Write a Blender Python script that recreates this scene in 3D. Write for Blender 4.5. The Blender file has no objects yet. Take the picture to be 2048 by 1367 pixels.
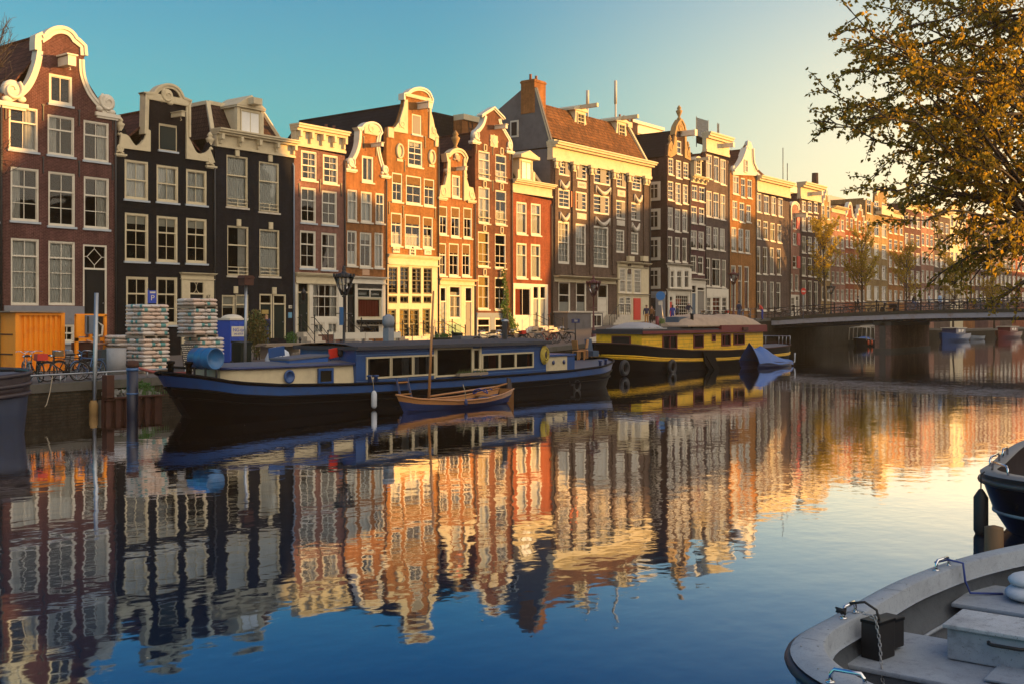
import bpy, bmesh, math, random
from mathutils import Vector, Matrix, Euler, Quaternion
from mathutils.geometry import tessellate_polygon
R = math.radians
S = bpy.context.scene
COL = S.collection
random.seed(7)
# ------------------------------------------------------------------ camera: pinhole measured from the photograph
F = 2200.0; YH = 636.0; H = 3.4; D = 55.2
AL = math.atan2(2700 - 1024, F); SA, CA = math.sin(AL), math.cos(AL)
def P(px, py, Y=0.0):                       # pixel -> point on the vertical plane Y
    u = (px - 1024) / F; v = (YH - py) / F; t = (Y + D) / (SA - u * CA)
    return Vector((t * (CA + u * SA), Y, H + t * v))
def PZ(px, py, z):                          # pixel -> point at height z
    u = (px - 1024) / F; v = (YH - py) / F; t = (z - H) / v
    return Vector((t * (CA + u * SA), -D + t * (SA - u * CA), z))
def PT(px, py, t):                          # pixel -> point at depth t
    u = (px - 1024) / F; v = (YH - py) / F
    return Vector((t * (CA + u * SA), -D + t * (SA - u * CA), H + t * v))
def PXp(px, py, X):                         # pixel -> point on plane X
    u = (px - 1024) / F
    return PT(px, py, X / (CA + u * SA))
def FX(px): return P(px, YH).x
def FZ(px, py): return P(px, py).z
def lerp(a, b, t): return a + (b - a) * t
def smooth01(t):
    t = min(1, max(0, t)); return t * t * (3 - 2 * t)
def prof(x, pts):
    if x <= pts[0][0]: return pts[0][1]
    for (a, b), (c, d) in zip(pts, pts[1:]):
        if x <= c: return lerp(b, d, (x - a) / (c - a))
    return pts[-1][1]
SZP = [(-60, 1.15), (36, 1.15), (52, 1.4), (66, 1.7), (75, 2.15), (85, 2.7), (94, 3.05), (110, 3.35), (127, 3.35), (150, 2.3), (185, 1.5), (400, 1.5)]
def SZ(x): return prof(x, SZP)               # street level
QP = [(-60, -28.0), (22, -19.7), (50, -15.6), (90, -9.0), (112, -5.4), (400, -5.4)]
def QY(x): return prof(x, QP)                # quay edge line
# ------------------------------------------------------------------ mesh builder
class MB:
    def __init__(s): s.v = []; s.f = []; s.m = []; s.s = []
    def add(s, vs, fs, m=0, sm=False):
        o = len(s.v); s.v += [tuple(v) for v in vs]
        for f in fs: s.f.append(tuple(i + o for i in f)); s.m.append(m); s.s.append(sm)
        return s
    def bx(s, x0, x1, y0, y1, z0, z1, m=0, M=None):
        vs = [Vector((x, y, z)) for z in (z0, z1) for y in (y0, y1) for x in (x0, x1)]
        if M is not None: vs = [M @ v for v in vs]
        return s.add(vs, [(0, 2, 3, 1), (4, 5, 7, 6), (0, 1, 5, 4), (2, 6, 7, 3), (0, 4, 6, 2), (1, 3, 7, 5)], m)
    def box(s, c, sz, m=0, rot=(0, 0, 0)):
        M = Matrix.Translation(Vector(c)) @ Euler(rot).to_matrix().to_4x4()
        a, b, d = sz[0] / 2, sz[1] / 2, sz[2] / 2
        return s.bx(-a, a, -b, b, -d, d, m, M)
    def bbox(s, c, sz, m=0, rot=(0, 0, 0), b=.01):      # box with chamfered edges
        M = Matrix.Translation(Vector(c)) @ Euler(rot).to_matrix().to_4x4()
        bm = bmesh.new(); bmesh.ops.create_cube(bm, size=1)
        for v in bm.verts: v.co = Vector((v.co.x * sz[0], v.co.y * sz[1], v.co.z * sz[2]))
        bmesh.ops.bevel(bm, geom=list(bm.edges), offset=b, segments=2, profile=.6, affect='EDGES')
        bm.verts.index_update()
        s.add([M @ v.co for v in bm.verts], [[v.index for v in f.verts] for f in bm.faces], m, False); bm.free(); return s
    def bar(s, a, b, w, h=None, m=0):                   # square bar between two points
        a, b = Vector(a), Vector(b); h = h or w; d = b - a; L = d.length
        if L < 1e-6: return s
        q = d.to_track_quat('X', 'Z'); M = Matrix.Translation(a) @ q.to_matrix().to_4x4()
        return s.bx(0, L, -w / 2, w / 2, -h / 2, h / 2, m, M)
    def tube(s, pts, r, n=6, m=0, cap=True, sm=True, closed=False):
        pts = [Vector(p) for p in pts]; k = len(pts)
        rs = r if isinstance(r, (list, tuple)) else [r] * k
        vs = []; up = None
        for i, p in enumerate(pts):
            if closed: d = pts[(i + 1) % k] - pts[i - 1]
            else: d = pts[min(i + 1, k - 1)] - pts[max(i - 1, 0)]
            if d.length < 1e-9: d = Vector((0, 0, 1))
            d.normalize()
            if up is None:
                up = Vector((0, 0, 1)) if abs(d.z) < .9 else Vector((1, 0, 0))
            x = up - d * up.dot(d)
            if x.length < 1e-4: x = d.orthogonal()
            x.normalize(); up = x; y = d.cross(x)
            for j in range(n):
                a = 2 * math.pi * j / n
                vs.append(p + (x * math.cos(a) + y * math.sin(a)) * rs[i])
        fs = []
        for i in range(k if closed else k - 1):
            b = (i + 1) % k
            for j in range(n):
                j2 = (j + 1) % n
                fs.append((i * n + j, i * n + j2, b * n + j2, b * n + j))
        if cap and not closed: fs += [tuple(range(n - 1, -1, -1)), tuple((k - 1) * n + j for j in range(n))]
        return s.add(vs, fs, m, sm)
    def lathe(s, pr, n=16, m=0, M=None, sm=True):       # pr: (r,z) list
        vs = []
        for (r, z) in pr:
            for j in range(n):
                a = 2 * math.pi * j / n; vs.append(Vector((r * math.cos(a), r * math.sin(a), z)))
        if M is not None: vs = [M @ v for v in vs]
        fs = []
        for i in range(len(pr) - 1):
            for j in range(n):
                j2 = (j + 1) % n
                fs.append((i * n + j, i * n + j2, (i + 1) * n + j2, (i + 1) * n + j))
        fs += [tuple(range(n - 1, -1, -1)), tuple((len(pr) - 1) * n + j for j in range(n))]
        return s.add(vs, fs, m, sm)
    def ball(s, c, r, n=10, m=0):
        r = r if isinstance(r, (tuple, list)) else (r, r, r)
        pr = [(max(1e-3, math.sin(math.pi * i / n)), -math.cos(math.pi * i / n)) for i in range(n + 1)]
        return s.lathe(pr, n + 4, m, Matrix.Translation(Vector(c)) @ Matrix.Diagonal((r[0], r[1], r[2], 1)))
    def prism(s, poly, y0, y1, m=0, M=None, sm=False):  # polygon in XZ, extruded along Y
        n = len(poly)
        tri = tessellate_polygon([[Vector((a, b, 0)) for a, b in poly]])
        vs = [Vector((a, y0, b)) for a, b in poly] + [Vector((a, y1, b)) for a, b in poly]
        if M is not None: vs = [M @ v for v in vs]
        ar = sum(poly[i][0] * poly[(i + 1) % n][1] - poly[(i + 1) % n][0] * poly[i][1] for i in range(n))
        fs = []
        for t in tri:
            a = sum(poly[t[i]][0] * poly[t[(i + 1) % 3]][1] - poly[t[(i + 1) % 3]][0] * poly[t[i]][1] for i in range(3))
            t = tuple(t) if a > 0 else tuple(reversed(t))
            fs.append(t); fs.append(tuple(i + n for i in reversed(t)))
        s.add(vs, fs, m)
        sd = []
        for i in range(n):
            j = (i + 1) % n
            q = (i, i + n, j + n, j)
            sd.append(q if ar > 0 else tuple(reversed(q)))
        o = len(s.v) - 2 * n
        for q in sd: s.f.append(tuple(i + o for i in q)); s.m.append(m); s.s.append(sm)
        return s
    def grid(s, rows, m=0, sm=True, closed=False):      # rows of points -> quads
        n = len(rows[0]); vs = [p for r in rows for p in r]; fs = []
        for i in range(len(rows) - 1):
            for j in range(n if closed else n - 1):
                k = (j + 1) % n
                fs.append((i * n + j, i * n + k, (i + 1) * n + k, (i + 1) * n + j))
        return s.add(vs, fs, m, sm)
    def wall(s, outline, holes, y0, th, m=0, rev=.14, mr=None):   # flat wall with true openings
        polys = []
        for t in tessellate_polygon([[Vector((a, b, 0)) for a, b in outline]]):
            q = [tuple(outline[i]) for i in t]
            if (q[1][0] - q[0][0]) * (q[2][1] - q[0][1]) - (q[2][0] - q[0][0]) * (q[1][1] - q[0][1]) < 0: q.reverse()
            polys.append(q)
        def clip(q, ax, v, sg):
            o = []
            for i in range(len(q)):
                A, B = q[i - 1], q[i]; da, db = (A[ax] - v) * sg, (B[ax] - v) * sg
                if (da > 0) != (db > 0):
                    k = da / (da - db); o.append((A[0] + (B[0] - A[0]) * k, A[1] + (B[1] - A[1]) * k))
                if db > 0: o.append(B)
            return o
        for h in holes:
            x0, x1 = min(p[0] for p in h), max(p[0] for p in h); z0, z1 = min(p[1] for p in h), max(p[1] for p in h); nx = []
            for q in polys:
                if max(p[0] for p in q) <= x0 or min(p[0] for p in q) >= x1 or max(p[1] for p in q) <= z0 or min(p[1] for p in q) >= z1: nx.append(q); continue
                mid = clip(clip(q, 0, x0, 1), 0, x1, -1)
                nx += [w for w in (clip(q, 0, x0, -1), clip(q, 0, x1, 1), clip(mid, 1, z0, -1), clip(mid, 1, z1, 1)) if len(w) > 2]
            polys = nx
        flat, fs = [], []
        for q in polys: fs.append(tuple(range(len(flat), len(flat) + len(q)))); flat += q
        s.add([(a, y0, b) for a, b in flat], fs, m)
        for h in holes:
            n = len(h)
            s.add([(a, y0, b) for a, b in h] + [(a, y0 + rev, b) for a, b in h],
                  [(i, i + n, (i + 1) % n + n, (i + 1) % n) for i in range(n)], m if mr is None else mr)
        n = len(outline)
        s.add([(a, y0, b) for a, b in outline] + [(a, y0 + th, b) for a, b in outline],
              [(i, (i + 1) % n, (i + 1) % n + n, i + n) for i in range(n)], m)
        # back skin only as a ring-less sheet for shade tightness
        s.add([(a, y0 + th, b) for a, b in flat], [tuple(reversed(f)) for f in fs], m)
        return s
    def mesh(s, name, mats):
        me = bpy.data.meshes.new(name)
        me.from_pydata(s.v, [], s.f)
        mats = mats if isinstance(mats, (list, tuple)) else [mats]
        for x in mats: me.materials.append(x)
        if len(s.f) == len(me.polygons):
            me.polygons.foreach_set('material_index', s.m)
            me.polygons.foreach_set('use_smooth', s.s)
        me.update(); return me
    def build(s, name, mats, parent=None, loc=None, rz=0):
        return link(name, s.mesh(name, mats), parent, loc, rz)
def link(name, me, parent=None, loc=None, rz=0):
    o = bpy.data.objects.new(name, me); COL.objects.link(o)
    if parent is not None: o.parent = parent
    if loc is not None: o.location = loc
    if rz: o.rotation_euler = (0, 0, rz)
    return o
def tag(o, label=None, cat=None, group=None, kind=None):
    if label: o['label'] = label
    if cat: o['category'] = cat
    if group: o['group'] = group
    if kind: o['kind'] = kind
    return o
def thing(name, label, cat, loc=(0, 0, 0), rz=0, group=None):
    o = bpy.data.objects.new(name, None); COL.objects.link(o); o.empty_display_size = .2
    o.location = loc; o.rotation_euler = (0, 0, rz)
    return tag(o, label, cat, group)
KIDS = {}
def kids(o):
    return [c for c in bpy.data.objects if c.parent is o]
def copy_tree(o, parent=None, loc=None, rz=None):
    c = o.copy(); COL.objects.link(c)
    if parent is not None: c.parent = parent
    if loc is not None: c.location = loc
    if rz is not None: c.rotation_euler = (0, 0, rz)
    for k in kids(o): copy_tree(k, c)
    return c
# ------------------------------------------------------------------ materials
MATS = {}
def nmat(name):
    m = bpy.data.materials.new(name); m.use_nodes = True
    nt = m.node_tree; b = nt.nodes['Principled BSDF']
    return m, nt, b
def N(nt, t, **kw):
    n = nt.nodes.new(t)
    for k, v in kw.items():
        if k.startswith('i_'): n.inputs[k[2:].replace('_', ' ')].default_value = v
        else: setattr(n, k, v)
    return n
def c4(c): return (c[0], c[1], c[2], 1)
def paint(name, col, rough=.5, var=.12, scale=6, metal=0, dirt=None, dscale=1.2, spec=.5, bump=0, stretch=None):
    if name in MATS: return MATS[name]
    m, nt, b = nmat(name); L = nt.links.new
    tc = N(nt, 'ShaderNodeTexCoord')
    src = tc.outputs['Object']
    if stretch:
        mp = N(nt, 'ShaderNodeMapping'); mp.inputs['Scale'].default_value = stretch; L(src, mp.inputs['Vector']); src = mp.outputs[0]
    nz = N(nt, 'ShaderNodeTexNoise', i_Scale=scale, i_Detail=5.0, i_Roughness=.65); L(src, nz.inputs['Vector'])
    mx = N(nt, 'ShaderNodeMix', data_type='RGBA')
    mx.inputs[6].default_value = c4([max(0, x * (1 - var * 1.6)) for x in col]); mx.inputs[7].default_value = c4([min(1, x * (1 + var)) for x in col])
    L(nz.outputs['Fac'], mx.inputs[0]); out = mx.outputs[2]
    if dirt:
        n2 = N(nt, 'ShaderNodeTexNoise', i_Scale=dscale, i_Detail=7.0, i_Roughness=.7); L(src, n2.inputs['Vector'])
        rp = N(nt, 'ShaderNodeMapRange'); rp.inputs[1].default_value = .5; rp.inputs[2].default_value = .72; rp.inputs[4].default_value = .8
        L(n2.outputs['Fac'], rp.inputs[0])
        m2 = N(nt, 'ShaderNodeMix', data_type='RGBA'); L(rp.outputs[0], m2.inputs[0]); L(out, m2.inputs[6]); m2.inputs[7].default_value = c4(dirt)
        out = m2.outputs[2]
    L(out, b.inputs['Base Color'])
    rr = N(nt, 'ShaderNodeMapRange'); rr.inputs[3].default_value = max(.03, rough - .1); rr.inputs[4].default_value = min(1, rough + .12)
    L(nz.outputs['Fac'], rr.inputs[0]); L(rr.outputs[0], b.inputs['Roughness'])
    b.inputs['Metallic'].default_value = metal; b.inputs['Specular IOR Level'].default_value = spec
    if bump:
        bp = N(nt, 'ShaderNodeBump', i_Strength=bump, i_Distance=.02); L(nz.outputs['Fac'], bp.inputs['Height']); L(bp.outputs[0], b.inputs['Normal'])
    MATS[name] = m; return m
def brick(name, c1, c2, mortar, rough=.85, bw=.23, rh=.075, ms=.012):
    if name in MATS: return MATS[name]
    m, nt, b = nmat(name); L = nt.links.new
    tc = N(nt, 'ShaderNodeTexCoord'); sx = N(nt, 'ShaderNodeSeparateXYZ'); L(tc.outputs['Object'], sx.inputs[0])
    ad = N(nt, 'ShaderNodeMath', operation='ADD'); L(sx.outputs[0], ad.inputs[0]); L(sx.outputs[1], ad.inputs[1])
    cb = N(nt, 'ShaderNodeCombineXYZ'); L(ad.outputs[0], cb.inputs[0]); L(sx.outputs[2], cb.inputs[1])
    bt = N(nt, 'ShaderNodeTexBrick'); bt.offset = .5
    bt.inputs['Scale'].default_value = 1; bt.inputs['Brick Width'].default_value = bw; bt.inputs['Row Height'].default_value = rh
    bt.inputs['Mortar Size'].default_value = ms; bt.inputs['Mortar Smooth'].default_value = .3; bt.inputs['Bias'].default_value = -.1
    bt.inputs['Color1'].default_value = c4(c1); bt.inputs['Color2'].default_value = c4(c2); bt.inputs['Mortar'].default_value = c4(mortar)
    L(cb.outputs[0], bt.inputs['Vector'])
    nz = N(nt, 'ShaderNodeTexNoise', i_Scale=.7, i_Detail=8.0, i_Roughness=.7); L(tc.outputs['Object'], nz.inputs['Vector'])
    rp = N(nt, 'ShaderNodeMapRange'); rp.inputs[1].default_value = .3; rp.inputs[2].default_value = .7; rp.inputs[3].default_value = .68; rp.inputs[4].default_value = 1.25
    L(nz.outputs['Fac'], rp.inputs[0])
    mx = N(nt, 'ShaderNodeMix', data_type='RGBA', blend_type='MULTIPLY'); mx.inputs[0].default_value = 1
    L(bt.outputs['Color'], mx.inputs[6]); cc = N(nt, 'ShaderNodeCombineColor')
    for i in range(3): L(rp.outputs[0], cc.inputs[i])
    L(cc.outputs[0], mx.inputs[7]); L(mx.outputs[2], b.inputs['Base Color'])
    bp = N(nt, 'ShaderNodeBump', i_Strength=.5, i_Distance=.01); L(bt.outputs['Fac'], bp.inputs['Height']); bp.invert = True
    L(bp.outputs[0], b.inputs['Normal']); b.inputs['Roughness'].default_value = rough
    b.inputs['Specular IOR Level'].default_value = .08
    st = N(nt, 'ShaderNodeMapping'); st.inputs['Scale'].default_value = (2.2, 2.2, .22); L(tc.outputs['Object'], st.inputs[0]); n2 = N(nt, 'ShaderNodeTexNoise', i_Scale=1.0, i_Detail=6.0, i_Roughness=.65); L(st.outputs[0], n2.inputs['Vector'])
    r2 = N(nt, 'ShaderNodeMapRange'); r2.inputs[1].default_value = .35; r2.inputs[2].default_value = .7; r2.inputs[3].default_value = .7; r2.inputs[4].default_value = 1.15; L(n2.outputs['Fac'], r2.inputs[0])
    n3 = N(nt, 'ShaderNodeTexNoise', i_Scale=7.0, i_Detail=3.0); L(tc.outputs['Object'], n3.inputs['Vector']); r3 = N(nt, 'ShaderNodeMapRange'); r3.inputs[1].default_value = .3; r3.inputs[2].default_value = .7; r3.inputs[3].default_value = .78; r3.inputs[4].default_value = 1.22; L(n3.outputs['Fac'], r3.inputs[0])
    mm = N(nt, 'ShaderNodeMath', operation='MULTIPLY'); L(r2.outputs[0], mm.inputs[0]); L(r3.outputs[0], mm.inputs[1]); m3 = N(nt, 'ShaderNodeMath', operation='MULTIPLY'); L(mm.outputs[0], m3.inputs[0]); L(rp.outputs[0], m3.inputs[1])
    for i in range(3): L(m3.outputs[0], cc.inputs[i])
    MATS[name] = m; return m
def tiles(name, c1, c2, w=.25, h=.3):
    if name in MATS: return MATS[name]
    m = brick(name, c1, c2, [x * .35 for x in c1], .8, w, h, .035); return m
def glass(name, tint=(.55, .6, .6), ior=1.5, rough=.015):
    if name in MATS: return MATS[name]
    m, nt, b = nmat(name); L = nt.links.new
    nt.nodes.remove(b); out = nt.nodes['Material Output']
    tr = N(nt, 'ShaderNodeBsdfTransparent'); tr.inputs[0].default_value = c4(tint)
    gl = N(nt, 'ShaderNodeBsdfGlossy'); gl.inputs['Roughness'].default_value = rough; gl.inputs[0].default_value = (1, 1, 1, 1)
    tc = N(nt, 'ShaderNodeTexCoord'); nz = N(nt, 'ShaderNodeTexNoise', i_Scale=1.1, i_Detail=1.0); L(tc.outputs['Object'], nz.inputs['Vector'])
    bp = N(nt, 'ShaderNodeBump', i_Strength=.12, i_Distance=.05); L(nz.outputs['Fac'], bp.inputs['Height']); L(bp.outputs[0], gl.inputs['Normal'])
    fr = N(nt, 'ShaderNodeFresnel'); fr.inputs[0].default_value = ior
    mx = N(nt, 'ShaderNodeMixShader'); L(fr.outputs[0], mx.inputs[0]); L(tr.outputs[0], mx.inputs[1]); L(gl.outputs[0], mx.inputs[2])
    L(mx.outputs[0], out.inputs[0]); MATS[name] = m; return m
def grime(name, col, dark, rough=.5, k=1.0):
    m, nt, b = nmat(name); L = nt.links.new; tc = N(nt, 'ShaderNodeTexCoord'); out = None
    def lay(a, scale, lo, hi, amt, det=6.0, c=dark):
        n = N(nt, 'ShaderNodeTexNoise', i_Scale=scale, i_Detail=det, i_Roughness=.7); L(tc.outputs['Object'], n.inputs['Vector'])
        r = N(nt, 'ShaderNodeMapRange'); r.inputs[1].default_value = lo; r.inputs[2].default_value = hi; r.inputs[4].default_value = amt * k; L(n.outputs['Fac'], r.inputs[0])
        x = N(nt, 'ShaderNodeMix', data_type='RGBA'); L(r.outputs[0], x.inputs[0]); x.inputs[7].default_value = c4(c)
        if a is None: x.inputs[6].default_value = c4(col)
        else: L(a, x.inputs[6])
        return x.outputs[2], n
    o, n1 = lay(None, 1.6, .45, .75, .4); o, n2 = lay(o, 9, .54, .72, .45); o, n3 = lay(o, 70, .62, .7, .7, 2.0)
    L(o, b.inputs['Base Color']); b.inputs['Specular IOR Level'].default_value = .35
    rr = N(nt, 'ShaderNodeMapRange'); rr.inputs[3].default_value = rough - .12; rr.inputs[4].default_value = rough + .25; L(n2.outputs['Fac'], rr.inputs[0]); L(rr.outputs[0], b.inputs['Roughness'])
    bp = N(nt, 'ShaderNodeBump', i_Strength=.25, i_Distance=.01); L(n3.outputs['Fac'], bp.inputs['Height']); L(bp.outputs[0], b.inputs['Normal'])
    MATS[name] = m; return m
def leafmat(name, c1, c2, trans=.35):
    if name in MATS: return MATS[name]
    m, nt, b = nmat(name); L = nt.links.new
    ge = N(nt, 'ShaderNodeNewGeometry'); mx = N(nt, 'ShaderNodeMix', data_type='RGBA')
    mx.inputs[6].default_value = c4(c1); mx.inputs[7].default_value = c4(c2); L(ge.outputs['Random Per Island'], mx.inputs[0])
    L(mx.outputs[2], b.inputs['Base Color']); b.inputs['Roughness'].default_value = .6
    tl = N(nt, 'ShaderNodeBsdfTranslucent'); L(mx.outputs[2], tl.inputs[0])
    ms = N(nt, 'ShaderNodeMixShader'); ms.inputs[0].default_value = trans
    L(b.outputs[0], ms.inputs[1]); L(tl.outputs[0], ms.inputs[2]); L(ms.outputs[0], nt.nodes['Material Output'].inputs[0])
    MATS[name] = m; return m
def txt(parent, s, size, loc, rot, m, name='lettering', squash=1):
    cu = bpy.data.curves.new(name, 'FONT'); cu.body = s; cu.size = size; cu.align_x = 'CENTER'; cu.align_y = 'CENTER'; cu.extrude = .004
    to = bpy.data.objects.new('tmp', cu); COL.objects.link(to)
    me = bpy.data.meshes.new_from_object(to.evaluated_get(bpy.context.evaluated_depsgraph_get()))
    bpy.data.objects.remove(to); bpy.data.curves.remove(cu)
    me.materials.clear(); me.materials.append(m); me.name = name
    if squash != 1:
        for v in me.vertices: v.co.x *= squash
    o = link(name, me, parent, loc); o.rotation_euler = rot
    return o
white = paint('white_paint', (.64, .58, .47), .6, .08, 3, dirt=(.5, .44, .34), dscale=1.5, spec=.12)
cream = paint('cream_paint', (.58, .49, .32), .65, .12, 3, dirt=(.42, .35, .24), dscale=1.2, spec=.12)
stonew = paint('pale_stone', (.55, .48, .38), .8, .18, 5, dirt=(.33, .29, .23), dscale=2)
sillm = paint('sill_stone', (.38, .42, .46), .65, .15, 5)
darkgreen = paint('dark_green_paint', (.005, .014, .012), .4, .2, 3, spec=.2)
blackp = paint('black_paint', (.006, .006, .007), .45, .2, 4, spec=.2)
greyplinth = paint('plinth_grey', (.2, .2, .22), .8, .15, 2, dirt=(.12, .12, .13))
iron = paint('wrought_iron', (.02, .02, .022), .5, .3, 8)
steel = paint('galvanised_steel', (.36, .37, .38), .42, .15, 6, metal=.8)
timber = paint('grey_timber', (.28, .22, .16), .8, .25, 4, stretch=(1, 6, 6))
glassm = glass('window_glass', (.8, .82, .8))
netc = paint('net_curtain', (.75, .73, .68), .9, .1, 3)
drape = paint('drape_curtain', (.62, .58, .52), .9, .2, 4)
sunglowc = paint('yellow_curtain', (.62, .42, .14), .9, .1, 3)  # gold colour stands in for the sun's glow in the panes
redc = paint('red_curtain', (.36, .05, .02), .85, .35, 5, stretch=(6, 6, .6))
blindm = paint('roller_blind', (.6, .56, .46), .8, .06, 3)
unlitroom = paint('dark_room', (.012, .011, .01), .95, .3, 2)  # near-black paint stands in for the shade inside unlit rooms
# ------------------------------------------------------------------ camera, sky, sun
cam = bpy.data.cameras.new('camera'); camo = bpy.data.objects.new('camera', cam); COL.objects.link(camo)
cam.sensor_width = 36; cam.lens = F / 2048 * 36; cam.shift_y = -(683.5 - YH) / 2048; cam.clip_end = 3000; cam.clip_start = .1
camo.location = (0, -D, H); camo.rotation_euler = (R(90), 0, AL - R(90)); S.camera = camo
SUN_EL = R(5.0); sh = Vector((.643, -.766, 0)).normalized()
SUND = Vector((sh.x * math.cos(SUN_EL), sh.y * math.cos(SUN_EL), math.sin(SUN_EL)))
sl = bpy.data.lights.new('sun', 'SUN'); sl.energy = 5.0; sl.angle = R(.5); sl.color = (1, .5, .12)
so = bpy.data.objects.new('sun', sl); COL.objects.link(so); so.rotation_euler = SUND.to_track_quat('Z', 'Y').to_euler(); so.location = (60, -80, 60)
W = bpy.data.worlds.new('World'); S.world = W; W.use_nodes = True
def world():
    nt = W.node_tree; L = nt.links.new; bg = nt.nodes['Background']
    sky = N(nt, 'ShaderNodeTexSky'); sky.sky_type = 'NISHITA'; sky.sun_disc = False
    sky.sun_elevation = SUN_EL; sky.sun_rotation = math.atan2(sh.x, sh.y); sky.altitude = 0; sky.air_density = 1.1; sky.dust_density = 2.0; sky.ozone_density = 2.5
    mx = N(nt, 'ShaderNodeMix', data_type='RGBA', blend_type='MULTIPLY'); mx.inputs[0].default_value = 1
    L(sky.outputs[0], mx.inputs[6]); mx.inputs[7].default_value = (.42, 1.1, 1.04, 1)
    # evening haze in the air towards the low sun: cream near the horizon on the sun's side of the sky
    tc = N(nt, 'ShaderNodeTexCoord'); dt = N(nt, 'ShaderNodeVectorMath', operation='DOT_PRODUCT'); L(tc.outputs['Generated'], dt.inputs[0]); dt.inputs[1].default_value = (sh.x, sh.y, 0)
    sx = N(nt, 'ShaderNodeSeparateXYZ'); L(tc.outputs['Generated'], sx.inputs[0])
    g = N(nt, 'ShaderNodeMapRange', interpolation_type='SMOOTHSTEP'); g.inputs[1].default_value = -.05; g.inputs[2].default_value = .58; L(dt.outputs['Value'], g.inputs[0])
    e = N(nt, 'ShaderNodeMapRange', interpolation_type='SMOOTHSTEP'); e.inputs[1].default_value = .0; e.inputs[2].default_value = .5; e.inputs[3].default_value = 1; e.inputs[4].default_value = .12; L(sx.outputs[2], e.inputs[0])
    k = N(nt, 'ShaderNodeMath', operation='MULTIPLY'); L(g.outputs[0], k.inputs[0]); L(e.outputs[0], k.inputs[1])
    m2 = N(nt, 'ShaderNodeMix', data_type='RGBA'); L(k.outputs[0], m2.inputs[0]); L(mx.outputs[2], m2.inputs[6]); m2.inputs[7].default_value = HAZEC
    hi = N(nt, 'ShaderNodeMapRange', interpolation_type='SMOOTHSTEP'); hi.inputs[1].default_value = .16; hi.inputs[2].default_value = .5; L(sx.outputs[2], hi.inputs[0])
    m3 = N(nt, 'ShaderNodeMix', data_type='RGBA', blend_type='MULTIPLY'); L(hi.outputs[0], m3.inputs[0]); L(m2.outputs[2], m3.inputs[6]); m3.inputs[7].default_value = (.4, .6, 1.0, 1)
    # brighter, whiter sky over the near bank (behind the camera, the sunset side)
    bh = N(nt, 'ShaderNodeMapRange', interpolation_type='SMOOTHSTEP'); bh.inputs[1].default_value = .15; bh.inputs[2].default_value = -.6; bh.inputs[3].default_value = 0; bh.inputs[4].default_value = .85; L(sx.outputs[1], bh.inputs[0])
    m4 = N(nt, 'ShaderNodeMix', data_type='RGBA'); L(bh.outputs[0], m4.inputs[0]); L(m3.outputs[2], m4.inputs[6]); m4.inputs[7].default_value = BACKC
    L(m4.outputs[2], bg.inputs[0]); bg.inputs[1].default_value = SKYS
BACKC = (5.4, 4.7, 3.9, 1); HAZE_D = .0004; SKYS = .15; HAZEC = (5.0, 3.7, 2.2, 1)
world()
S.view_settings.view_transform = 'Standard'; S.view_settings.look = 'None'; S.view_settings.gamma = 1
S.view_settings.exposure = 1.25
cy = S.cycles; S.render.engine = 'CYCLES'
cy.max_bounces = 7; cy.diffuse_bounces = 2; cy.glossy_bounces = 4; cy.transparent_max_bounces = 14; cy.transmission_bounces = 4
cy.caustics_reflective = False; cy.caustics_refractive = False; cy.use_denoising = True; cy.sample_clamp_indirect = 6
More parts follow.
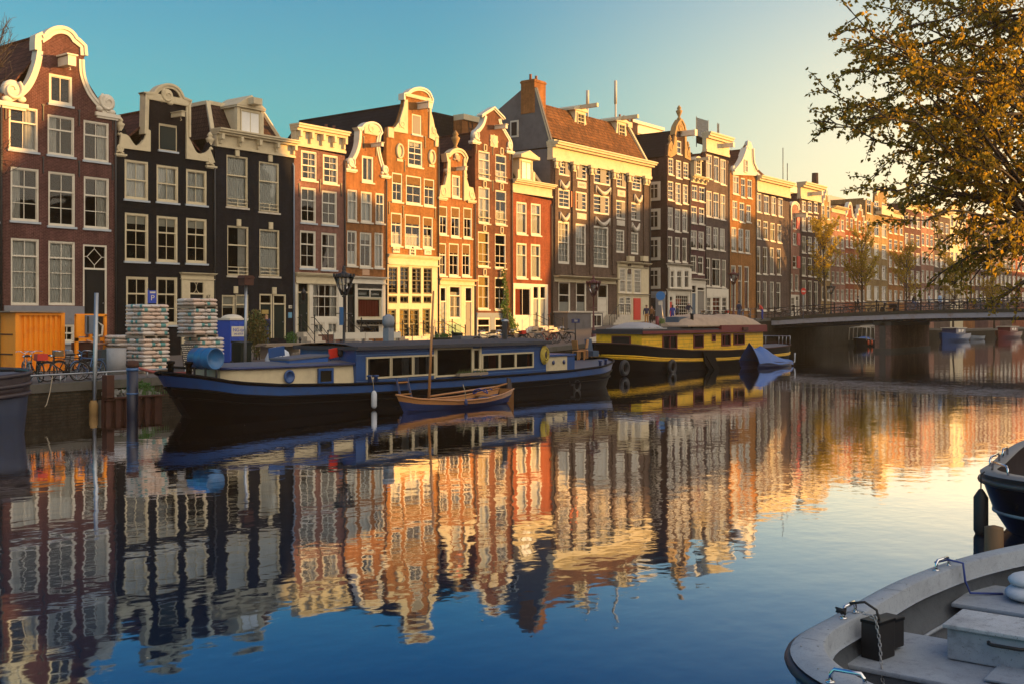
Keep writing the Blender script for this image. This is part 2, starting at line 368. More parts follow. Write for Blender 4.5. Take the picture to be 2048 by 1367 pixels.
# ------------------------------------------------------------------ water and ground
def water():
    m, nt, b = nmat('canal_water'); L = nt.links.new; nt.nodes.remove(b)
    tc = N(nt, 'ShaderNodeTexCoord')
    def noise(scale, det, st, rot=0):
        mp = N(nt, 'ShaderNodeMapping'); mp.inputs['Scale'].default_value = st; mp.inputs['Rotation'].default_value = (0, 0, rot)
        L(tc.outputs['Object'], mp.inputs[0]); n = N(nt, 'ShaderNodeTexNoise', i_Scale=scale, i_Detail=det, i_Roughness=.4); L(mp.outputs[0], n.inputs['Vector']); return n.outputs['Fac']
    def mul(a, k):
        n = N(nt, 'ShaderNodeMath', operation='MULTIPLY'); L(a, n.inputs[0])
        if isinstance(k, (int, float)): n.inputs[1].default_value = k
        else: L(k, n.inputs[1])
        return n.outputs[0]
    def add(a, b_):
        n = N(nt, 'ShaderNodeMath', operation='ADD'); L(a, n.inputs[0]); L(b_, n.inputs[1]); return n.outputs[0]
    swell = mul(noise(.4, 2, (1, 1, 1)), .008)
    rip = mul(noise(2.0, 2, (1, 1.2, 1), .4), .003)
    fine = noise(5.0, 2, (1, 1, 1), .2)
    patch = N(nt, 'ShaderNodeMapRange'); patch.inputs[1].default_value = .48; patch.inputs[2].default_value = .68; patch.inputs[3].default_value = .12
    L(noise(.06, 3, (1, 1.6, 1), .3), patch.inputs[0])
    fine = mul(mul(fine, .0028), patch.outputs[0])
    h = add(add(swell, rip), fine)
    bp = N(nt, 'ShaderNodeBump', i_Strength=1.0, i_Distance=1.0); L(h, bp.inputs['Height'])
    gl = N(nt, 'ShaderNodeBsdfGlossy'); gl.inputs['Roughness'].default_value = .03; L(bp.outputs[0], gl.inputs['Normal'])
    df = N(nt, 'ShaderNodeBsdfDiffuse'); df.inputs[0].default_value = (.002, .012, .035, 1)
    fr = N(nt, 'ShaderNodeFresnel'); fr.inputs[0].default_value = 1.36; L(bp.outputs[0], fr.inputs['Normal'])
    mr = N(nt, 'ShaderNodeMapRange'); mr.inputs[3].default_value = .2; mr.inputs[4].default_value = 1.0; mr.inputs[1].default_value = .13; mr.inputs[2].default_value = .42
    L(fr.outputs[0], mr.inputs[0])
    gc = N(nt, 'ShaderNodeMix', data_type='RGBA'); gc.inputs[6].default_value = (.22, .5, .95, 1); gc.inputs[7].default_value = (.97, .97, 1, 1)
    g2 = N(nt, 'ShaderNodeMapRange'); g2.inputs[1].default_value = .12; g2.inputs[2].default_value = .42; L(fr.outputs[0], g2.inputs[0]); L(g2.outputs[0], gc.inputs[0]); L(gc.outputs[2], gl.inputs[0])
    mx = N(nt, 'ShaderNodeMixShader'); L(mr.outputs[0], mx.inputs[0]); L(df.outputs[0], mx.inputs[1]); L(gl.outputs[0], mx.inputs[2])
    L(mx.outputs[0], nt.nodes['Material Output'].inputs[0])
    o = MB().add([(-300, -400, 0), (900, -400, 0), (900, 300, 0), (-300, 300, 0)], [(0, 1, 2, 3)]).build('water', m)
    tag(o, kind='structure')
water()
quaybrick = brick('quay_brick', (.055, .042, .03), (.03, .026, .018), (.03, .03, .024), .9, .3, .1, .02)
pave = brick('clinker_paving', (.17, .11, .085), (.12, .085, .07), (.07, .065, .06), .9, .2, .1)
coping = paint('coping_stone', (.1, .092, .078), .85, .3, 3, dirt=(.03, .038, .02), dscale=1.5)
def ground():
    xs = [-60, -30, 0, 12, 22, 30, 36, 42, 48, 52, 58, 66, 75, 85, 94, 102, 110, 118, 127, 138, 150, 170, 185, 250, 400]
    # street sheet from quay edge to behind the houses
    b = MB()
    rows = [[Vector((x, QY(x) + .45, SZ(x))) for x in xs], [Vector((x, -.5, SZ(x) + .02)) for x in xs], [Vector((x, 90, SZ(x) + .02)) for x in xs]]
    b.grid(rows, 0, False)
    o = b.build('street', pave_mat()); tag(o, kind='structure')
    b = MB()
    for x0, x1 in zip(xs, xs[1:]):
        n = max(1, int((x1 - x0) / 2.2))
        for k in range(n):
            a = lerp(x0, x1, k / n); c = lerp(x0, x1, (k + 1) / n) - .015
            z = [SZ(a) + .03, SZ(c) + .03]; y = [QY(a), QY(c)]
            vs = [(a, y[0] - .06, z[0]), (c, y[1] - .06, z[1]), (c, y[1] + .5, z[1]), (a, y[0] + .5, z[0])]
            vs += [(p[0], p[1], p[2] - .3) for p in vs]
            b.add(vs, [(0, 1, 2, 3), (7, 6, 5, 4), (0, 4, 5, 1), (1, 5, 6, 2), (2, 6, 7, 3), (3, 7, 4, 0)], 1)
    rows = [[Vector((x, QY(x), -1.2)) for x in xs], [Vector((x, QY(x), SZ(x) - .26)) for x in xs]]
    b.grid(rows, 0, False)
    o = b.build('quay_wall', [quaybrick, coping]); tag(o, 'dark brick quay wall with stone coping along the far canal bank', 'quay wall')
def pave_mat():
    m, nt, b = nmat('street_paving'); L = nt.links.new
    tc = N(nt, 'ShaderNodeTexCoord'); bt = N(nt, 'ShaderNodeTexBrick'); bt.inputs['Scale'].default_value = 1; bt.inputs['Brick Width'].default_value = .2; bt.inputs['Row Height'].default_value = .1; bt.inputs['Mortar Size'].default_value = .01
    bt.inputs['Color1'].default_value = (.15, .1, .08, 1); bt.inputs['Color2'].default_value = (.1, .075, .065, 1); bt.inputs['Mortar'].default_value = (.06, .055, .05, 1)
    L(tc.outputs['Object'], bt.inputs['Vector']); nz = N(nt, 'ShaderNodeTexNoise', i_Scale=.5, i_Detail=6.0); L(tc.outputs['Object'], nz.inputs['Vector'])
    mx = N(nt, 'ShaderNodeMix', data_type='RGBA'); L(nz.outputs['Fac'], mx.inputs[0]); L(bt.outputs['Color'], mx.inputs[6]); mx.inputs[7].default_value = (.11, .1, .09, 1)
    L(mx.outputs[2], b.inputs['Base Color']); b.inputs['Roughness'].default_value = .9; return m
ground()
# near bank: quay strip the photographer stands on, and the row of houses behind him that shades the far side
b = MB(); b.bx(-80, 330, -140, -55.6, -1, 1.45, 0); b.bx(-80, 330, -55.6, -55.0, -1, 1.5, 1)
tag(b.build('near_quay', [pave, coping]), kind='structure')
# ------------------------------------------------------------------ house kit
WC = {}
def qz(x): return max(.2, round(x / .05) * .05)
def win_mesh(w, h, st, fm, fw):
    k = (w, h, st, fm.name, fw)
    if k in WC: return WC[k]
    nt_, rt, nb, rb, fr = st
    b = MB(); y0, y1 = .03, .13
    b.bx(0, fw, y0, y1, 0, h); b.bx(w - fw, w, y0, y1, 0, h); b.bx(fw, w - fw, y0, y1, 0, fw * 1.1); b.bx(fw, w - fw, y0, y1, h - fw, h)
    sw = .045; zt = h - fw; zb = fw * 1.1; zr = zt - (zt - zb) * fr
    ya, yb = .065, .115
    if 0 < fr < 1: b.bx(fw, w - fw, ya - .02, yb, zr - .04, zr + .04)
    def sash(xa, xb, za, zc, nx, ny, y):
        b.bx(xa, xa + sw, y, y + .04, za, zc); b.bx(xb - sw, xb, y, y + .04, za, zc)
        b.bx(xa + sw, xb - sw, y, y + .04, za, za + sw); b.bx(xa + sw, xb - sw, y, y + .04, zc - sw, zc)
        for i in range(1, nx):
            x = lerp(xa, xb, i / nx); b.bx(x - .02, x + .02, y + .004, y + .036, za + sw, zc - sw)
        for j in range(1, ny):
            z = lerp(za, zc, j / ny); b.bx(xa + sw, xb - sw, y + .008, y + .032, z - .02, z + .02)
    if fr > 0: sash(fw, w - fw, zr, zt, nt_, rt, ya)
    if fr < 1: sash(fw, w - fw, zb, zr, nb, rb, ya + .025)
    me = b.mesh('window', fm)
    p = MB().add([(fw, .104, zb), (w - fw, .104, zb), (w - fw, .104, zt), (fw, .104, zt)], [(0, 1, 2, 3)]).mesh('pane', glassm)
    WC[k] = (me, p); return WC[k]
def wavy(x0, x1, z0, z1, y, amp=.03, per=.16, m=0, b=None):
    b = b or MB(); n = max(3, int((x1 - x0) / per * 4)); ph = random.random() * 6
    rows = []
    for z, k in ((z1, .5), (lerp(z0, z1, .5), .9), (z0, 1.1)):
        rows.append([Vector((lerp(x0, x1, i / n), y + amp * k * math.sin(ph + i / n * (x1 - x0) / per * 6.28), z)) for i in range(n + 1)])
    return b.grid(rows, m)
CC = {}
def curtain(w, h, c):
    k = (w, h, c)
    if k in CC and random.random() < .6: return CC[k]
    b = MB(); m = netc; y = .24
    if c == 'n': wavy(.02, w - .02, 0, h, y, b=b)
    elif c == 'l': wavy(.02, w * .4, 0, h, y, b=b); m = drape
    elif c == 'r': wavy(w * .6, w - .02, 0, h, y, b=b); m = drape
    elif c == 's': wavy(.02, w * .28, 0, h, y, b=b); wavy(w * .72, w - .02, 0, h, y, b=b); m = drape
    elif c == 'b': b.bx(.02, w - .02, .17, .175, h * .78, h); m = blindm
    elif c == 'B': b.bx(.02, w - .02, .17, .175, h * .5, h); m = blindm
    elif c == 'x': b.bx(.02, w - .02, .17, .175, 0.02, h); m = blindm
    elif c == 'h': wavy(.02, w - .02, 0, h * .42, .17, b=b)
    elif c == 'o': wavy(.02, w - .02, 0, h, y, b=b); m = redc
    elif c == 'R': wavy(.02, w * .45, 0, h, y, b=b); m = redc
    elif c == 'g': wavy(.02, w - .02, 0, h, y, b=b); m = sunglowc
    elif c == 'c': wavy(.02, w - .02, 0, h * .8, y, b=b); m = drape
    CC[k] = b.mesh('curtain', m); return CC[k]
STY = {'A': (2, 1, 2, 2, .35), 'B': (2, 1, 2, 1, .5), 'C': (2, 1, 2, 1, .35), 'T': (1, 1, 1, 1, .38), 'D': (2, 1, 2, 3, .25), 'E': (2, 2, 2, 2, .5), 'F': (3, 2, 3, 3, .4),
       'G': (2, 1, 1, 1, .33), 'K': (2, 3, 2, 3, .5), 'V': (2, 1, 2, 1, .99), 'W': (4, 1, 4, 2, .36), 'S': (4, 2, 2, 2, .35), 'U': (2, 2, 2, 2, .35), 'J': (1, 1, 2, 2, .3), 'Q': (1, 1, 1, 1, .5), 'X': (3, 3, 3, 3, .5), 'P': (1, 1, 1, 1, .99), 'Y': (6, 3, 6, 3, .5)}
def crv(pts, n=5):
    o = []; m = len(pts)
    for i in range(m - 1):
        p0, p1, p2, p3 = pts[max(0, i - 1)], pts[i], pts[i + 1], pts[min(m - 1, i + 2)]
        for k in range(n):
            t = k / n; q = []
            for a in range(2):
                q.append(.5 * (2 * p1[a] + (p2[a] - p0[a]) * t + (2 * p0[a] - 5 * p1[a] + 4 * p2[a] - p3[a]) * t * t + (3 * p1[a] - p0[a] - 3 * p2[a] + p3[a]) * t ** 3))
            o.append(tuple(q))
    return o + [tuple(pts[-1])]
def arc(cx, cy, rx, ry, a0, a1, n=10):
    return [(cx + rx * math.cos(R(lerp(a0, a1, i / n))), cy - ry * math.sin(R(lerp(a0, a1, i / n)))) for i in range(n + 1)]
class House:
    def __init__(s, label, xl, xr, mat, top, depth=10, fm=None, name='canal_house', Y=0, side=None, eave=None):
        s.Y = Y; s.X0 = P(xl, YH, Y).x + .012; s.W = P(xr, YH, Y).x - s.X0 - .012; s.mat = mat; s.fm = fm or white; s.depth = depth; s.side = side or mat
        s.root = thing(name, label, 'house', (s.X0, Y, 0), 0, 'canal houses in the row')
        s.pipe = iron; s.holes = []; s.panels = []; s.cur = s.holes; s.wy = 0
        s.top = [s.L(*p) for p in top]; s.top[0] = (0, s.top[0][1]); s.top[-1] = (s.W, s.top[-1][1])
        s.zb = SZ(s.X0 + s.W / 2) - .5; s.ev = (s.L(xl, eave)[1] if eave else min(s.top[0][1], s.top[-1][1]))
    def L(s, px, py):
        p = P(px, py, s.Y); return (p.x - s.X0, p.z)
    def rect(s, x0, y0, x1, y1):
        c = (x0 + x1) / 2; a = s.L(x0, YH)[0]; b = s.L(x1, YH)[0]; zt = s.L(c, y0)[1]; zb = s.L(c, y1)[1]
        return a, zb, b, zt
    def win(s, x0, y0, x1, y1, st='A', cu='d', sill=True, fw=.09, fm=None, hole=True, y=None):
        a, zb, b, zt = s.rect(x0, y0, x1, y1); w = qz(b - a); h = qz(zt - zb); a = (a + b) / 2 - w / 2
        if hole: s.cur.append([(a, zb), (a, zb + h), (a + w, zb + h), (a + w, zb)])
        me, pa = win_mesh(w, h, STY[st], fm or s.fm, fw)
        o = link('window', me, s.root, (a, s.wy if y is None else y, zb)); link('pane', pa, o)
        if cu != 'd': link('curtain', curtain(w, h, cu), o)
        if sill:
            MB().bx(-.08, w + .08, -.09, .02, -.11, -.002).build('sill', sillm if sill is True else sill, o)
        return o
    def wins(s, st, cu, *rs, **k):
        for i, r in enumerate(rs): s.win(*r, st=st, cu=cu[i % len(cu)], **k)
    def door(s, x0, y0, x1, y1, leaf=None, tr=.22, cross=None, fm=None, fw=.1, glz=0):
        a, zb, b, zt = s.rect(x0, y0, x1, y1); w, h = b - a, zt - zb; leaf = leaf or darkgreen
        s.cur.append([(a, zb), (a, zt), (b, zt), (b, zb)])
        m = MB(); m.bx(0, fw, .02, .14, 0, h); m.bx(w - fw, w, .02, .14, 0, h); m.bx(fw, w - fw, .02, .14, h - fw, h)
        zt2 = h * (1 - tr)
        if tr > 0: m.bx(fw, w - fw, .02, .14, zt2 - .05, zt2 + .05)
        if cross == 'diamond':
            cx, cz = w / 2, (zt2 + h) / 2; rx, rz = w / 2 - fw, (h - zt2) / 2 - .06
            q = [(cx - rx * .7, cz), (cx, cz + rz * .75), (cx + rx * .7, cz), (cx, cz - rz * .75)]
            for i in range(4): m.bar((q[i][0], .08, q[i][1]), (q[(i + 1) % 4][0], .08, q[(i + 1) % 4][1]), .03)
            for (p, e) in ((q[0], (fw, cz)), (q[2], (w - fw, cz)), (q[1], (cx, h - fw)), (q[3], (cx, zt2))): m.bar((p[0], .08, p[1]), (e[0], .08, e[1]), .03)
        if cross == 'fan':
            cx, cz = w / 2, (zt2 + h) / 2; r = min(w / 2 - fw, (h - zt2) / 2)
            for sx in (-1, 1):
                m.tube([(cx + sx * (r - r * math.cos(t) * 1.0), .08, cz + r * math.sin(t)) for t in [x * .3 - 1.2 for x in range(9)]], .02, 4)
        o = m.build('door', [fm or s.fm], s.root, (a, s.wy, zb))
        l = MB(); z1 = zt2 - .05 if tr > 0 else h - fw
        l.bx(fw, w - fw, .09, .13, 0, z1)
        for (u0, u1) in ((.08, .42), (.5, .92)):
            l.bx(fw + .12 * w, w - fw - .12 * w, .07, .09, z1 * u0, z1 * u1)
        l.build('leaf', leaf, o)
        MB().ball((w - fw - .1, .06, z1 * .48), .035, 6).build('handle', steel, o)
        if tr > 0:
            MB().add([(fw, .1, zt2 + .05), (w - fw, .1, zt2 + .05), (w - fw, .1, h - fw), (fw, .1, h - fw)], [(0, 1, 2, 3)]).build('pane', glassm, o)
        return o
    def panel(s, x0, y0, x1, y1, mat=None, y=-.05):
        a, zb, b, zt = s.rect(x0, y0, x1, y1); a = max(.05, a); b = min(s.W - .05, b); zb = max(zb, s.zb + .02)
        s.holes.append([(a, zb), (a, zt), (b, zt), (b, zb)])
        hl = []; s.panels.append(((a, zb, b, zt), hl, mat or s.fm, y)); s.cur = hl; s.wy = y
    def main(s): s.cur = s.holes; s.wy = 0
    def trim(s, pts, w=.28, proud=.09, mat=None, name='gable_trim', out=.05, th=.42):
        q = [s.L(*p) for p in pts]; n = len(q); b = MB(); rows = []
        for i in range(n):
            d = Vector(q[min(n - 1, i + 1)]) - Vector(q[max(0, i - 1)]); d.normalize(); nn = Vector((-d.y, d.x))
            o_, i_ = Vector(q[i]) + nn * out, Vector(q[i]) - nn * w
            mid = Vector(q[i]) - nn * w * .35
            rows.append([Vector((o_.x, th, o_.y)), Vector((o_.x, -proud, o_.y)), Vector((mid.x, -proud, mid.y)), Vector((mid.x, -proud * .55, mid.y)), Vector((i_.x, -proud * .55, i_.y)), Vector((i_.x, .01, i_.y))])
        b.grid(rows, 0, False)
        b.add(rows[0], [(0, 1, 2, 3, 4, 5)]); b.add(rows[-1], [(5, 4, 3, 2, 1, 0)])
        return b.build(name, mat or s.fm, s.root)
    def scroll(s, px, py, r, flip=1, mat=None, base=True, name='scroll_ornament'):
        x, z = s.L(px, py); rr = r * (s.L(px + 10, py)[0] - x) / 10 if False else r
        b = MB(); pts = []
        for i in range(19):
            t = i / 18; a = t * 2.3 * math.pi; q = rr * (1 - .8 * t)
            pts.append(Vector((x + flip * q * math.cos(a + 2.2), -.1, z + q * math.sin(a + 2.2))))
        b.tube(pts, [rr * .22 * (1 - .5 * i / 18) for i in range(19)], 6)
        b.lathe([(rr * .95, 0), (rr * .95, .3), (rr * .6, .36)], 14, 0, Matrix.Translation((x, .25, z)) @ Matrix.Rotation(R(90), 4, 'X'))
        b.ball((x - flip * rr * .9, -.02, z - rr * .75), (rr * .5, .12, rr * .32), 6); b.ball((x + flip * rr * .5, -.02, z - rr * .95), (rr * .55, .12, rr * .3), 6)
        if base: b.bx(x - rr * 1.5, x + rr * 1.5, -.16, .3, z - rr * 1.62, z - rr * 1.2); b.bx(x - rr * 1.3, x + rr * 1.3, -.1, .3, z - rr * 1.85, z - rr * 1.62)
        return b.build(name, mat or s.fm, s.root)
    def vase(s, px, py, h, mat=None):
        x, z = s.L(px, py); b = MB(); k = h
        b.lathe([(.16 * k, 0), (.16 * k, .1 * k), (.07 * k, .2 * k), (.2 * k, .5 * k), (.24 * k, .62 * k), (.1 * k, .72 * k), (.17 * k, .8 * k), (.04 * k, k)], 10, 0, Matrix.Translation((x, .1, z)))
        return b.build('vase', mat or s.fm, s.root)
    def cornice(s, x0, yt, yb, x1, proud=.45, mat=None, cons=0, th=.4, ext=.0):
        a = s.L(x0, YH)[0] - ext; b_ = s.L(x1, YH)[0] + ext; zt = s.L(x0, yt)[1]; zb = s.L(x0, yb)[1]; h = zt - zb
        a = max(a, -.01 - ext); b_ = min(b_, s.W + .01 + ext)
        b = MB()
        b.bx(a + .05, b_ - .05, -.08, th, zb, zt - h * .32)
        b.bx(a + .02, b_ - .02, -.15, th + .01, zb - h * .04, zb + h * .1)
        b.bx(a, b_, -proud * .55, th + .02, zt - h * .32, zt - h * .2)
        b.bx(a - .03, b_ + .03, -proud * .85, th + .03, zt - h * .2, zt - h * .08)
        b.bx(a - .06, b_ + .06, -proud, th + .04, zt - h * .08, zt)
        for i in range(cons):
            x = lerp(a + .25, b_ - .25, i / (cons - 1)); b.bx(x - .1, x + .1, -proud * .8, .02, zt - h * .62, zt - h * .32 - .004); b.bx(x - .07, x + .07, -proud * .45, .02, zt - h * .85, zt - h * .62)
        return b.build('cornice', mat or s.fm, s.root)
    def beam(s, px, py, l=1.1, w=.26, mat=None, cap=True):
        x, z = s.L(px, py); b = MB(); b.bx(x - w / 2, x + w / 2, -l, .1, z - w * .6, z + w * .5)
        b.bx(x - w * .55, x + w * .55, -l - .04, -l, z - w * .7, z + w * .6)
        if cap: b.bx(x - w * .75, x + w * .75, -l - .1, .05, z + w * .61, z + w * .8)
        b.tube([(x, -l * .8, z - w * .6), (x, -l * .8, z - w * .6 - .12), (x + .06, -l * .8, z - w * .6 - .2), (x - .04, -l * .8, z - w * .6 - .24)], .025, 5)
        return b.build('hoist_beam', mat or s.fm, s.root)
    def plaque(s, x0, y0, x1, y1, mat=None, text=None, size=.3, tm=None, name='plaque', proud=.05):
        a, zb, b, zt = s.rect(x0, y0, x1, y1); m = MB(); m.bx(a, b, -proud, .02, zb, zt); m.bx(a + .04, b - .04, -proud - .012, -proud, zb + .04, zt - .04)
        o = m.build(name, mat or stonew, s.root)
        if text: txt(o, text, size, ((a + b) / 2, -proud - .018, (zb + zt) / 2), (R(90), 0, 0), tm or blackp)
        return o
    def roof(s, ridge, mat, y0=.34, zl=None, zr=None, over=.12, rx=None):
        zr_ = s.L(*ridge)[1]; x = s.L(*ridge)[0] if rx is None else rx; zl = s.ev if zl is None else zl; zr = s.ev if zr is None else zr
        b = MB(); d = s.depth; t = .14
        for (xe, ze) in ((-.0, zl), (s.W, zr)):
            q = [(xe, y0, ze), (x, y0, zr_), (x, d, zr_), (xe, d, ze)]
            b.add(q + [(a, y, z - t) for a, y, z in q], [(0, 1, 2, 3), (7, 6, 5, 4), (0, 4, 5, 1), (1, 5, 6, 2), (2, 6, 7, 3), (3, 7, 4, 0)])
        b.tube([(x, y0, zr_ + .02), (x, d, zr_ + .02)], .1, 6)
        b.add([(0, d, zl), (s.W, d, zr), (x, d, zr_)], [(0, 1, 2)])
        return b.build('roof', mat, s.root)
    def flat(s, z=None, mat=None):
        z = z if z is not None else s.ev - .3
        return MB().bx(.02, s.W - .02, .31, s.depth, z - .2, z).build('roof', mat or MATS['roof_felt'], s.root)
    def chimney(s, x, y, z0, z1, w=.9, d=.7, pots=2, mat=None, parent=None):
        b = MB(); b.bx(x - w / 2, x + w / 2, y - d / 2, y + d / 2, z0, z1); b.bx(x - w / 2 - .06, x + w / 2 + .06, y - d / 2 - .06, y + d / 2 + .06, z1 - .25, z1 - .1)
        for i in range(pots): b.lathe([(.13, z1), (.11, z1 + .5), (.14, z1 + .55)], 8, 1, Matrix.Translation((x - w / 2 + w * (i + .5) / pots, y, 0)))
        return b.build('chimney', [mat or s.mat, MATS['terracotta']], parent or s.root)
    def anchors(s, *pts):
        b = MB()
        for p in pts:
            x, z = s.L(*p); b.bx(x - .03, x + .03, -.05, .01, z - .45, z + .45); b.bx(x - .08, x + .08, -.045, .01, z + .35, z + .42)
        return b.build('wall_anchor', iron, s.root)
    def done(s, mr=None):
        W_, zb = s.W, s.zb
        out = [(0, zb), (W_, zb)] + list(reversed(s.top))
        b = MB(); b.wall(out, s.holes, 0, .3, 0, .16)
        d = s.depth; e = s.ev
        b.bx(0, .25, .3, d, zb, s.top[0][1] if False else e, 1); b.bx(W_ - .25, W_, .3, d, zb, e, 1); b.bx(.25, W_ - .25, d - .25, d, zb, e, 1)
        b.bx(.25, W_ - .25, 3.2, 3.3, zb, e, 2)          # inner sheet painted near-black for the shade inside unlit rooms
        b.build('wall', [s.mat, s.side, unlitroom], s.root)
        if s.X0 < 125: MB().tube([(W_ - .07, -.09, zb + .4), (W_ - .07, -.09, s.top[-1][1] - .5), (W_ - .07, .1, s.top[-1][1] - .2)], .055, 6).build('downpipe', s.pipe, s.root)
        for (a, z0, x1, z1), hl, m, y in s.panels:
            MB().wall([(a, z0), (x1, z0), (x1, z1), (a, z1)], hl, y, .2, 0, .16).build('shopfront', m, s.root)
        return s.root
paint('roof_felt', (.05, .05, .055), .9, .2, 3); paint('terracotta', (.25, .1, .06), .8, .2, 5)
# ------------------------------------------------------------------ the row of canal houses
def bk(n, c, v=.25, mo=None):
    return brick('brick_' + n, c, [x * (1 - v) for x in c], mo or [min(.4, x * 1.5 + .03) for x in c])
bR = bk('russet', (.095, .04, .034)); bK = bk('black', (.009, .009, .0115), mo=(.015, .015, .018)); bD = bk('charcoal', (.015, .015, .02), mo=(.014, .014, .017))
bP = bk('rose', (.17, .08, .06)); bO = bk('orange', (.25, .1, .03)); bO2 = bk('amber', (.26, .11, .03)); bB = bk('umber', (.13, .05, .025)); bR2 = bk('scarlet', (.21, .055, .022))
bG = bk('slate', (.092, .06, .044)); bC = bk('chocolate', (.05, .028, .025)); bV = bk('plum', (.075, .034, .036)); bT = bk('taupe', (.09, .062, .052)); bS = bk('salmon', (.3, .14, .1)); bY = bk('ochre', (.32, .19, .08))
tR = tiles('red_roof_tiles', (.11, .045, .03), (.07, .032, .024)); tK = tiles('black_roof_tiles', (.02, .021, .025), (.013, .014, .017)); tB = tiles('mossy_roof_tiles', (.22, .095, .035), (.1, .05, .022)); tG = tiles('green_roof_slate', (.11, .1, .035), (.075, .07, .03), .22, .16)
render = paint('grey_render', (.12, .115, .12), .9, .3, 1.2, dirt=(.05, .05, .055), dscale=.7)
ochre = paint('weathered_ochre_stone', (.36, .22, .08), .8, .3, 6, dirt=(.14, .09, .04))
stain = paint('stained_glass', (.2, .11, .04), .8, .6, 14, spec=.05)
shut = paint('grey_shutter', (.2, .18, .15), .7, .2, 5, stretch=(8, 1, 1)); redp = paint('red_paint', (.55, .03, .015), .45, .1, 3); orangep = paint('orange_red_paint', (.6, .09, .02), .5, .1, 3)
bluefr = paint('slate_blue_paint', (.05, .09, .14), .5, .15, 4)

# 1 russet neck gable at the left edge
h = House('tall russet brick house with a cream bell-shaped neck gable and scrolls, at the left edge', 5, 232, bR,
  crv([(5, 188), (20, 178), (40, 182), (58, 160), (70, 128), (74, 100)], 5) + [(70, 84), (70, 72), (82, 66)] + arc(118, 92, 38, 38, 150, 25, 12) + [(158, 80), (170, 92), (172, 106)] + crv([(166, 122), (168, 150), (180, 182), (198, 206), (214, 214), (232, 226)], 5), depth=13, eave=200)
h.wins('V', 'd', (98, 150, 145, 210), fw=.12)
h.wins('C', 'rlr', (18, 215, 76, 302), (95, 232, 149, 312), (167, 243, 218, 323))
h.wins('A', 'ldr', (21, 336, 78, 443), (97, 345, 150, 453), (168, 355, 218, 458))
h.panel(6, 612, 168, 760, greyplinth, -.05); h.win(120, 648, 148, 684, 'B', 'd'); h.main()
h.wins('D', 'n', (22, 478, 78, 611), (97, 483, 150, 611), sill=False)
h.door(166, 490, 214, 668, blackp, .27, 'diamond')
h.trim(crv([(10, 196), (40, 182), (58, 160), (70, 128), (75, 100)], 5), .3); h.trim(crv([(166, 120), (168, 150), (180, 182), (198, 206), (216, 224)], 5), .26)
h.trim([(69, 100), (69, 84), (70, 72), (82, 66)] + arc(118, 92, 38, 38, 150, 25, 12) + [(158, 80), (170, 92), (172, 112)], .36, .14)
h.scroll(24, 180, .55, -1); h.scroll(214, 206, .5, 1); h.beam(123, 126, 1.0, .42)
h.anchors((11, 222), (86, 225), (158, 236), (225, 245), (86, 330), (158, 338), (225, 345))
h.roof((118, 62), tR, zl=FZ(5, 196), zr=FZ(232, 240)); h.chimney(h.W + .1 - .9, 3, FZ(190, 230), FZ(190, 142), .32, .32, 1, iron); h.done()
# 2 black neck gable
h = House('narrow black brick house with a cream neck gable, round pediment and hatch door', 232, 430, bK,
  [(232, 285), (240, 262), (244, 250), (252, 262)] + crv([(254, 270), (270, 292), (286, 280), (292, 255)], 5) + [(290, 190), (285, 186), (303, 186)] + arc(334, 200, 31, 31, 155, 20, 12) + [(366, 196), (381, 202), (378, 212), (378, 268)] + crv([(380, 282), (392, 306), (408, 306), (414, 294)], 5) + [(420, 278), (426, 300), (430, 320)], depth=13, eave=300, fm=cream)
h.win(318, 250, 354, 302, 'P', 'd'); h.wins('B', 'n', (249, 322, 297, 400), (313, 332, 357, 405), (372, 340, 414, 410), fw=.12)
h.wins('A', 'bbb', (250, 427, 297, 523), (313, 433, 356, 525), (372, 438, 414, 527), fw=.12)
h.wins('A', 'ddd', (252, 553, 297, 648), (313, 555, 355, 650), fw=.12)
h.panel(362, 558, 426, 720, cream, -.1); h.door(376, 562, 408, 690, blackp, .2, 'fan'); h.main()
h.cornice(360, 545, 558, 428, .3, cream, th=.05)
x, z = h.L(414, 594); txt(h.root, '67', .3, (x, -.13, z), (R(90), 0, 0), blackp, 'house_number')
h.plaque(320, 254, 352, 300, darkgreen, name='hatch_door', proud=-.02)
h.trim([(288, 268), (290, 190), (285, 186), (303, 186)] + arc(334, 200, 31, 31, 155, 20, 12) + [(366, 196), (381, 202), (378, 212), (378, 275)], .24, .14)
h.plaque(292, 192, 376, 206, cream, name='pediment_band', proud=.1)
q = [h.L(*p) for p in crv([(240, 268), (254, 272), (270, 292), (286, 280), (292, 258)], 5)] + [h.L(299, 262), h.L(299, 304), h.L(236, 296)]
MB().prism(list(reversed(q)), -.12, .1).build('gable_wing', cream, h.root)
q = [h.L(*p) for p in crv([(371, 268), (380, 284), (392, 306), (408, 306), (418, 298)], 5)] + [h.L(428, 326), h.L(371, 318)]
MB().prism(list(reversed(q)), -.12, .1).build('gable_wing', cream, h.root)
h.vase(242, 272, 1.1); h.vase(422, 300, 1.1); h.scroll(334, 192, .42, 1, cream, False); h.scroll(240, 298, .24, 1, cream); h.scroll(421, 322, .26, 1, cream)
h.beam(345, 232, 1.0, .22, cream); h.roof((334, 215), tR, zl=FZ(232, 295), zr=FZ(430, 325)); h.done()
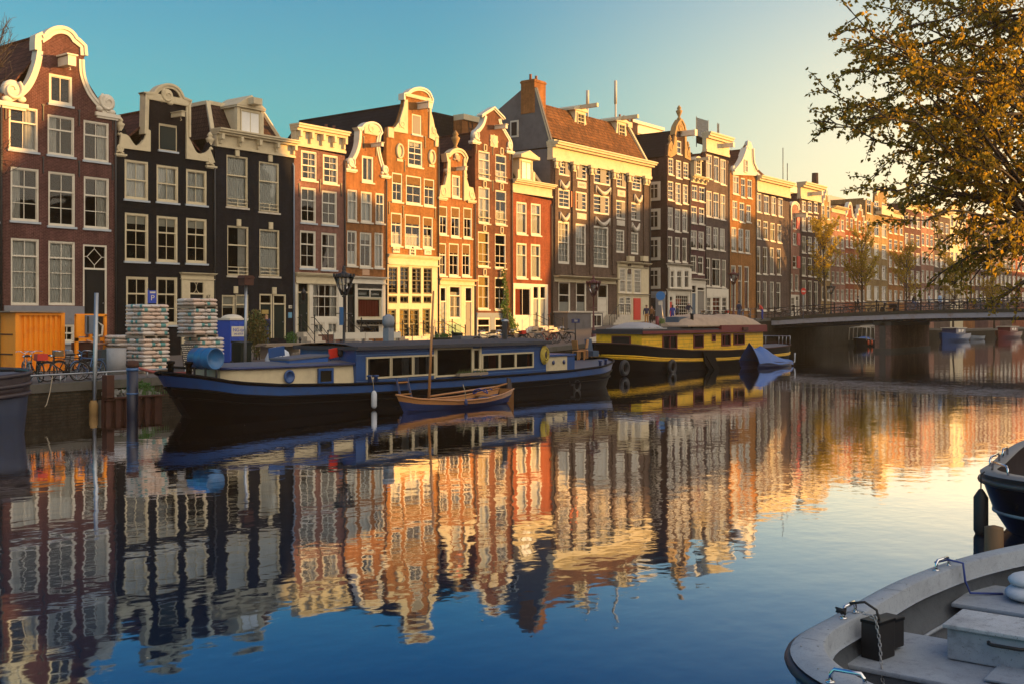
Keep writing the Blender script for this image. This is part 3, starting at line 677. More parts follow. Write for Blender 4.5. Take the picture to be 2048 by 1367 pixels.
# 3 charcoal house with mansard
h = House('charcoal brick house with a cream cornice, mansard roof and pedimented dormer', 430, 588, bD, [(430, 292), (588, 318)], depth=14, fm=cream)
h.wins('T', 'nn', (453, 313, 496, 415), (518, 325, 558, 425), fw=.07, sill=stonew); h.wins('T', 'rn', (455, 453, 497, 552), (519, 460, 559, 553), fw=.07, sill=stonew)
for r in ((453, 398, 496, 415), (518, 408, 558, 424), (455, 534, 497, 551), (519, 536, 559, 552)):
    a, zb, b_, zt = h.rect(*r); m = MB()
    for k in (.1, .5, .95): m.bar((a + .05, -.02, lerp(zb, zt, k)), (b_ - .05, -.02, lerp(zb, zt, k)), .045)
    m.bar(((a + b_) / 2, -.03, zb), ((a + b_) / 2, -.03, zt), .05); m.build('window_guard', cream, h.root)
h.pipe = paint('zinc_pipe', (.16, .2, .27), .5, .1); h.win(444, 590, 470, 642, 'T', 'B', False, .07); h.win(471, 590, 497, 642, 'T', 'B', False, .07); h.door(519, 588, 545, 676, darkgreen, .22); h.door(546, 589, 572, 676, darkgreen, .22)
for (x, y) in ((474, 306), (540, 317), (477, 446), (541, 452), (471, 580), (548, 582)): h.plaque(x - 4, y - 7, x + 4, y + 7, cream, name='keystone', proud=.07)
h.plaque(577, 611, 583, 617, white, '69', .16); h.plaque(576, 625, 583, 636, paint('sky_blue_sign', (.12, .3, .45), .4), name='plaque')
h.plaque(523, 620, 536, 628, paint('brass_sign', (.5, .36, .12), .35, metal=.5), name='door_sign')
h.cornice(432, 257, 292, 588, .6, cream, 5, ext=.05)
zc = h.top[0][1]; zm = FZ(500, 207); zt0 = FZ(430, 262)
b = MB(); W_ = h.W
fr = [(.25, .5, zc + .6), (W_ - .25, .5, zc + .6), (W_ - 1.0, 1.9, zm), (.9, 1.9, zm)]
bk_ = [(.0, 12, zc + .6), (W_, 12, zc + .6), (W_ - .9, 11, zm), (.9, 11, zm)]
b.add(fr + bk_, [(0, 1, 2, 3), (0, 3, 7, 4), (1, 5, 6, 2), (3, 2, 6, 7), (4, 7, 6, 5)]); b.build('roof', tiles('brown_mansard_tiles', (.07, .04, .03), (.05, .03, .024)), h.root)
m = MB(); m.bar(fr[3], fr[2], .24); m.bar(fr[0], fr[3], .24); m.bar(fr[1], fr[2], .24); m.bar(fr[2], bk_[2], .24); m.bar(fr[3], bk_[3], .24); m.build('roof_edge', cream, h.root)
a, zb, b_, zt = h.rect(482, 214, 532, 272); b_ -= .12; m = MB(); m.bx(a, b_, .3, 2.6, zb - .2, zt); c = (a + b_) / 2
m.prism([(a - .25, zt), (b_ + .25, zt), (c, zt + .75)], .1, 2.6); m.bx(a - .2, b_ + .2, .12, 2.6, zt - .12, zt + .02)
m.bx(a - .12, a + .1, .22, .5, zb, zt - .13); m.bx(b_ - .1, b_ + .12, .22, .5, zb, zt - .13); m.bx(c - .35, c + .35, -.5, .12, zt + .1, zt + .5); dm = m.build('dormer', cream, h.root)
w = b_ - a - .3; hh = zt - zb - .35; me, pa = win_mesh(qz(w), qz(hh), STY['V'], cream, .07); o = link('window', me, dm, (a + .15, .18, zb + .1)); 
MB().bx(.05, qz(w) - .05, .14, .16, .05, qz(hh) - .05).build('curtain', netc, dm, (a + .15, .13, zb + .1))
MB().bx(W_ / 2 - .6, W_ / 2 + .6, 5, 6, zm, zm + .35).build('roof_hatch', stonew, h.root); h.done()
# 4 rose brick with tall cream cornice
h = House('rose brick house with a tall panelled cream attic cornice catching the sun', 588, 690, bP, [(588, 292), (690, 312)], depth=12)
h.wins('E', 'ss', (602, 302, 634, 361), (646, 310, 676, 368), fw=.1, sill=white); h.wins('A', 'dd', (602, 375, 632, 446), (644, 382, 674, 450), fw=.1); h.wins('A', 'dd', (600, 462, 632, 537), (643, 466, 673, 540), fw=.1)
h.cornice(589, 247, 290, 690, .55, cream, 5)
h.panel(590, 568, 688, 669); h.door(594, 563, 618, 664, darkgreen, .22, fm=cream); h.win(624, 568, 676, 637, 'W', 's', False); h.wins('V', 'n', (627, 645, 648, 668), (655, 645, 675, 668), sill=False); h.main()
h.cornice(590, 545, 566, 689, .35, cream, th=.05); h.flat()
x, z = h.L(598, 590); m = MB(); m.lathe([(.12, -.35), (.17, .1), (.2, .12), (.06, .35), (.02, .45)], 6, 0, Matrix.Translation((x, -.45, z))); m.tube([(x, -.45, z - .35), (x, -.5, z - .55), (x, -.2, z - .6), (x, 0, z - .55)], .025, 5); m.build('wall_lantern', iron, h.root); h.anchors((598, 380), (640, 372), (682, 380)); h.done()
# 5 small neck gable
h = House('orange brick house with a small cream neck gable and a red-curtained shopfront', 690, 773, bO,
  [(690, 335), (694, 322), (704, 322)] + crv([(708, 312), (716, 290), (718, 262)], 4) + [(713, 256), (722, 256)] + arc(741, 262, 20, 17, 150, 20, 9) + [(763, 266), (759, 272), (757, 290)] + crv([(758, 300), (764, 326), (770, 332), (773, 350)], 4), depth=12, eave=345)
h.wins('V', 'r', (724, 312, 747, 365), fw=.12, sill=white); h.wins('C', 'nns', (695, 380, 715, 443), (722, 384, 744, 445), (751, 387, 769, 447), sill=white); h.wins('C', 'hbn', (694, 462, 714, 532), (720, 465, 743, 535), (749, 466, 767, 536), sill=white)
h.panel(692, 566, 771, 670, white); h.door(694, 566, 709, 668, blackp, .25, fm=darkgreen); h.win(714, 596, 762, 638, 'P', 'o', False, fm=cream); h.wins('P', 'n', (715, 580, 738, 594), (740, 581, 763, 595), sill=False, fm=darkgreen); h.win(719, 653, 757, 668, 'P', 'd', False, fm=blackp); h.main()
a, zb, b_, zt = h.rect(714, 568, 763, 577); m = MB(); [m.bx(a, b_, -.09, -.06, lerp(zb, zt, k / 4), lerp(zb, zt, k / 4 + .18)) for k in range(4)]; m.build('louvre', blackp, h.root)
a, zb, b_, zt = h.rect(712, 640, 768, 645); m = MB(); m.bx(a, b_, -.45, -.05, zb, zt); [m.ball((lerp(a, b_, k / 9), -.3, zb), .14, 5) for k in range(10)]; m.build('flower_box', blackp, h.root)
h.cornice(691, 552, 566, 772, .3, white, th=.05); h.plaque(724, 539, 738, 551, paint('sandstone', (.5, .3, .18), .8), name='relief_plaque')
h.trim(crv([(694, 332), (708, 312), (716, 290), (718, 268)], 4), .24, .1); h.trim(crv([(757, 280), (758, 300), (764, 326), (771, 345)], 4), .24, .1); h.trim([(717, 280), (718, 262), (713, 256), (722, 256)] + arc(741, 262, 20, 17, 150, 20, 9) + [(763, 266), (759, 272), (757, 286)], .24, .14)
h.plaque(727, 252, 756, 270, cream, name='crest', proud=.1); h.scroll(741, 258, .3, 1, cream, False); h.scroll(701, 326, .36, -1); h.scroll(770, 340, .34, 1)
h.beam(744, 292, 1.0, .2); h.anchors((727, 285), (752, 300)); h.roof((741, 268), tR, zl=FZ(690, 340), zr=FZ(773, 350)); h.done()
# 6 amber stepped neck gable dated 1725
h = House('amber brick house with a tall white-winged neck gable and ANNO 1725 plaques', 773, 877, bO2,
  [(773, 268), (776, 254), (790, 254), (797, 244), (802, 228), (806, 214), (808, 195), (806, 188), (814, 186)] + arc(836, 196, 25, 20, 150, 22, 12) + [(864, 200), (860, 206), (861, 226)] + [(865, 240), (869, 262), (877, 274)], depth=13, eave=300)
h.win(824, 230, 843, 270, 'P', 'd', fw=.1); h.plaque(826, 232, 841, 268, shut, name='attic_shutter', proud=-.03); h.win(816, 281, 845, 334, 'E', 'b', fw=.12, sill=white)
h.wins('U', 'ddd', (784, 346, 805, 404), (812, 352, 843, 409), (848, 358, 869, 413), sill=white, fw=.1); h.wins('U', 'hhh', (782, 426, 804, 492), (810, 430, 841, 496), (846, 434, 866, 497), sill=white, fw=.1)
for r in ((786, 349, 803, 365), (814, 355, 841, 370), (850, 361, 867, 374), (784, 429, 802, 446), (812, 433, 839, 449), (848, 437, 864, 452)): h.plaque(*r, mat=stain, name='stained_glass', proud=-.11)
h.plaque(785, 495, 799, 506, white, 'ANNO', .26); h.plaque(848, 500, 862, 510, white, '1725', .27); h.plaque(818, 494, 831, 511, white, name='emblem_plaque')
x, z = h.L(824, 502); m = MB(); m.ball((x, -.09, z + .22), .07, 6); [m.box((x + dx, -.09, z + dz), (.09, .03, .14)) for dx, dz in ((-.1, .02), (.1, 0), (-.12, -.2), (.02, -.2), (.13, -.22))]; m.build('emblem', blackp, h.root)
h.panel(774, 513, 875, 690, cream); h.cornice(774, 508, 528, 876, .3, cream, th=.05)
h.wins('K', 'dsss', (776, 534, 794, 588), (799, 534, 817, 588), (823, 535, 841, 588), (846, 536, 863, 588), sill=False, fm=blackp, fw=.06); h.wins('V', 'dddd', (776, 592, 793, 607), (799, 592, 816, 607), (823, 592, 841, 607), (846, 592, 862, 607), sill=False, fm=blackp, fw=.05)
h.wins('K', 'ggg', (775, 618, 791, 664), (798, 618, 817, 678), (818, 618, 837, 678), sill=False, fm=darkgreen, fw=.07); h.wins('K', 'g', (844, 618, 859, 668), sill=False, fm=darkgreen, fw=.07); h.main()
for sgn, pts in ((1, [(790, 254), (797, 244), (802, 228), (806, 214), (808, 200), (814, 200), (814, 268), (777, 262)]), (-1, [(858, 206), (861, 206), (861, 226), (865, 240), (869, 262), (876, 274), (876, 286), (857, 276)])):
    q = [h.L(*p) for p in pts]; MB().prism(list(reversed(q)), -.1, .1).build('gable_wing', cream, h.root)
h.trim([(806, 200), (806, 188), (814, 186)] + arc(836, 196, 25, 20, 150, 22, 12) + [(864, 200), (861, 214)], .22, .16); h.plaque(809, 192, 861, 199, cream, name='pediment_band', proud=.13)
h.scroll(803, 248, .34, 1, cream, False); h.scroll(867, 262, .3, 1, cream, False); h.plaque(775, 256, 786, 276, cream, name='gable_foot', proud=.1); h.plaque(869, 276, 876, 294, cream, name='gable_foot', proud=.1)
for (x, y) in ((799, 303), (863, 315)):
    a, z = h.L(x, y); m = MB(); m.tube([(a + .32 * math.cos(t * .4), -.05, z + .5 * math.sin(t * .4)) for t in range(16)], .1, 6, closed=True); m.ball((a, 0, z), (.25, .05, .42), 8); m.bx(a - .3, a + .3, -.06, 0, z - .75, z - .55); m.build('oval_ornament', cream, h.root)
h.beam(838, 214, 1.1, .36); h.anchors((809, 332), (778, 416), (806, 424), (870, 426), (850, 285)); h.roof((836, 206), tK, zl=FZ(773, 300), zr=FZ(877, 310)); h.chimney(.3, 6.2, FZ(700, 320), FZ(700, 232), 1.6, 1.0, 2, render); h.done()
# 7 ornate narrow gable
h = House('narrow amber brick house with a richly carved cream gable and green louvre below', 877, 950, bO,
  [(877, 392), (880, 372), (888, 372), (892, 352), (894, 318), (890, 308), (897, 308)] + arc(913, 316, 18, 18, 150, 25, 9) + [(933, 316), (930, 322), (931, 356), (936, 376), (944, 376), (950, 396)], depth=12, eave=385)
h.win(904, 351, 921, 396, 'Q', 'x', fw=.12, sill=white); h.wins('U', 'dsl', (879, 412, 895, 470), (902, 414, 920, 475), (927, 416, 944, 477), sill=white, fw=.1); h.wins('U', 'ldd', (879, 486, 893, 552), (898, 487, 918, 553), (924, 488, 941, 553), sill=white, fw=.1)
for r in ((879, 415, 893, 432), (904, 417, 918, 434), (929, 419, 942, 436), (877, 489, 891, 507), (900, 490, 916, 507), (926, 491, 939, 508)): h.plaque(*r, mat=stain, name='stained_glass', proud=-.11)
h.panel(878, 570, 949, 690, cream); h.cornice(878, 557, 569, 950, .35, cream, th=.05); h.door(879, 574, 892, 672, bluefr, .3); h.win(898, 571, 921, 638, 'J', 'c', False, fw=.1); h.door(929, 574, 944, 672, shut, .3); h.main()
a, zb, b_, zt = h.rect(896, 648, 921, 674); m = MB(); m.bx(a, b_, -.07, -.04, zb, zt); [m.bx(a, b_, -.1, -.07, lerp(zb, zt, k / 9), lerp(zb, zt, k / 9 + .06)) for k in range(9)]; m.build('louvre', paint('green_louvre', (.05, .2, .14), .5), h.root)
for pts in ([(877, 394), (880, 372), (888, 370), (892, 352), (894, 318), (899, 320), (899, 396)], [(926, 320), (931, 320), (931, 356), (936, 374), (944, 376), (949, 398), (926, 402)]):
    MB().prism(list(reversed([h.L(*p) for p in pts])), -.12, .1).build('gable_wing', cream, h.root)
h.trim([(893, 324), (890, 308), (897, 308)] + arc(913, 316, 18, 18, 150, 25, 9) + [(933, 316), (930, 326)], .3, .16, cream); h.vase(913, 300, 1.5, ochre); h.scroll(913, 314, .3, 1, cream, False); h.scroll(884, 384, .36, -1, cream); h.scroll(942, 390, .36, 1, cream); h.scroll(895, 342, .22, -1, cream, False); h.scroll(930, 350, .22, 1, cream, False)
x, z = h.L(913, 316); MB().box((x, -.15, z), (.5, .06, .35)).build('emblem', redp, h.root)
h.beam(914, 339, .9, .2); h.roof((913, 322), tR, zl=FZ(877, 385), zr=FZ(950, 395)); h.done()
# 8 umber with spout gable
h = House('tall umber brick house with a cream spout gable and a white star plaque', 950, 1024, bB,
  [(950, 284), (950, 264)] + crv([(958, 258), (966, 246), (970, 233)], 4) + [(963, 229), (986, 215), (1006, 236), (1001, 239)] + crv([(1002, 247), (1010, 262), (1020, 280)], 4) + [(1022, 284), (1024, 300)], depth=12, eave=300)
for row in (((957, 303, 980, 359), (991, 310, 1013, 364)), ((957, 375, 980, 447), (991, 381, 1013, 450)), ((956, 464, 979, 534), (990, 468, 1012, 537)), ((956, 552, 979, 619), (990, 555, 1011, 620))): h.wins('J', 'nhrx' if row[0][1] < 400 else 'gdhl', *row, sill=stonew, fw=.08)
for r in ((957, 345, 980, 349), (991, 350, 1013, 354), (957, 432, 980, 436), (991, 436, 1013, 440), (956, 520, 979, 524), (990, 523, 1012, 527)):
    a, zb, b_, zt = h.rect(*r); MB().bar((a, -.05, zb), (b_, -.05, zb), .06).build('window_guard', cream, h.root)
for (x, y) in ((970, 296), (1003, 303), (969, 369), (1003, 374), (969, 457), (1003, 461), (969, 545), (1003, 548)):
    a, zb, b_, zt = h.rect(x - 2.5, y - 6, x + 2.5, y + 6); m = MB(); m.bar((a, -.03, zb), (a, -.03, zt), .08); m.bar((b_, -.03, zb), (b_, -.03, zt), .08); m.bar((a, -.03, zt), (b_, -.03, zt), .08); m.bar((a, -.03, zb), (b_, -.03, zb), .08); m.build('keystone', cream, h.root)
x, z = h.L(987, 283); m = MB(); m.box((x, -.04, z), (.8, .1, .8), 0, (0, R(45), 0)); m.box((x, -.04, z), (.95, .08, .95), 0, (0, 0, 0)); m.box((x, -.06, z), (.5, .12, .5), 1, (0, R(45), 0)); m.build('star_plaque', [cream, stonew], h.root)
h.panel(952, 626, 1022, 700, paint('blue_grey_plinth', (.16, .19, .23), .7, .12), -.06); h.wins('Q', 'd', (954, 636, 980, 668), (989, 636, 1013, 668), sill=False, fw=.1); h.main()
h.trim(crv([(950, 282), (951, 264), (958, 258), (966, 246), (970, 231)], 4), .24); h.trim(crv([(1000, 238), (1002, 247), (1010, 262), (1022, 284), (1023, 298)], 4), .24); h.trim([(961, 232), (963, 229), (986, 215), (1006, 236), (1007, 239)], .2, .2)
h.scroll(951, 272, .36, -1); h.scroll(1019, 292, .36, 1); h.beam(991, 256, 1.1, .24); h.anchors((952, 296), (985, 300), (1019, 310), (985, 372)); h.roof((986, 262), tR, zl=FZ(950, 312), zr=FZ(1024, 316)); h.done()
# 9 low scarlet house with mansard dormer
h = House('lower scarlet brick house with a yellow-lit cornice and green slate mansard', 1024, 1103, bR2, [(1024, 385), (1103, 402)], depth=12)
h.wins('G', 'nn', (1033, 404, 1054, 469), (1062, 408, 1082, 471), sill=white, fw=.12); h.wins('G', 'nn', (1033, 486, 1054, 557), (1062, 489, 1081, 558), sill=white, fw=.12)
h.cornice(1024, 358, 384, 1103, .6, cream, ext=.03)
h.panel(1026, 568, 1095, 668, white); h.win(1029, 576, 1061, 634, 'V', 'R', False, fw=.08); h.door(1065, 572, 1077, 657, bluefr, .3); h.door(1079, 572, 1091, 657, bluefr, .3); h.main()
zc = h.top[0][1]; zm = FZ(1050, 312); W_ = h.W; b = MB(); fr = [(.2, .4, zc + .9), (W_ - .2, .4, zc + .6), (W_ - 1.6, 1.7, zm), (.5, 1.7, zm)]; bq = [(.1, 11, zc + .6), (W_ - .1, 11, zc + .6), (W_ - 1.6, 11, zm), (.5, 11, zm)]
b.add(fr + bq, [(0, 1, 2, 3), (0, 3, 7, 4), (1, 5, 6, 2), (3, 2, 6, 7)]).build('roof', tG, h.root); m = MB(); [m.bar(p, q, .22) for p, q in ((fr[3], fr[2]), (fr[0], fr[3]), (fr[1], fr[2]), (fr[3], bq[3]))]; m.build('roof_edge', cream, h.root)
a, zb, b_, zt = h.rect(1044, 318, 1070, 363); m = MB(); m.bx(a, b_, .25, 2.4, zb, zt); m.bx(a - .35, b_ + .45, -.2, 2.4, zt, zt + .25); m.prism([(a - .3, zt + .25), (b_ + .4, zt + .25), ((a + b_) / 2, zt + .7)], -.15, 2.4); m.bx(a - .3, a, .2, .45, zb, zb + .9); m.bx(b_, b_ + .3, .2, .45, zb, zb + .9); dm = m.build('dormer', cream, h.root)
me, pa = win_mesh(qz(b_ - a - .4), qz(zt - zb - .3), STY['V'], cream, .06); o = link('window', me, dm, (a + .2, .14, zb + .1)); MB().bx(.05, qz(b_ - a - .4) - .05, .1, .108, .05, 1.8).build('curtain', netc, dm, (a + .2, .14, zb + .1)); h.done()
# 10 the big double house with pilasters
h = House('broad slate brick double house with pilasters, stone garlands and a huge brown tiled roof', 1106, 1300, bG, [(1106, 300), (1300, 345)], depth=13, side=render, eave=296)
h.wins('E', 'd', (1118, 318, 1140, 352), (1153, 324, 1174, 360), (1188, 331, 1221, 370), (1233, 343, 1252, 376), (1264, 350, 1283, 382), sill=False, fw=.13); h.wins('E', 'd', (1117, 378, 1140, 417), (1151, 384, 1174, 422), (1187, 391, 1219, 429), (1232, 401, 1251, 439), (1262, 406, 1281, 442), sill=False, fw=.13)
h.wins('X', 'nn', (1116, 443, 1139, 528), (1151, 448, 1172, 530), (1186, 453, 1217, 535), sill=False, fw=.16); h.wins('X', 'nn', (1230, 460, 1249, 506), (1259, 465, 1277, 509), sill=False, fw=.14)
h.wins('T', 'hh', (1117, 563, 1141, 634), (1152, 563, 1173, 634), sill=False, fw=.14, fm=white); h.door(1195, 568, 1216, 648, white, .35, fw=.14)
for (px, wx, y0, y1) in ((1131, 9, 321, 350), (1156, 9, 327, 357), (1201, 12, 336, 366), (1244, 7, 347, 374), (1156, 9, 387, 419), (1201, 10, 395, 426), (1243, 8, 405, 436), (1273, 8, 410, 440)): h.plaque(px, y0, px + wx, y1, shut, name='shutter', proud=-.045)
a, zb, b_, zt = h.rect(1141, 384, 1152, 415); MB().bx(a, b_, -.09, -.04, zb, zt).build('red_shutter', orangep, h.root)
for i, (x, w) in enumerate(((1108, 6), (1143, 6), (1178, 7), (1223, 7), (1254, 6), (1286, 8))):
    a, zb, b_, zt = h.rect(x, 320 + (x - 1106) * .2, x + w, 548); m = MB(); m.bx(a, b_, -.14, .01, zb, zt); m.build('pilaster', bG, h.root)
    m = MB(); c = (a + b_) / 2; k = (b_ - a); m.bx(a - .25, b_ + .25, -.4, -.05, zt - .15, zt + .12); [m.ball((c + d, -.28, zt - .4), (.2, .12, .25), 6) for d in (-.3, .3)]; m.bx(a - .05, b_ + .05, -.25, -.05, zt - .75, zt - .15); m.build('capital', cream, h.root)
for (x, w, y) in ((1128, 18, 362), (1205, 29, 374), (1275, 15, 390), (1128, 18, 426), (1204, 28, 436), (1270, 15, 447)):
    a, zb, b_, zt = h.rect(x - w / 2, y, x + w / 2, y + 14); m = MB(); n = 9
    pts = [(lerp(a, b_, i / n), -.1, zt - (zt - zb) * 1.0 * math.sin(math.pi * i / n)) for i in range(n + 1)]; m.tube(pts, [.07 + .14 * math.sin(math.pi * i / n) for i in range(n + 1)], 6)
    m.tube([pts[0], (a, -.06, zb)], .06, 5); m.tube([pts[-1], (b_, -.06, zb)], .06, 5); m.build('stone_garland', stonew, h.root)
h.plaque(1154, 364, 1172, 377, stonew, 'ANNO', .36, shut); h.plaque(1234, 381, 1250, 394, stonew, '1632', .36, shut); h.plaque(1153, 427, 1172, 439, stonew); h.plaque(1233, 441, 1249, 452, stonew)
h.cornice(1106, 283, 318, 1300, .8, cream, ext=.2, th=.5); h.cornice(1108, 551, 563, 1231, .7, cream, th=.05)
h.panel(1234, 534, 1295, 656, cream, -.15); h.wins('Y', 'n', (1237, 537, 1249, 586), (1251, 538, 1262, 587), (1266, 539, 1280, 588), sill=False, fw=.1); h.wins('F', 'n', (1236, 594, 1247, 627), (1249, 594, 1260, 628), sill=False, fw=.1); h.main()
h.wins('P', 'd', (1283, 594, 1290, 627), sill=False)
a, zb, b_, zt = h.rect(1264, 597, 1278, 640); m = MB(); m.bx(a, b_, -.2, -.13, zb, zt); m.bx(a + .12, b_ - .12, -.22, -.2, lerp(zb, zt, .1), lerp(zb, zt, .5)); m.bx(a + .12, b_ - .12, -.22, -.2, lerp(zb, zt, .56), lerp(zb, zt, .92)); m.build('door', redp, h.root)
h.cornice(1234, 523, 534, 1296, .5, cream, th=.05); h.cornice(1234, 587, 592, 1296, .3, stonew, th=.02)
for x in (1256, 1284): a, zb, b_, zt = h.rect(x - 5, 513, x + 5, 523); MB().bx(a, b_, -.45, -.1, zb, zt).build('block_ornament', cream, h.root)
# roof with ridge parallel to the street
ze = h.top[0][1] + 1.2; W_ = h.W; ry = PXp(1056, 190, h.X0).y; zr = PXp(1056, 200, h.X0).z; print('RIDGE', ry, zr, ze)
q = [(.25, .45, ze), (W_, .45, ze - .2), (W_ - .05, ry, zr - .1), (.25, ry, zr)]; qb = [(.25, 13, ze), (W_, 13, ze)]
b = MB(); t = .2; b.add([Vector(v) for v in q], [(0, 1, 2, 3)]); b.add([q[3], q[2], qb[1], qb[0]], [(0, 1, 2, 3)]); b.add([q[1], qb[1], q[2]], [(0, 1, 2)]); rf = b.build('roof', tB, h.root)
MB().add([(0, .0, ze - .9), (0, 13, ze - .9), (0, ry + .7, zr + 1.0), (0, ry - .9, zr + 1.0), (.24, 0, ze - .9), (.24, 13, ze - .9), (.24, ry + .7, zr + 1.0), (.24, ry - .9, zr + 1.0)], [(0, 1, 2, 3), (7, 6, 5, 4), (0, 3, 7, 4), (1, 5, 6, 2), (3, 2, 6, 7)]).build('side_gable', render, h.root)
m = MB(); m.bar((.12, .3, ze - .5), (.12, ry - .8, zr + .95), .3, .12); m.bar((W_ + .1, .3, ze - .6), (W_ + .1, ry, zr + .05), .3, .35); m.bx(-.1, .5, -.2, .5, ze - 1.0, ze - .3); m.bx(W_ - .2, W_ + .3, .0, .6, ze - 1.5, ze - .3); m.bx(W_ - .3, W_ + .5, ry - .4, ry + .6, zr - .2, zr + .35); m.build('verge_coping', cream, h.root)
c = h.chimney(.8, ry, zr - 1.2, PXp(1056, 160, h.X0).z, 1.7, 1.5, 2, bO, rf)
for (x, y0, y1) in ((.0, 286, 1), ): pass
for y, z in ((4.2, ze + .3), (9.8, ze + .1)): MB().bx(-.08, .0, y - .45, y + .45, z, z + 1.5).bx(-.1, -.08, y - .3, y + .3, z + .15, z + 1.35, 1).build('side_window', [white, unlitroom], h.root)
for (px, py) in ((1155, 272), (1238, 296)):
    pt = PXp(px, py, 0) if False else None
    yd = 2.0; x = P(px - 4, py, yd).x - h.X0; zb = ze + (zr - ze) * ((yd - .45) / (ry - .45)) - .9; m = MB(); m.bx(x, x + 1.7, yd, yd + 2.6, zb, zb + 2.0); m.bx(x - .35, x + 2.0, yd - .1, yd + 2.8, zb + 2.0, zb + 2.2); m.prism([(x - .3, zb + 2.2), (x + 2.0, zb + 2.2), (x + .85, zb + 2.6)], yd - .1, yd + 2.8); m.prism([(x - .35, zb), (x, zb), (x, zb + 1.5)], yd, yd + .2); m.prism([(x + 1.7, zb), (x + 2.05, zb), (x + 1.7, zb + 1.5)], yd, yd + .2); m.bx(x + .7, x + 1.0, yd - 1.9, yd, zb + 2.2, zb + 2.55); dm = m.build('dormer', cream, h.root)
    me, pa = win_mesh(1.2, 1.6, STY['E'], cream, .08); link('window', me, dm, (x + .25, yd - .12, zb + .2)); MB().bx(0, 1.2, 0, .006, 0, 1.6).build('pane', unlitroom, dm, (x + .25, yd - .006, zb + .2))
for (x, a_) in ((P(1175, 200, ry).x - h.X0, 2.4), (P(1231, 200, ry).x - h.X0, 4.2)): MB().tube([(x, ry, zr - .2), (x, ry, zr + a_ * .45)], .09, 6).tube([(x, ry, zr + a_ * .45), (x, ry, zr + a_)], .15, 8).build('antenna', stonew, h.root)
h.done()
BIG = h
# 11 corner house with side street
h = House('dark chocolate corner house with an ochre carved neck gable and windows down its side', 1334, 1380, bC,
  [(1334, 308), (1336, 290), (1341, 284), (1346, 296), (1348, 268), (1350, 256), (1354, 246), (1358, 240), (1362, 240), (1367, 250), (1371, 264), (1372, 290), (1375, 306), (1378, 296), (1380, 320)], depth=9, eave=312)
for r, st in (((1354, 282, 1363, 309), 'Q'), ((1337, 317, 1347, 350), 'E'), ((1352, 321, 1363, 357), 'E'), ((1367, 325, 1377, 357), 'E'), ((1336, 363, 1347, 401), 'E'), ((1351, 366, 1362, 408), 'E'), ((1366, 370, 1376, 408), 'E'), ((1336, 415, 1346, 459), 'C'), ((1350, 418, 1361, 464), 'C'), ((1365, 420, 1375, 464), 'C'), ((1336, 473, 1345, 523), 'C'), ((1350, 475, 1360, 524), 'C'), ((1365, 476, 1374, 525), 'C')): h.win(*r, st=st, cu=random.choice('dnsb'), sill=white, fw=.1)
h.panel(1335, 536, 1379, 578, white, -.25); h.wins('C', 'dsd', (1337, 541, 1345, 577), (1350, 541, 1360, 577), (1365, 541, 1374, 577), sill=False); h.main()
h.panel(1335, 582, 1379, 660, white, -.12); h.door(1337, 592, 1344, 645, redp, .2); h.win(1349, 590, 1376, 634, 'Y', 'd', False); h.main(); h.cornice(1334, 527, 535, 1380, .5, white, th=.05); h.cornice(1334, 578, 585, 1380, .45, white, th=.05)
x, zb, x1, zt = h.rect(1358, 597, 1366, 608); MB().bx(x, x1, .3, .36, zb, zt).build('shop_sign', paint('orange_shop_sign', (.8, .12, .02), .4), h.root)
for pts in ([(1334, 312), (1336, 290), (1341, 282), (1346, 294), (1348, 268), (1352, 268), (1352, 308), (1340, 316)], [(1368, 272), (1371, 264), (1372, 290), (1375, 304), (1378, 294), (1380, 322), (1368, 316)]):
    MB().prism(list(reversed([h.L(*p) for p in pts])), -.12, .12).build('gable_wing', ochre, h.root)
h.trim([(1347, 270), (1350, 254), (1354, 246), (1358, 240), (1362, 240), (1367, 250), (1371, 268)], .5, .2, ochre); h.vase(1360, 240, 1.5, ochre); h.scroll(1340, 296, .4, -1, ochre, False); h.scroll(1376, 308, .4, 1, ochre, False); h.scroll(1360, 256, .5, 1, ochre, False); h.vase(1341, 288, .9, ochre); h.vase(1377, 300, .9, ochre)
h.beam(1364, 268, 1.6, .5, white, False); rf = h.roof((1360, 262), tK, zl=FZ(1334, 312), zr=FZ(1380, 325)); h.chimney(1.0, 5.5, FZ(1345, 300), FZ(1345, 232), 3.2, 1.0, 4, bC, rf)
m = MB(); y = .9
for (t0, t1, z0, z1) in ((364, 402, 0, 0), (418, 460, 0, 0), (475, 521, 0, 0), (536, 578, 0, 0)):
    a = PXp(1310, t1, h.X0).z; c = PXp(1310, t0, h.X0).z; yy = PXp(1321, 400, h.X0).y; y2 = PXp(1298, 400, h.X0).y
    sm = MB(); sm.bx(-.1, .02, yy, y2, a, c); sm.bx(-.13, -.1, yy + .3, y2 - .3, a + .3, c - .3, 1); sm.bx(-.15, -.1, (yy + y2) / 2 - .04, (yy + y2) / 2 + .04, a + .3, c - .3); sm.bx(-.15, -.1, yy + .3, y2 - .3, lerp(a, c, .62), lerp(a, c, .62) + .08); sm.build('side_window', [white, paint('dark_side_glass', (.03, .025, .022), .08)], h.root)
z0, z1 = PXp(1330, 590, h.X0).z, PXp(1330, 640, h.X0).z
sm = MB(); sm.bx(-.12, .02, .2, 8.6, SZ(h.X0) - .3, z0); sm.bx(-.2, .02, .1, 8.7, z0, z0 + .35); sm.bx(-.16, -.12, 1.2, 4.6, z1, z0 - .3, 1); [sm.bx(-.19, -.16, lerp(1.2, 4.6, k / 5) - .03, lerp(1.2, 4.6, k / 5) + .03, z1, z0 - .3) for k in range(6)]; sm.bx(-.2, -.16, 1.2, 4.6, lerp(z1, z0, .35), lerp(z1, z0, .35) + .1); sm.build('side_shopfront', [paint('light_grey_paint', (.34, .35, .38), .6), paint('dark_shop_glass', (.03, .035, .045), .1)], h.root)
h.done()
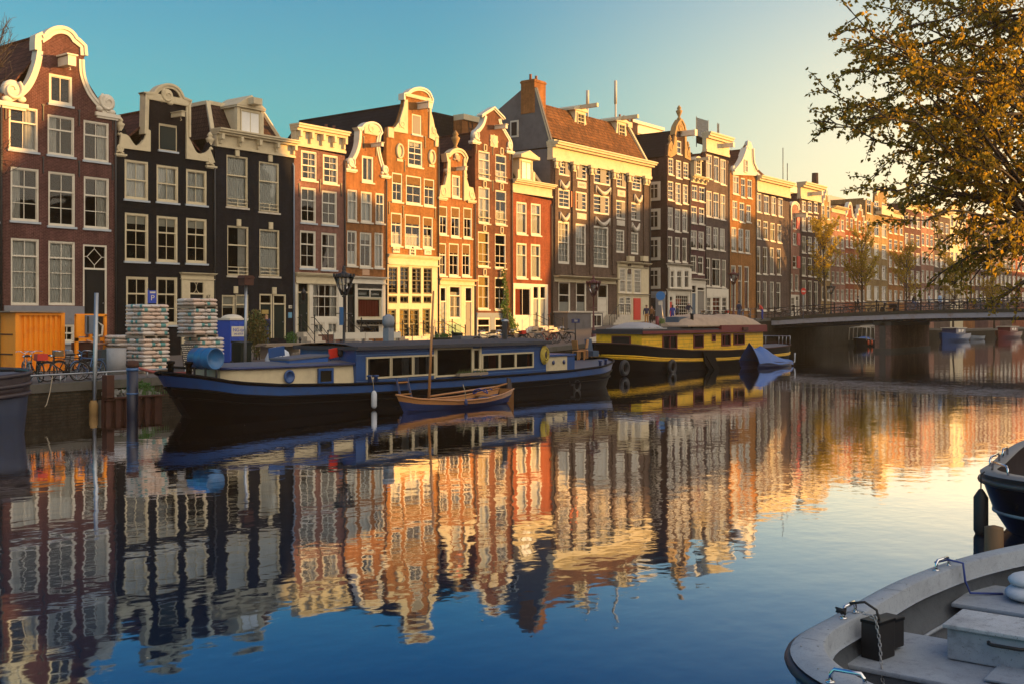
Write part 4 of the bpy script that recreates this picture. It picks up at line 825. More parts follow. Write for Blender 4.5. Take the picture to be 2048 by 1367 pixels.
# 12 plum narrow
h = House('narrow plum brick house with a scalloped cream cornice and a small arched dormer', 1380, 1411, bV, [(1380, 362), (1411, 370)], depth=9)
for row in (((1384, 371, 1395, 401), (1398, 374, 1410, 404)), ((1383, 413, 1394, 447), (1398, 416, 1409, 449)), ((1382, 461, 1394, 498), (1397, 464, 1408, 500)), ((1382, 511, 1393, 546), (1396, 513, 1407, 549))): h.wins('C', 'sdn', *row, sill=white)
h.panel(1381, 562, 1410, 660, white, -.1); h.door(1382, 570, 1391, 650, bluefr, .2); h.door(1393, 574, 1408, 650, shut, .1); h.main(); h.cornice(1381, 557, 565, 1411, .45, white, th=.05); h.cornice(1380, 351, 364, 1411, .6, cream, 4)
zc = h.ev; W_ = h.W; MB().add([(0, .4, zc + .6), (W_, .4, zc + .6), (W_, 1.6, zc + 3.6), (0, 1.6, zc + 3.6), (0, 9, zc + 3.6), (W_, 9, zc + 3.6)], [(0, 1, 2, 3), (3, 2, 5, 4)]).build('roof', tK, h.root)
a, zb, b_, zt = h.rect(1391, 322, 1405, 354); m = MB(); m.bx(a, b_, .1, 1.6, zb, zt); m.prism([(a - .2, zt)] + [((a + b_) / 2 + .8 * math.cos(R(t)), zt + .5 * math.sin(R(t))) for t in (160, 120, 90, 60, 20)][::1] + [(b_ + .2, zt)], .0, 1.6); m.bx((a + b_) / 2 - .15, (a + b_) / 2 + .15, -1.2, .1, zt, zt + .3); dm = m.build('dormer', cream, h.root); me, pa = win_mesh(1.1, 1.7, STY['E'], white, .08); link('window', me, dm, (a + .15, -.03, zb + .2)); MB().bx(0, 1.1, 0, .006, 0, 1.7).build('pane', unlitroom, dm, (a + .15, .085, zb + .2)); h.done()
# 13 taupe tall, cornice, glass rail
h = House('tall taupe brick house with a deep white parapet cornice and glass roof-terrace screens', 1411, 1458, bT, [(1411, 305), (1458, 322)], depth=9)
for row in (((1413, 310, 1424, 358), (1428, 314, 1438, 364), (1441, 319, 1452, 370)), ((1413, 382, 1424, 434), (1427, 386, 1438, 437), (1441, 389, 1451, 440)), ((1412, 453, 1423, 498), (1427, 455, 1437, 500), (1440, 458, 1450, 502)), ((1412, 516, 1421, 573), (1424, 518, 1441, 574), (1444, 520, 1452, 576))): h.wins('C', 'xsx' if row[0][1] < 400 else 'dsxd', *row, sill=white)
h.panel(1412, 578, 1456, 660, white, -.08); h.wins('E', 'dod', (1413, 594, 1421, 632), (1424, 594, 1440, 632), (1443, 594, 1453, 632), sill=False); h.main()
h.cornice(1411, 264, 302, 1458, .7, cream); h.beam(1444, 292, 1.4, .4, white, False); h.flat()
for (x0, x1) in ((.2, 3.0), (5.2, h.W)): MB().bx(x0, x1, 1.2, 1.22, h.ev + 1.4, h.ev + 4.2).bx(x0, x0 + .06, 1.19, 1.25, h.ev + 1.0, h.ev + 4.3, 1).bx(x1 - .06, x1, 1.19, 1.25, h.ev + 1.0, h.ev + 4.3, 1).build('glass_screen', [glass('screen_glass', (.75, .9, .9)), iron], h.root)
h.done()
# 14 orange with white bell gable
h = House('orange brick house whose white carved gable leans up to a pointed crest', 1458, 1512, bO2,
  [(1458, 352), (1463, 342)] + crv([(1466, 338), (1474, 330), (1482, 316), (1489, 296)], 4) + [(1494, 288), (1499, 284), (1503, 296)] + crv([(1503, 306), (1504, 322), (1508, 334), (1512, 340)], 4), depth=11, eave=350)
for row in (((1466, 352, 1478, 389), (1482, 357, 1491, 396), (1495, 360, 1504, 397)), ((1465, 402, 1475, 440), (1479, 406, 1489, 445), (1493, 410, 1502, 445)), ((1463, 455, 1473, 503), (1477, 458, 1487, 505), (1491, 460, 1500, 507)), ((1462, 531, 1472, 620), (1476, 531, 1484, 620), (1489, 533, 1498, 620))): h.wins('C', 'xds' if row[0][1] < 500 else 'xoo', *row, sill=white)
q = [h.L(*p) for p in [(1464, 350), (1463, 342)] + crv([(1466, 338), (1474, 330), (1482, 316), (1489, 296)], 4) + [(1494, 288), (1499, 284), (1503, 296)] + crv([(1503, 306), (1504, 322), (1508, 334), (1511, 340)], 4) + [(1511, 352)]]
MB().prism(list(reversed(q)), -.16, .1).build('gable_face', white, h.root); h.win(1485, 320, 1492, 346, 'Q', 'd', hole=False, y=-.3, sill=False)
h.trim(crv([(1464, 342), (1474, 330), (1482, 316), (1489, 296)], 4), .4, .35); h.trim(crv([(1503, 298), (1504, 322), (1508, 334), (1511, 340)], 4), .4, .35); h.scroll(1497, 292, .6, 1, white, False); h.scroll(1468, 340, .5, -1, white, False); h.scroll(1508, 338, .45, 1, white, False)
h.roof((1490, 300), tR, zl=FZ(1458, 355), zr=FZ(1512, 360)); h.done()
# 15 brown four-bay
h = House('four-bay brown brick house with a heavy white cornice and skylights in its tiled roof', 1512, 1580, bT, [(1512, 384), (1580, 405)], depth=11)
for row in (((1514, 387, 1523, 425), (1528, 391, 1538, 428), (1543, 394, 1552, 431), (1557, 397, 1566, 434)), ((1514, 440, 1522, 478), (1527, 443, 1536, 480), (1541, 446, 1550, 483), (1555, 449, 1563, 486)), ((1513, 493, 1521, 548), (1526, 494, 1535, 549), (1540, 496, 1548, 549), (1554, 497, 1562, 550)), ((1513, 562, 1521, 622), (1526, 563, 1534, 622), (1540, 564, 1548, 622), (1553, 565, 1561, 622))): h.wins('C', 'nsxn' if row[0][1] < 490 else 'dsnd', *row, sill=white)
h.cornice(1513, 351, 382, 1580, .8, cream); zc = h.ev; W_ = h.W; rf = MB().add([(0, .5, zc + 1), (W_, .5, zc + 1), (W_ - .5, 6, zc + 6.2), (0, 6, zc + 7), (W_, 11, zc + 1), (0, 11, zc + 1)], [(0, 1, 2, 3), (3, 2, 4, 5), (1, 4, 2), (0, 3, 5)]).build('roof', tB, h.root)
for k in range(4): x = lerp(1.5, W_ - 3, k / 3); MB().box((x, 2.6, zc + 3.1), (.9, 1.6, .1), 0, (R(48), 0, 0)).build('skylight', stonew, rf)
h.done()
# 16 salmon narrow with red shutters
h = House('narrow salmon brick house with a white rounded gable and dark red shutters', 1580, 1599, bS, [(1580, 418), (1582, 408), (1586, 404), (1591, 404), (1596, 409), (1599, 420)], depth=9, eave=424)
for r in ((1586, 434, 1592, 458), (1586, 466, 1593, 490), (1586, 512, 1593, 536)):
    h.win(*r, st='Q', cu='d', sill=white); a, zb, b_, zt = h.rect(*r); MB().bx(b_ + .02, b_ + 1.0, -.09, -.03, zb, zt).bx(b_ + .1, b_ + .9, -.11, -.09, zb + .1, zt - .1).build('red_shutter', redp, h.root)
h.wins('E', 'nn', (1581, 548, 1586, 582), (1590, 549, 1597, 582), sill=white); h.panel(1581, 590, 1598, 650, white); h.win(1582, 594, 1589, 624, 'E', 'd', False); h.door(1591, 592, 1597, 640, shut, .2); h.main()
h.trim([(1581, 440), (1580, 418), (1582, 408), (1586, 404), (1591, 404), (1596, 409), (1598, 420)], .35, .15); h.beam(1592, 432, 1.4, .4); h.roof((1589, 410), tR); h.done()
# 17 dark brown with cornice
h = House('dark brown brick house with a flared white cornice, third house past the bridge rail', 1599, 1642, bC, [(1599, 398), (1642, 412)], depth=9)
for y0, y1 in ((402, 424), (430, 462), (472, 506), (514, 552), (560, 620)): h.wins('C', 'xdsn', *[(x, y0 + (x - 1603) * .12, x + 8, y1 + (x - 1603) * .1) for x in (1604, 1616, 1628)], sill=white)
h.cornice(1600, 364, 396, 1642, .9, cream); h.beam(1622, 388, 1.5, .42, white, False); h.flat(); h.done()
# 18 onwards: the row running away behind the trees
FAR = [(1642, 1662, 'ochre stepped-gable house rising behind the first quay tree', bY, 'step', 380), (1662, 1690, 'pale pink house with wide white window bands behind the first quay tree', bS, 'flat', 412), (1690, 1708, 'narrow red house with a small rounded gable between two quay trees', bR2, 'neck', 405),
 (1708, 1731, 'amber house with a spiky stepped gable behind the second quay tree', bO, 'step', 410), (1731, 1776, 'tall cream house with a round-topped bay and balcony, right of the second quay tree', bY, 'bay', 374), (1776, 1808, 'brick house with narrow tall windows right of the cream bay-fronted house', bO2, 'flat', 420), (1808, 1842, 'russet house with a white cornice half hidden by the low leaves', bR, 'flat', 405), (1842, 1868, 'salmon house with a bell gable seen through the leaves', bS, 'neck', 400),
 (1868, 1900, 'dark house with a flat cornice seen through the leaves', bT, 'flat', 418), (1900, 1926, 'pale yellow plastered house seen through the leaves', cream, 'flat', 405), (1926, 1950, 'orange house with stepped gable far down the row', bO, 'step', 418), (1950, 1976, 'plum house with flat cornice far down the row', bV, 'flat', 428), (1976, 2000, 'rose brick house with bell gable far down the row', bP, 'neck', 425), (2000, 2024, 'taupe house with flat cornice near the right edge', bT, 'flat', 430), (2024, 2052, 'scarlet house last in the row at the right edge', bR2, 'flat', 435)]
for i, (x0, x1, lab, mt, kind, yt) in enumerate(FAR):
    w = x1 - x0; c = (x0 + x1) / 2; sl_ = .17; ye = yt + (18 if kind != 'flat' and kind != 'bay' else 12)
    if kind == 'flat': top = [(x0, ye), (x1, ye + w * .16)]
    elif kind == 'step': top = [(x0, ye + 10), (x0 + w * .18, ye + 10), (x0 + w * .18, ye), (x0 + w * .33, ye), (x0 + w * .33, yt + 8), (x0 + w * .44, yt + 8), (x0 + w * .44, yt), (x0 + w * .58, yt + 1), (x0 + w * .58, yt + 10), (x0 + w * .7, yt + 10), (x0 + w * .7, ye + 4), (x0 + w * .84, ye + 4), (x0 + w * .84, ye + 15), (x1, ye + 15)]
    elif kind == 'neck': top = [(x0, ye + 8), (x0 + w * .2, ye + 2), (x0 + w * .28, yt + 8), (x0 + w * .4, yt + 1), (x0 + w * .5, yt), (x0 + w * .62, yt + 2), (x0 + w * .73, yt + 10), (x0 + w * .8, ye + 6), (x1, ye + 14)]
    else: top = [(x0, ye + 14), (x0 + w * .4, ye + 20), (x0 + w * .42, ye), (x0 + w * .52, yt + 3), (x0 + w * .7, yt), (x0 + w * .86, yt + 6), (x0 + w * .94, ye + 6), (x0 + w * .95, ye + 30), (x1, ye + 32)]
    h = House(lab, x0, x1, mt, top, depth=9, eave=ye + 10)
    yb = 636 - 3; n = 3 if w > 20 else 2; y = ye + 10; rows = 5; hh = (612 - y) / rows
    for r in range(rows):
        ya = y + hh * r
        for k in range(n):
            xa = x0 + w * (k + .18) / n; xb = x0 + w * (k + .78) / n; dd = (636 - ya) / (2700 - xa) * (xa - x0)
            h.win(xa, ya + dd + 2, xb, ya + dd * .8 + hh * .72, 'C', random.choice('xdnsd'), white, .1)
    if kind in ('flat', 'bay'):
        if kind == 'flat': h.cornice(x0, yt, ye, x1, .8, cream)
        h.flat()
    else: h.trim(top, .3, .12); h.roof((c, yt + 4), tR)
    if kind == 'bay':
        a, zb, b_, zt = h.rect(x0 + w * .42, ye + 28, x0 + w * .95, ye + 46); MB().bx(a, b_, -1.0, -.08, zb, zb + .5).bx(a, b_, -1.0, -.94, zb + .5, zt).build('balcony', cream, h.root); h.trim(top[2:7], .6, .3, cream)
    h.done()
# neighbour sliver and buildings behind the row
h = House('dark sliver of the next house cut off by the left edge', -150, 4, bC, [(-150, 60), (4, 188)], depth=11); h.wins('A', 'd', (-110, 330, -50, 440), (-40, 332, -2, 442)); h.flat(); h.done()
def rear(label, x0, x1, Y, yt, yb, mat, corn=None, dep=8):
    a, b_ = P(x0, yt, Y), P(x1, yt, Y); t = thing('rear_building', label, 'building', (a.x, Y, 0)); w = b_.x - a.x
    m = MB(); m.bx(0, w, 0, dep, 0, a.z); m.build('wall', mat, t)
    if corn: MB().bx(-.2, w + .2, -.4, dep + .2, a.z + .004, a.z + .35).bx(-.05, w + .05, -.15, dep, a.z - 1.0, a.z).build('cornice', corn, t)
    return t, w, a.z
rear('cream building with a moulded cornice showing behind the leftmost bell gable', -160, 86, 15, 108, 200, cream, cream)
t, w, z = rear('small white penthouse on the roofs behind the big tiled roof', 1262, 1322, 10, 246, 300, cream, white); MB().bx(w * .35, w * .6, -.03, 0, z - 3.4, z - 1.4).build('window', glass('pent_glass', (.3, .4, .45)), t)
t, w, z = rear('dark brown-roofed block with a sloping parapet behind the carved gables', 868, 985, 9, 224, 300, tK, None, 10); MB().bx(w * .32, w, -1.0, 0, 0, z - .4).bx(w * .32, w, -1.2, .1, z - .4, z + .1, 1).build('brick_front', [bO, cream], t)
m = MB(); [m.tube([(w * .5 + dx, -1.06, z - 6.5), (w * .42 + dx, -1.06, z - .4)], .04, 4) for dx in (0, .5)]; [m.bar((w * lerp(.5, .42, k / 9), -1.06, lerp(z - 6.5, z - .4, k / 9)), (w * lerp(.5, .42, k / 9) + .5, -1.06, lerp(z - 6.5, z - .4, k / 9)), .05) for k in range(10)]; m.build('ladder', iron, t)
rear('long grey flat-roofed block behind the stepped gables past the bridge', 1640, 1732, 12, 386, 500, paint('grey_cladding', (.33, .29, .3), .7, .1), None)
t, w, z = rear('brick chimney block behind the dark brown house', 1630, 1652, 6, 378, 500, bC, None, 2); MB().lathe([(.5, 0), (.45, 2.6)], 10, 0, Matrix.Translation((w * .6, 1, z))).build('chimney', bC, t)
t, w, z = rear('white roof storey behind the four-bay brown house', 1560, 1640, 8, 366, 420, white, white); MB().tube([(1, 0, z), (1, 0, z + 5)], .06, 5).tube([(2.5, 0, z), (2.5, 0, z + 3)], .06, 5).build('antenna', iron, t)
# row on the near bank, behind the photographer: its rooflines are shaped to throw the long evening shadow over the far side
YB = -62.0; tt = -YB / -SUND.y if False else 62.0 / abs(sh.y); DX = tt * sh.x; DZ = tt * math.tan(SUN_EL)
prof_px = [(-200, 330), (0, 345), (35, 325), (60, 290), (100, 230), (168, 165), (232, 130), (300, 130), (420, 140), (520, 190), (545, 232), (560, 290), (588, 380), (640, 384), (690, 378), (730, 392), (758, 410), (771, 455)]
prof_b = [(1088, 620), (1098, 545), (1110, 505), (1142, 464), (1182, 442), (1240, 425), (1300, 415), (1340, 408), (1380, 430), (1457, 436), (1462, 470), (1476, 478), (1490, 424), (1512, 436), (1540, 500), (1560, 545), (1572, 540), (1582, 480), (1600, 440), (1640, 470), (1700, 480), (1760, 500), (1860, 520), (2000, 540), (2060, 550)]
def nearrow(pr, tag_, cuts):
    q = [(FX(a) + DX, FZ(a, b_) + DZ) for a, b_ in pr]
    for k, (i, j) in enumerate(zip(cuts, cuts[1:])):
        seg = q[i:j + 1]; x0, x1 = seg[0][0] + .02, seg[-1][0] - .02
        t = thing('near_bank_house', tag_[k % len(tag_)] , 'house', (0, YB, 0), 0, 'houses behind the photographer on the near bank'); hl = []
        zt = min(z for _, z in seg); nx = max(1, int((x1 - x0) / 2.6))
        for r in range(int((zt - 2.5) / 3.3)):
            for c in range(nx):
                a = lerp(x0, x1, (c + .25) / nx); e = lerp(x0, x1, (c + .75) / nx); z0 = 2.6 + r * 3.3
                hl.append([(a, z0), (a, z0 + 2.1), (e, z0 + 2.1), (e, z0)])
        top = [(x0, seg[0][1])] + seg[1:-1] + [(x1, seg[-1][1])]
        b = MB(); out = [(x0, 1.0), (x1, 1.0)] + list(reversed(top)); b.wall(out, hl, -.3, .3, 0); K = 9 * sh.x / abs(sh.y)
        rows = [[Vector((x, -.02, z - .05)) for x, z in top], [Vector((x + K, -9, z - .05)) for x, z in top]]; b.grid(rows, 1, False)
        for (x, z) in (top[0], top[-1]): b.add([(x, 0, 1), (x + K, -9, 1), (x + K, -9, z - .05), (x, 0, z - .05)], [(0, 1, 2, 3)])
        b.add([(x0 + K, -9, 1), (x1 + K, -9, 1)] + [(x + K, -9, z - .05) for x, z in reversed(top)], [tuple(range(len(top) + 2))])
        b.build('wall', [random.choice([bR, bT, bO, bC]), tR], t)
        f = MB(); [f.bx(l[0][0], l[2][0], -.24, -.18, l[0][1], l[1][1]) for l in hl]; f.build('window', paint('far_glass', (.04, .05, .06), .1), t)
        w = MB(); [(w.bx(l[0][0], l[0][0] + .1, -.12, .03, l[0][1], l[1][1]), w.bx(l[2][0] - .1, l[2][0], -.12, .03, l[0][1], l[1][1]), w.bx(l[0][0] + .1, l[2][0] - .1, -.12, .03, l[1][1] - .1, l[1][1]), w.bx(l[0][0] + .1, l[2][0] - .1, -.12, .03, l[0][1], l[0][1] + .1)) for l in hl]; w.build('window_frame', white, t)
def shade_block(x0, x1, z, lab, name):  # unseen blocks added to keep the low sun off boats and quay
    t = thing(name, lab, 'building', (x0, YB, 0), 0); b = MB(); b.bx(0, x1 - x0, -6, 0, 1, z); b.build('wall', bT, t); MB().bx(-.2, x1 - x0 + .2, -6.2, .2, z + .003, z + .25).build('roof', MATS['roof_felt'], t)
shade_block(-30, 33, 3.3, 'low flat-roofed shed row on the near bank, outside the picture', 'quay_shed')
shade_block(FX(771) + DX + .3, FX(1088) + DX - .3, 8.0, 'low brick warehouse on the near bank between taller houses, outside the picture', 'near_bank_warehouse')
shade_block(33.2, FX(-900) + DX, 14, 'tall flat-roofed brick block on the near bank, outside the picture', 'near_bank_block')
nearrow([(-900, 330)] + prof_px, ['brick house on the near bank behind the camera, outside the picture'], [0, 1, 3, 6, 8, 10, 13, 16, 18])
nearrow(prof_b, ['brick house on the near bank beyond the right edge, outside the picture'], [0, 4, 7, 9, 12, 14, 17, 20, 22, 24])
# ------------------------------------------------------------------ boats
bluep = paint('barge_blue', (.012, .065, .22), .4, .18, 4, dirt=(.02, .04, .11), dscale=2); darkblue = paint('deep_blue_paint', (.02, .035, .12), .35, .15, 4)
hullblk = paint('hull_black', (.002, .0025, .004), .55, .3, 3, dirt=(.006, .006, .006), dscale=1.5, spec=.08); yell = paint('barge_yellow', (.92, .52, .008), .5, .1, 4, dirt=(.5, .27, .03), dscale=2.5); maroon = paint('maroon_paint', (.16, .015, .015), .45, .2, 4)
roofg = paint('deck_grey', (.1, .105, .13), .7, .15, 2); varn = paint('varnished_wood', (.46, .2, .06), .35, .25, 5, stretch=(1, 8, 8)); tarp = paint('blue_tarpaulin', (.02, .1, .36), .55, .2, 3)
canvas = paint('tan_canvas', (.42, .3, .2), .85, .2, 2.5, dirt=(.27, .18, .12)); rubber = paint('black_rubber', (.01, .01, .011), .6, .2, 6); rope = paint('rope', (.35, .28, .18), .9, .2, 20); chrome = paint('chrome', (.7, .7, .72), .12, .05, 3, metal=1)
dkglass = glass('boat_glass', (.35, .38, .4), 1.7); ropeblue = paint('blue_rope', (.03, .06, .25), .8, .2, 10); rust = paint('rusty_steel', (.075, .025, .015), .85, .4, 6, dirt=(.03, .014, .012)); fendw = paint('white_fender', (.55, .58, .62), .5, .15, 5)
def bowf(s, sb, p=2.4, q=.6):
    s = max(0, min(1, s / sb)); return (1 - (1 - s) ** p) ** q
def hull(b, L, hb, zs, lev, rake=0, zb=-.5, n=30, srake=0, sb=.12):
    # lev: (t, width factor, material of the band above)
    ss = [((1 - math.cos(math.pi * i / n)) / 2) for i in range(n + 1)]
    for sgn in (-1, 1):
        for (t0, w0, m), (t1, w1, _) in zip(lev, lev[1:]):
            rows = []
            for t, w in ((t0, w0), (t1, w1)):
                rows.append([Vector((s * L + rake * (1 - t) * max(0, 1 - s / sb) - srake * (1 - t) * max(0, (s - 1 + sb) / sb), sgn * hb(s) * w, zb + (zs(s) - zb) * t)) for s in ss])
            b.grid(rows, m)
    return ss
def line_at(L, hb, zs, t, w, sgn, zb=-.5, n=40, rake=0, sb=.12, off=.03, srake=0, s0=0, s1=1):
    o = []
    for i in range(n + 1):
        s = lerp(s0, s1, (1 - math.cos(math.pi * i / n)) / 2)
        o.append(Vector((s * L + rake * (1 - t) * max(0, 1 - s / sb) - srake * (1 - t) * max(0, (s - 1 + sb) / sb), sgn * (hb(s) * w + off), zb + (zs(s) - zb) * t)))
    return o
def deck(b, L, hb, zs, dz, m=0, n=24, w=.97, s0=0, s1=1):
    rows = []
    for i in range(n + 1):
        s = lerp(s0, s1, (1 - math.cos(math.pi * i / n)) / 2); rows.append([Vector((s * L, -hb(s) * w, zs(s) + dz)), Vector((s * L, 0, zs(s) + dz + .03)), Vector((s * L, hb(s) * w, zs(s) + dz))])
    b.grid(rows, m)
def tyre(parent, c, r=.33, ax='y', name='tyre_fender', group=None):
    b = MB(); pts = [(c[0] + r * math.cos(t * .3927), c[1], c[2] + r * math.sin(t * .3927)) for t in range(16)]
    b.tube(pts, r * .36, 8, closed=True); return b.build(name, rubber, parent)
def boxwin(parent, x0, x1, y, z0, z1, fm, cu=None, fw=.06, mull=(), name='window'):
    b = MB(); d = .05
    b.bx(x0, x1, y - d, y + .02, z0, z0 + fw); b.bx(x0, x1, y - d, y + .02, z1 - fw, z1); b.bx(x0, x0 + fw, y - d, y + .02, z0 + fw, z1 - fw); b.bx(x1 - fw, x1, y - d, y + .02, z0 + fw, z1 - fw)
    for k in mull: x = lerp(x0, x1, k); b.bx(x - fw * .4, x + fw * .4, y - d, y + .02, z0 + fw, z1 - fw)
    o = b.build(name, fm, parent)
    MB().add([(x0 + fw, y - .012, z0 + fw), (x1 - fw, y - .012, z0 + fw), (x1 - fw, y - .012, z1 - fw), (x0 + fw, y - .012, z1 - fw)], [(0, 1, 2, 3)]).build('pane', dkglass, o)
    if cu:
        c = MB()
        for (a, e) in cu: wavy(lerp(x0, x1, a), lerp(x0, x1, e), z0 + .03, z1 - .03, y + .12, .02, .1, b=c)
        c.build('curtain', redc if (len(cu) + int(x0 * 7)) % 2 else drape, o)
    return o
def cabin_shell(b, x0, x1, hw, z0, z1, holes, m=0, mi=1):     # plank walls with real window openings on the near side
    b.wall([(x0, z0), (x1, z0), (x1, z1), (x0, z1)], [[(a, c), (a, d), (e, d), (e, c)] for a, e, c, d in holes], -hw, .06, m, .06)
    b.bx(x0, x1, hw - .06, hw, z0, z1, m); b.bx(x0, x0 + .06, -hw + .06, hw - .06, z0, z1, m); b.bx(x1 - .06, x1, -hw + .06, hw - .06, z0, z1, m); b.bx(x0 + .06, x1 - .06, .2, .26, z0, z1, mi)  # inner sheet painted near-black for the cabin's shade
# --- the long blue barge
BX, BY, BL, BB = 21.9, -23.9, 26.9, 4.4
t = thing('barge', 'long blue and black houseboat barge with a cream foredeck cabin, moored at the quay', 'houseboat', (BX, BY, 0)); barge = t
hb = lambda s: BB / 2 * (bowf(s, .16) if s < .5 else bowf(1 - s, .16, 2.2, .55))
zs = lambda s: prof(s, [(0, 1.64), (.03, 1.5), (.06, 1.3), (.12, 1.15), (.245, 1.02), (.35, .97), (.5, .94), (.75, .96), (.88, 1.08), (1, 1.36)])
b = MB(); lev = [(0, .9, 0), (.35, .97, 0), (.72, 1, 0), (.76, 1.0, 1), (.94, 1, 0), (1, 1.01, 0)]; hull(b, BL, hb, zs, lev, 1.6, srake=1.4)
for s in (-1, 1):
    for tt_, m, r in ((.74, 0, .045), (.58, 0, .03), (.985, 0, .05)): b.tube(line_at(BL, hb, zs, tt_, 1, s, rake=1.6, srake=1.4), r, 6, m)
b.build('hull', [hullblk, bluep], t); b = MB(); deck(b, BL, hb, zs, -.1); b.build('deck', roofg, t)
lx = lambda px, y=-25.45: P(px, YH, y).x - BX
def lz(px, py, y=-25.45): return P(px, py, y).z
ny = -1.55
# cream fore cabin (trunk)
x0, x1 = lx(462, -25.2), lx(712, -25.2); b = MB(); za, zb_ = .95, 1.72; prw = [(x0, .75), (x0 + .5, 1.1), (x0 + 1.6, 1.32), (x1, 1.45)]
pts = [(x, -w) for x, w in prw] + [(x, w) for x, w in reversed(prw)]
b.add([(x, y, za) for x, y in pts] + [(x * 1.0, y * .96, zb_) for x, y in pts], [(i, (i + 1) % 8, (i + 1) % 8 + 8, i + 8) for i in range(8)])
fc = b.build('fore_cabin', cream, t)
b = MB(); rr = [[Vector((x + (-.12 if i == 0 else .12 if i == 3 else 0), k * (w * .96 + .1), zb_ + .12 * (1 - k * k))) for k in (-1, -.5, 0, .5, 1)] for i, (x, w) in enumerate(prw)]; b.grid(rr, 0); b.grid([[p - Vector((0, 0, .08)) for p in r] for r in rr], 0)
e = [r[0] for r in rr]; b.tube([p - Vector((0, .01, .03)) for p in e], .05, 6, 1); b.tube([r[-1] - Vector((0, 0, .03)) for r in rr], .05, 6, 1); b.tube([p - Vector((.0, 0, .03)) for p in rr[0]], .05, 6, 1); b.tube([p - Vector((0, 0, .03)) for p in rr[-1]], .05, 6, 1); b.build('cabin_roof', [roofg, darkblue], t)
cx, cz = lx(577, -25.25), lz(577, 752, -25.25); b = MB(); b.lathe([(.2, 0), (.24, .02), (.24, .06), (.17, .07), (.17, .03)], 20, 0, Matrix.Translation((cx, -1.36, cz)) @ Matrix.Rotation(R(90), 4, 'X')); pw = b.build('porthole', bluep, fc); MB().lathe([(.17, 0), (.16, .01)], 16, 0, Matrix.Translation((cx, -1.37, cz)) @ Matrix.Rotation(R(90), 4, 'X')).build('pane', paint('dark_pane', (.01, .012, .015), .08), pw)
x0w, x1w = lx(635, -25.3), lx(665, -25.3); boxwin(fc, x0w, x1w, -1.42, 1.0, 1.58, bluep, None, .09)
# blue drum on its cradle
t2 = thing('oil_drum', 'blue steel drum lying on a cradle on the bow of the blue barge', 'drum', tuple(P(411, 716, -24.55))); b = MB(); M = Matrix.Rotation(R(90), 4, 'X')
b.lathe([(.31, -.55), (.355, -.54), (.36, -.2), (.375, -.18), (.36, -.16), (.36, .16), (.375, .18), (.36, .2), (.36, .53), (.35, .55), (.33, .55), (.33, .535), (.02, .535)], 28, 0, M); b.build('shell', paint('drum_blue', (.015, .12, .3), .35, .12, 3, dirt=(.02, .07, .17)), t2)
b = MB(); [b.bar((sx * .22, y, -.9), (sx * .22, y, -.3), .05) for sx in (-1, 1) for y in (-.3, .3)]; [b.bar((-.25, y, -.33), (.25, y, -.33), .06) for y in (-.3, .3)]; b.build('cradle', iron, t2)
b = MB(); b.lathe([(.1, 1.35), (.1, 1.85), (.14, 1.87), (.14, 1.95), (.02, 1.97)], 10, 0, Matrix.Translation((.75, -.5, 0))); b.lathe([(.1, 1.35), (.1, 1.85), (.14, 1.87), (.14, 1.95), (.02, 1.97)], 10, 0, Matrix.Translation((.75, .5, 0))); b.bar((.75, -.7, 1.75), (.75, .7, 1.75), .08); b.build('mooring_bitts', hullblk, t)
# main cabin
x0, x1 = lx(712), lx(1092); z0, z1 = .92, 2.3; wl = []
for (a, e, p, q) in ((733, 780, 714, 750), (782, 824, 712, 749), (826, 868, 711, 747)): c = (a + e) / 2; wl.append((lx(a), lx(e), lz(800, 751), lz(800, 713)))
wl.append((lx(872), lx(943), lz(905, 749), lz(905, 697))); wl.append((lx(946), lx(958), lz(905, 740), lz(905, 700)))
for (a, e) in ((964, 997), (999, 1029), (1031, 1065)): wl.append((lx(a), lx(e), lz(1015, 735), lz(1015, 707)))
b = MB(); cabin_shell(b, x0, x1, -ny, z0, z1, [(a, e, c, d) for a, e, c, d in wl]); 
for k in range(1, 8): z = lerp(z0, z1, k / 8); 
cb = b.build('cabin', [bluep, unlitroom], t)
b = MB()
for z in (1.02, 2.0, 2.1, 2.2):
    for (xa, xb) in ((x0, wl[3][0] - .1), (wl[4][1] + .1, x1)): b.bx(xa, xb, ny - .012, ny - .001, z, z + .02)
b.build('plank_groove', paint('pale_blue_line', (.1, .2, .4), .5), cb)
for i, (a, e, c, d) in enumerate(wl): boxwin(cb, a - .04, e + .04, ny, c - .05, d + .05, stonew if False else cream, [[(.05, .25)], [(.6, .95)], [(.05, .4), (.7, .95)], None, None, [(.5, .95)], [(.1, .3)], [(.05, .2), (.8, .95)]][i], .07)
b = MB(); n = 2
b.grid([[Vector((x, k * 1.78, 2.31 + .16 * (1 - k * k))) for k in (-1, -.6, 0, .6, 1)] for x in (x0 - .15, (x0 + x1) / 2, x1 + .15)]); b.grid([[Vector((x, k * 1.78, 2.23 + .1 * (1 - k * k))) for k in (-1, -.6, 0, .6, 1)] for x in (x0 - .15, (x0 + x1) / 2, x1 + .15)])
b.bx(x0 - .15, x1 + .15, -1.8, -1.76, 2.2, 2.335); b.bx(x0 - .15, x1 + .15, 1.76, 1.8, 2.2, 2.335); b.bx(x0 - .17, x0 - .13, -1.76, 1.76, 2.2, 2.335); b.build('cabin_roof', paint('dark_roof_felt', (.035, .037, .045), .85, .2, 3), t)
b = MB(); [b.bx(lx(x) - .04, lx(x) + .04, ny - .03, ny, .95, 2.2) for x in (869, 961)]; b.build('cabin_post', cream, cb)
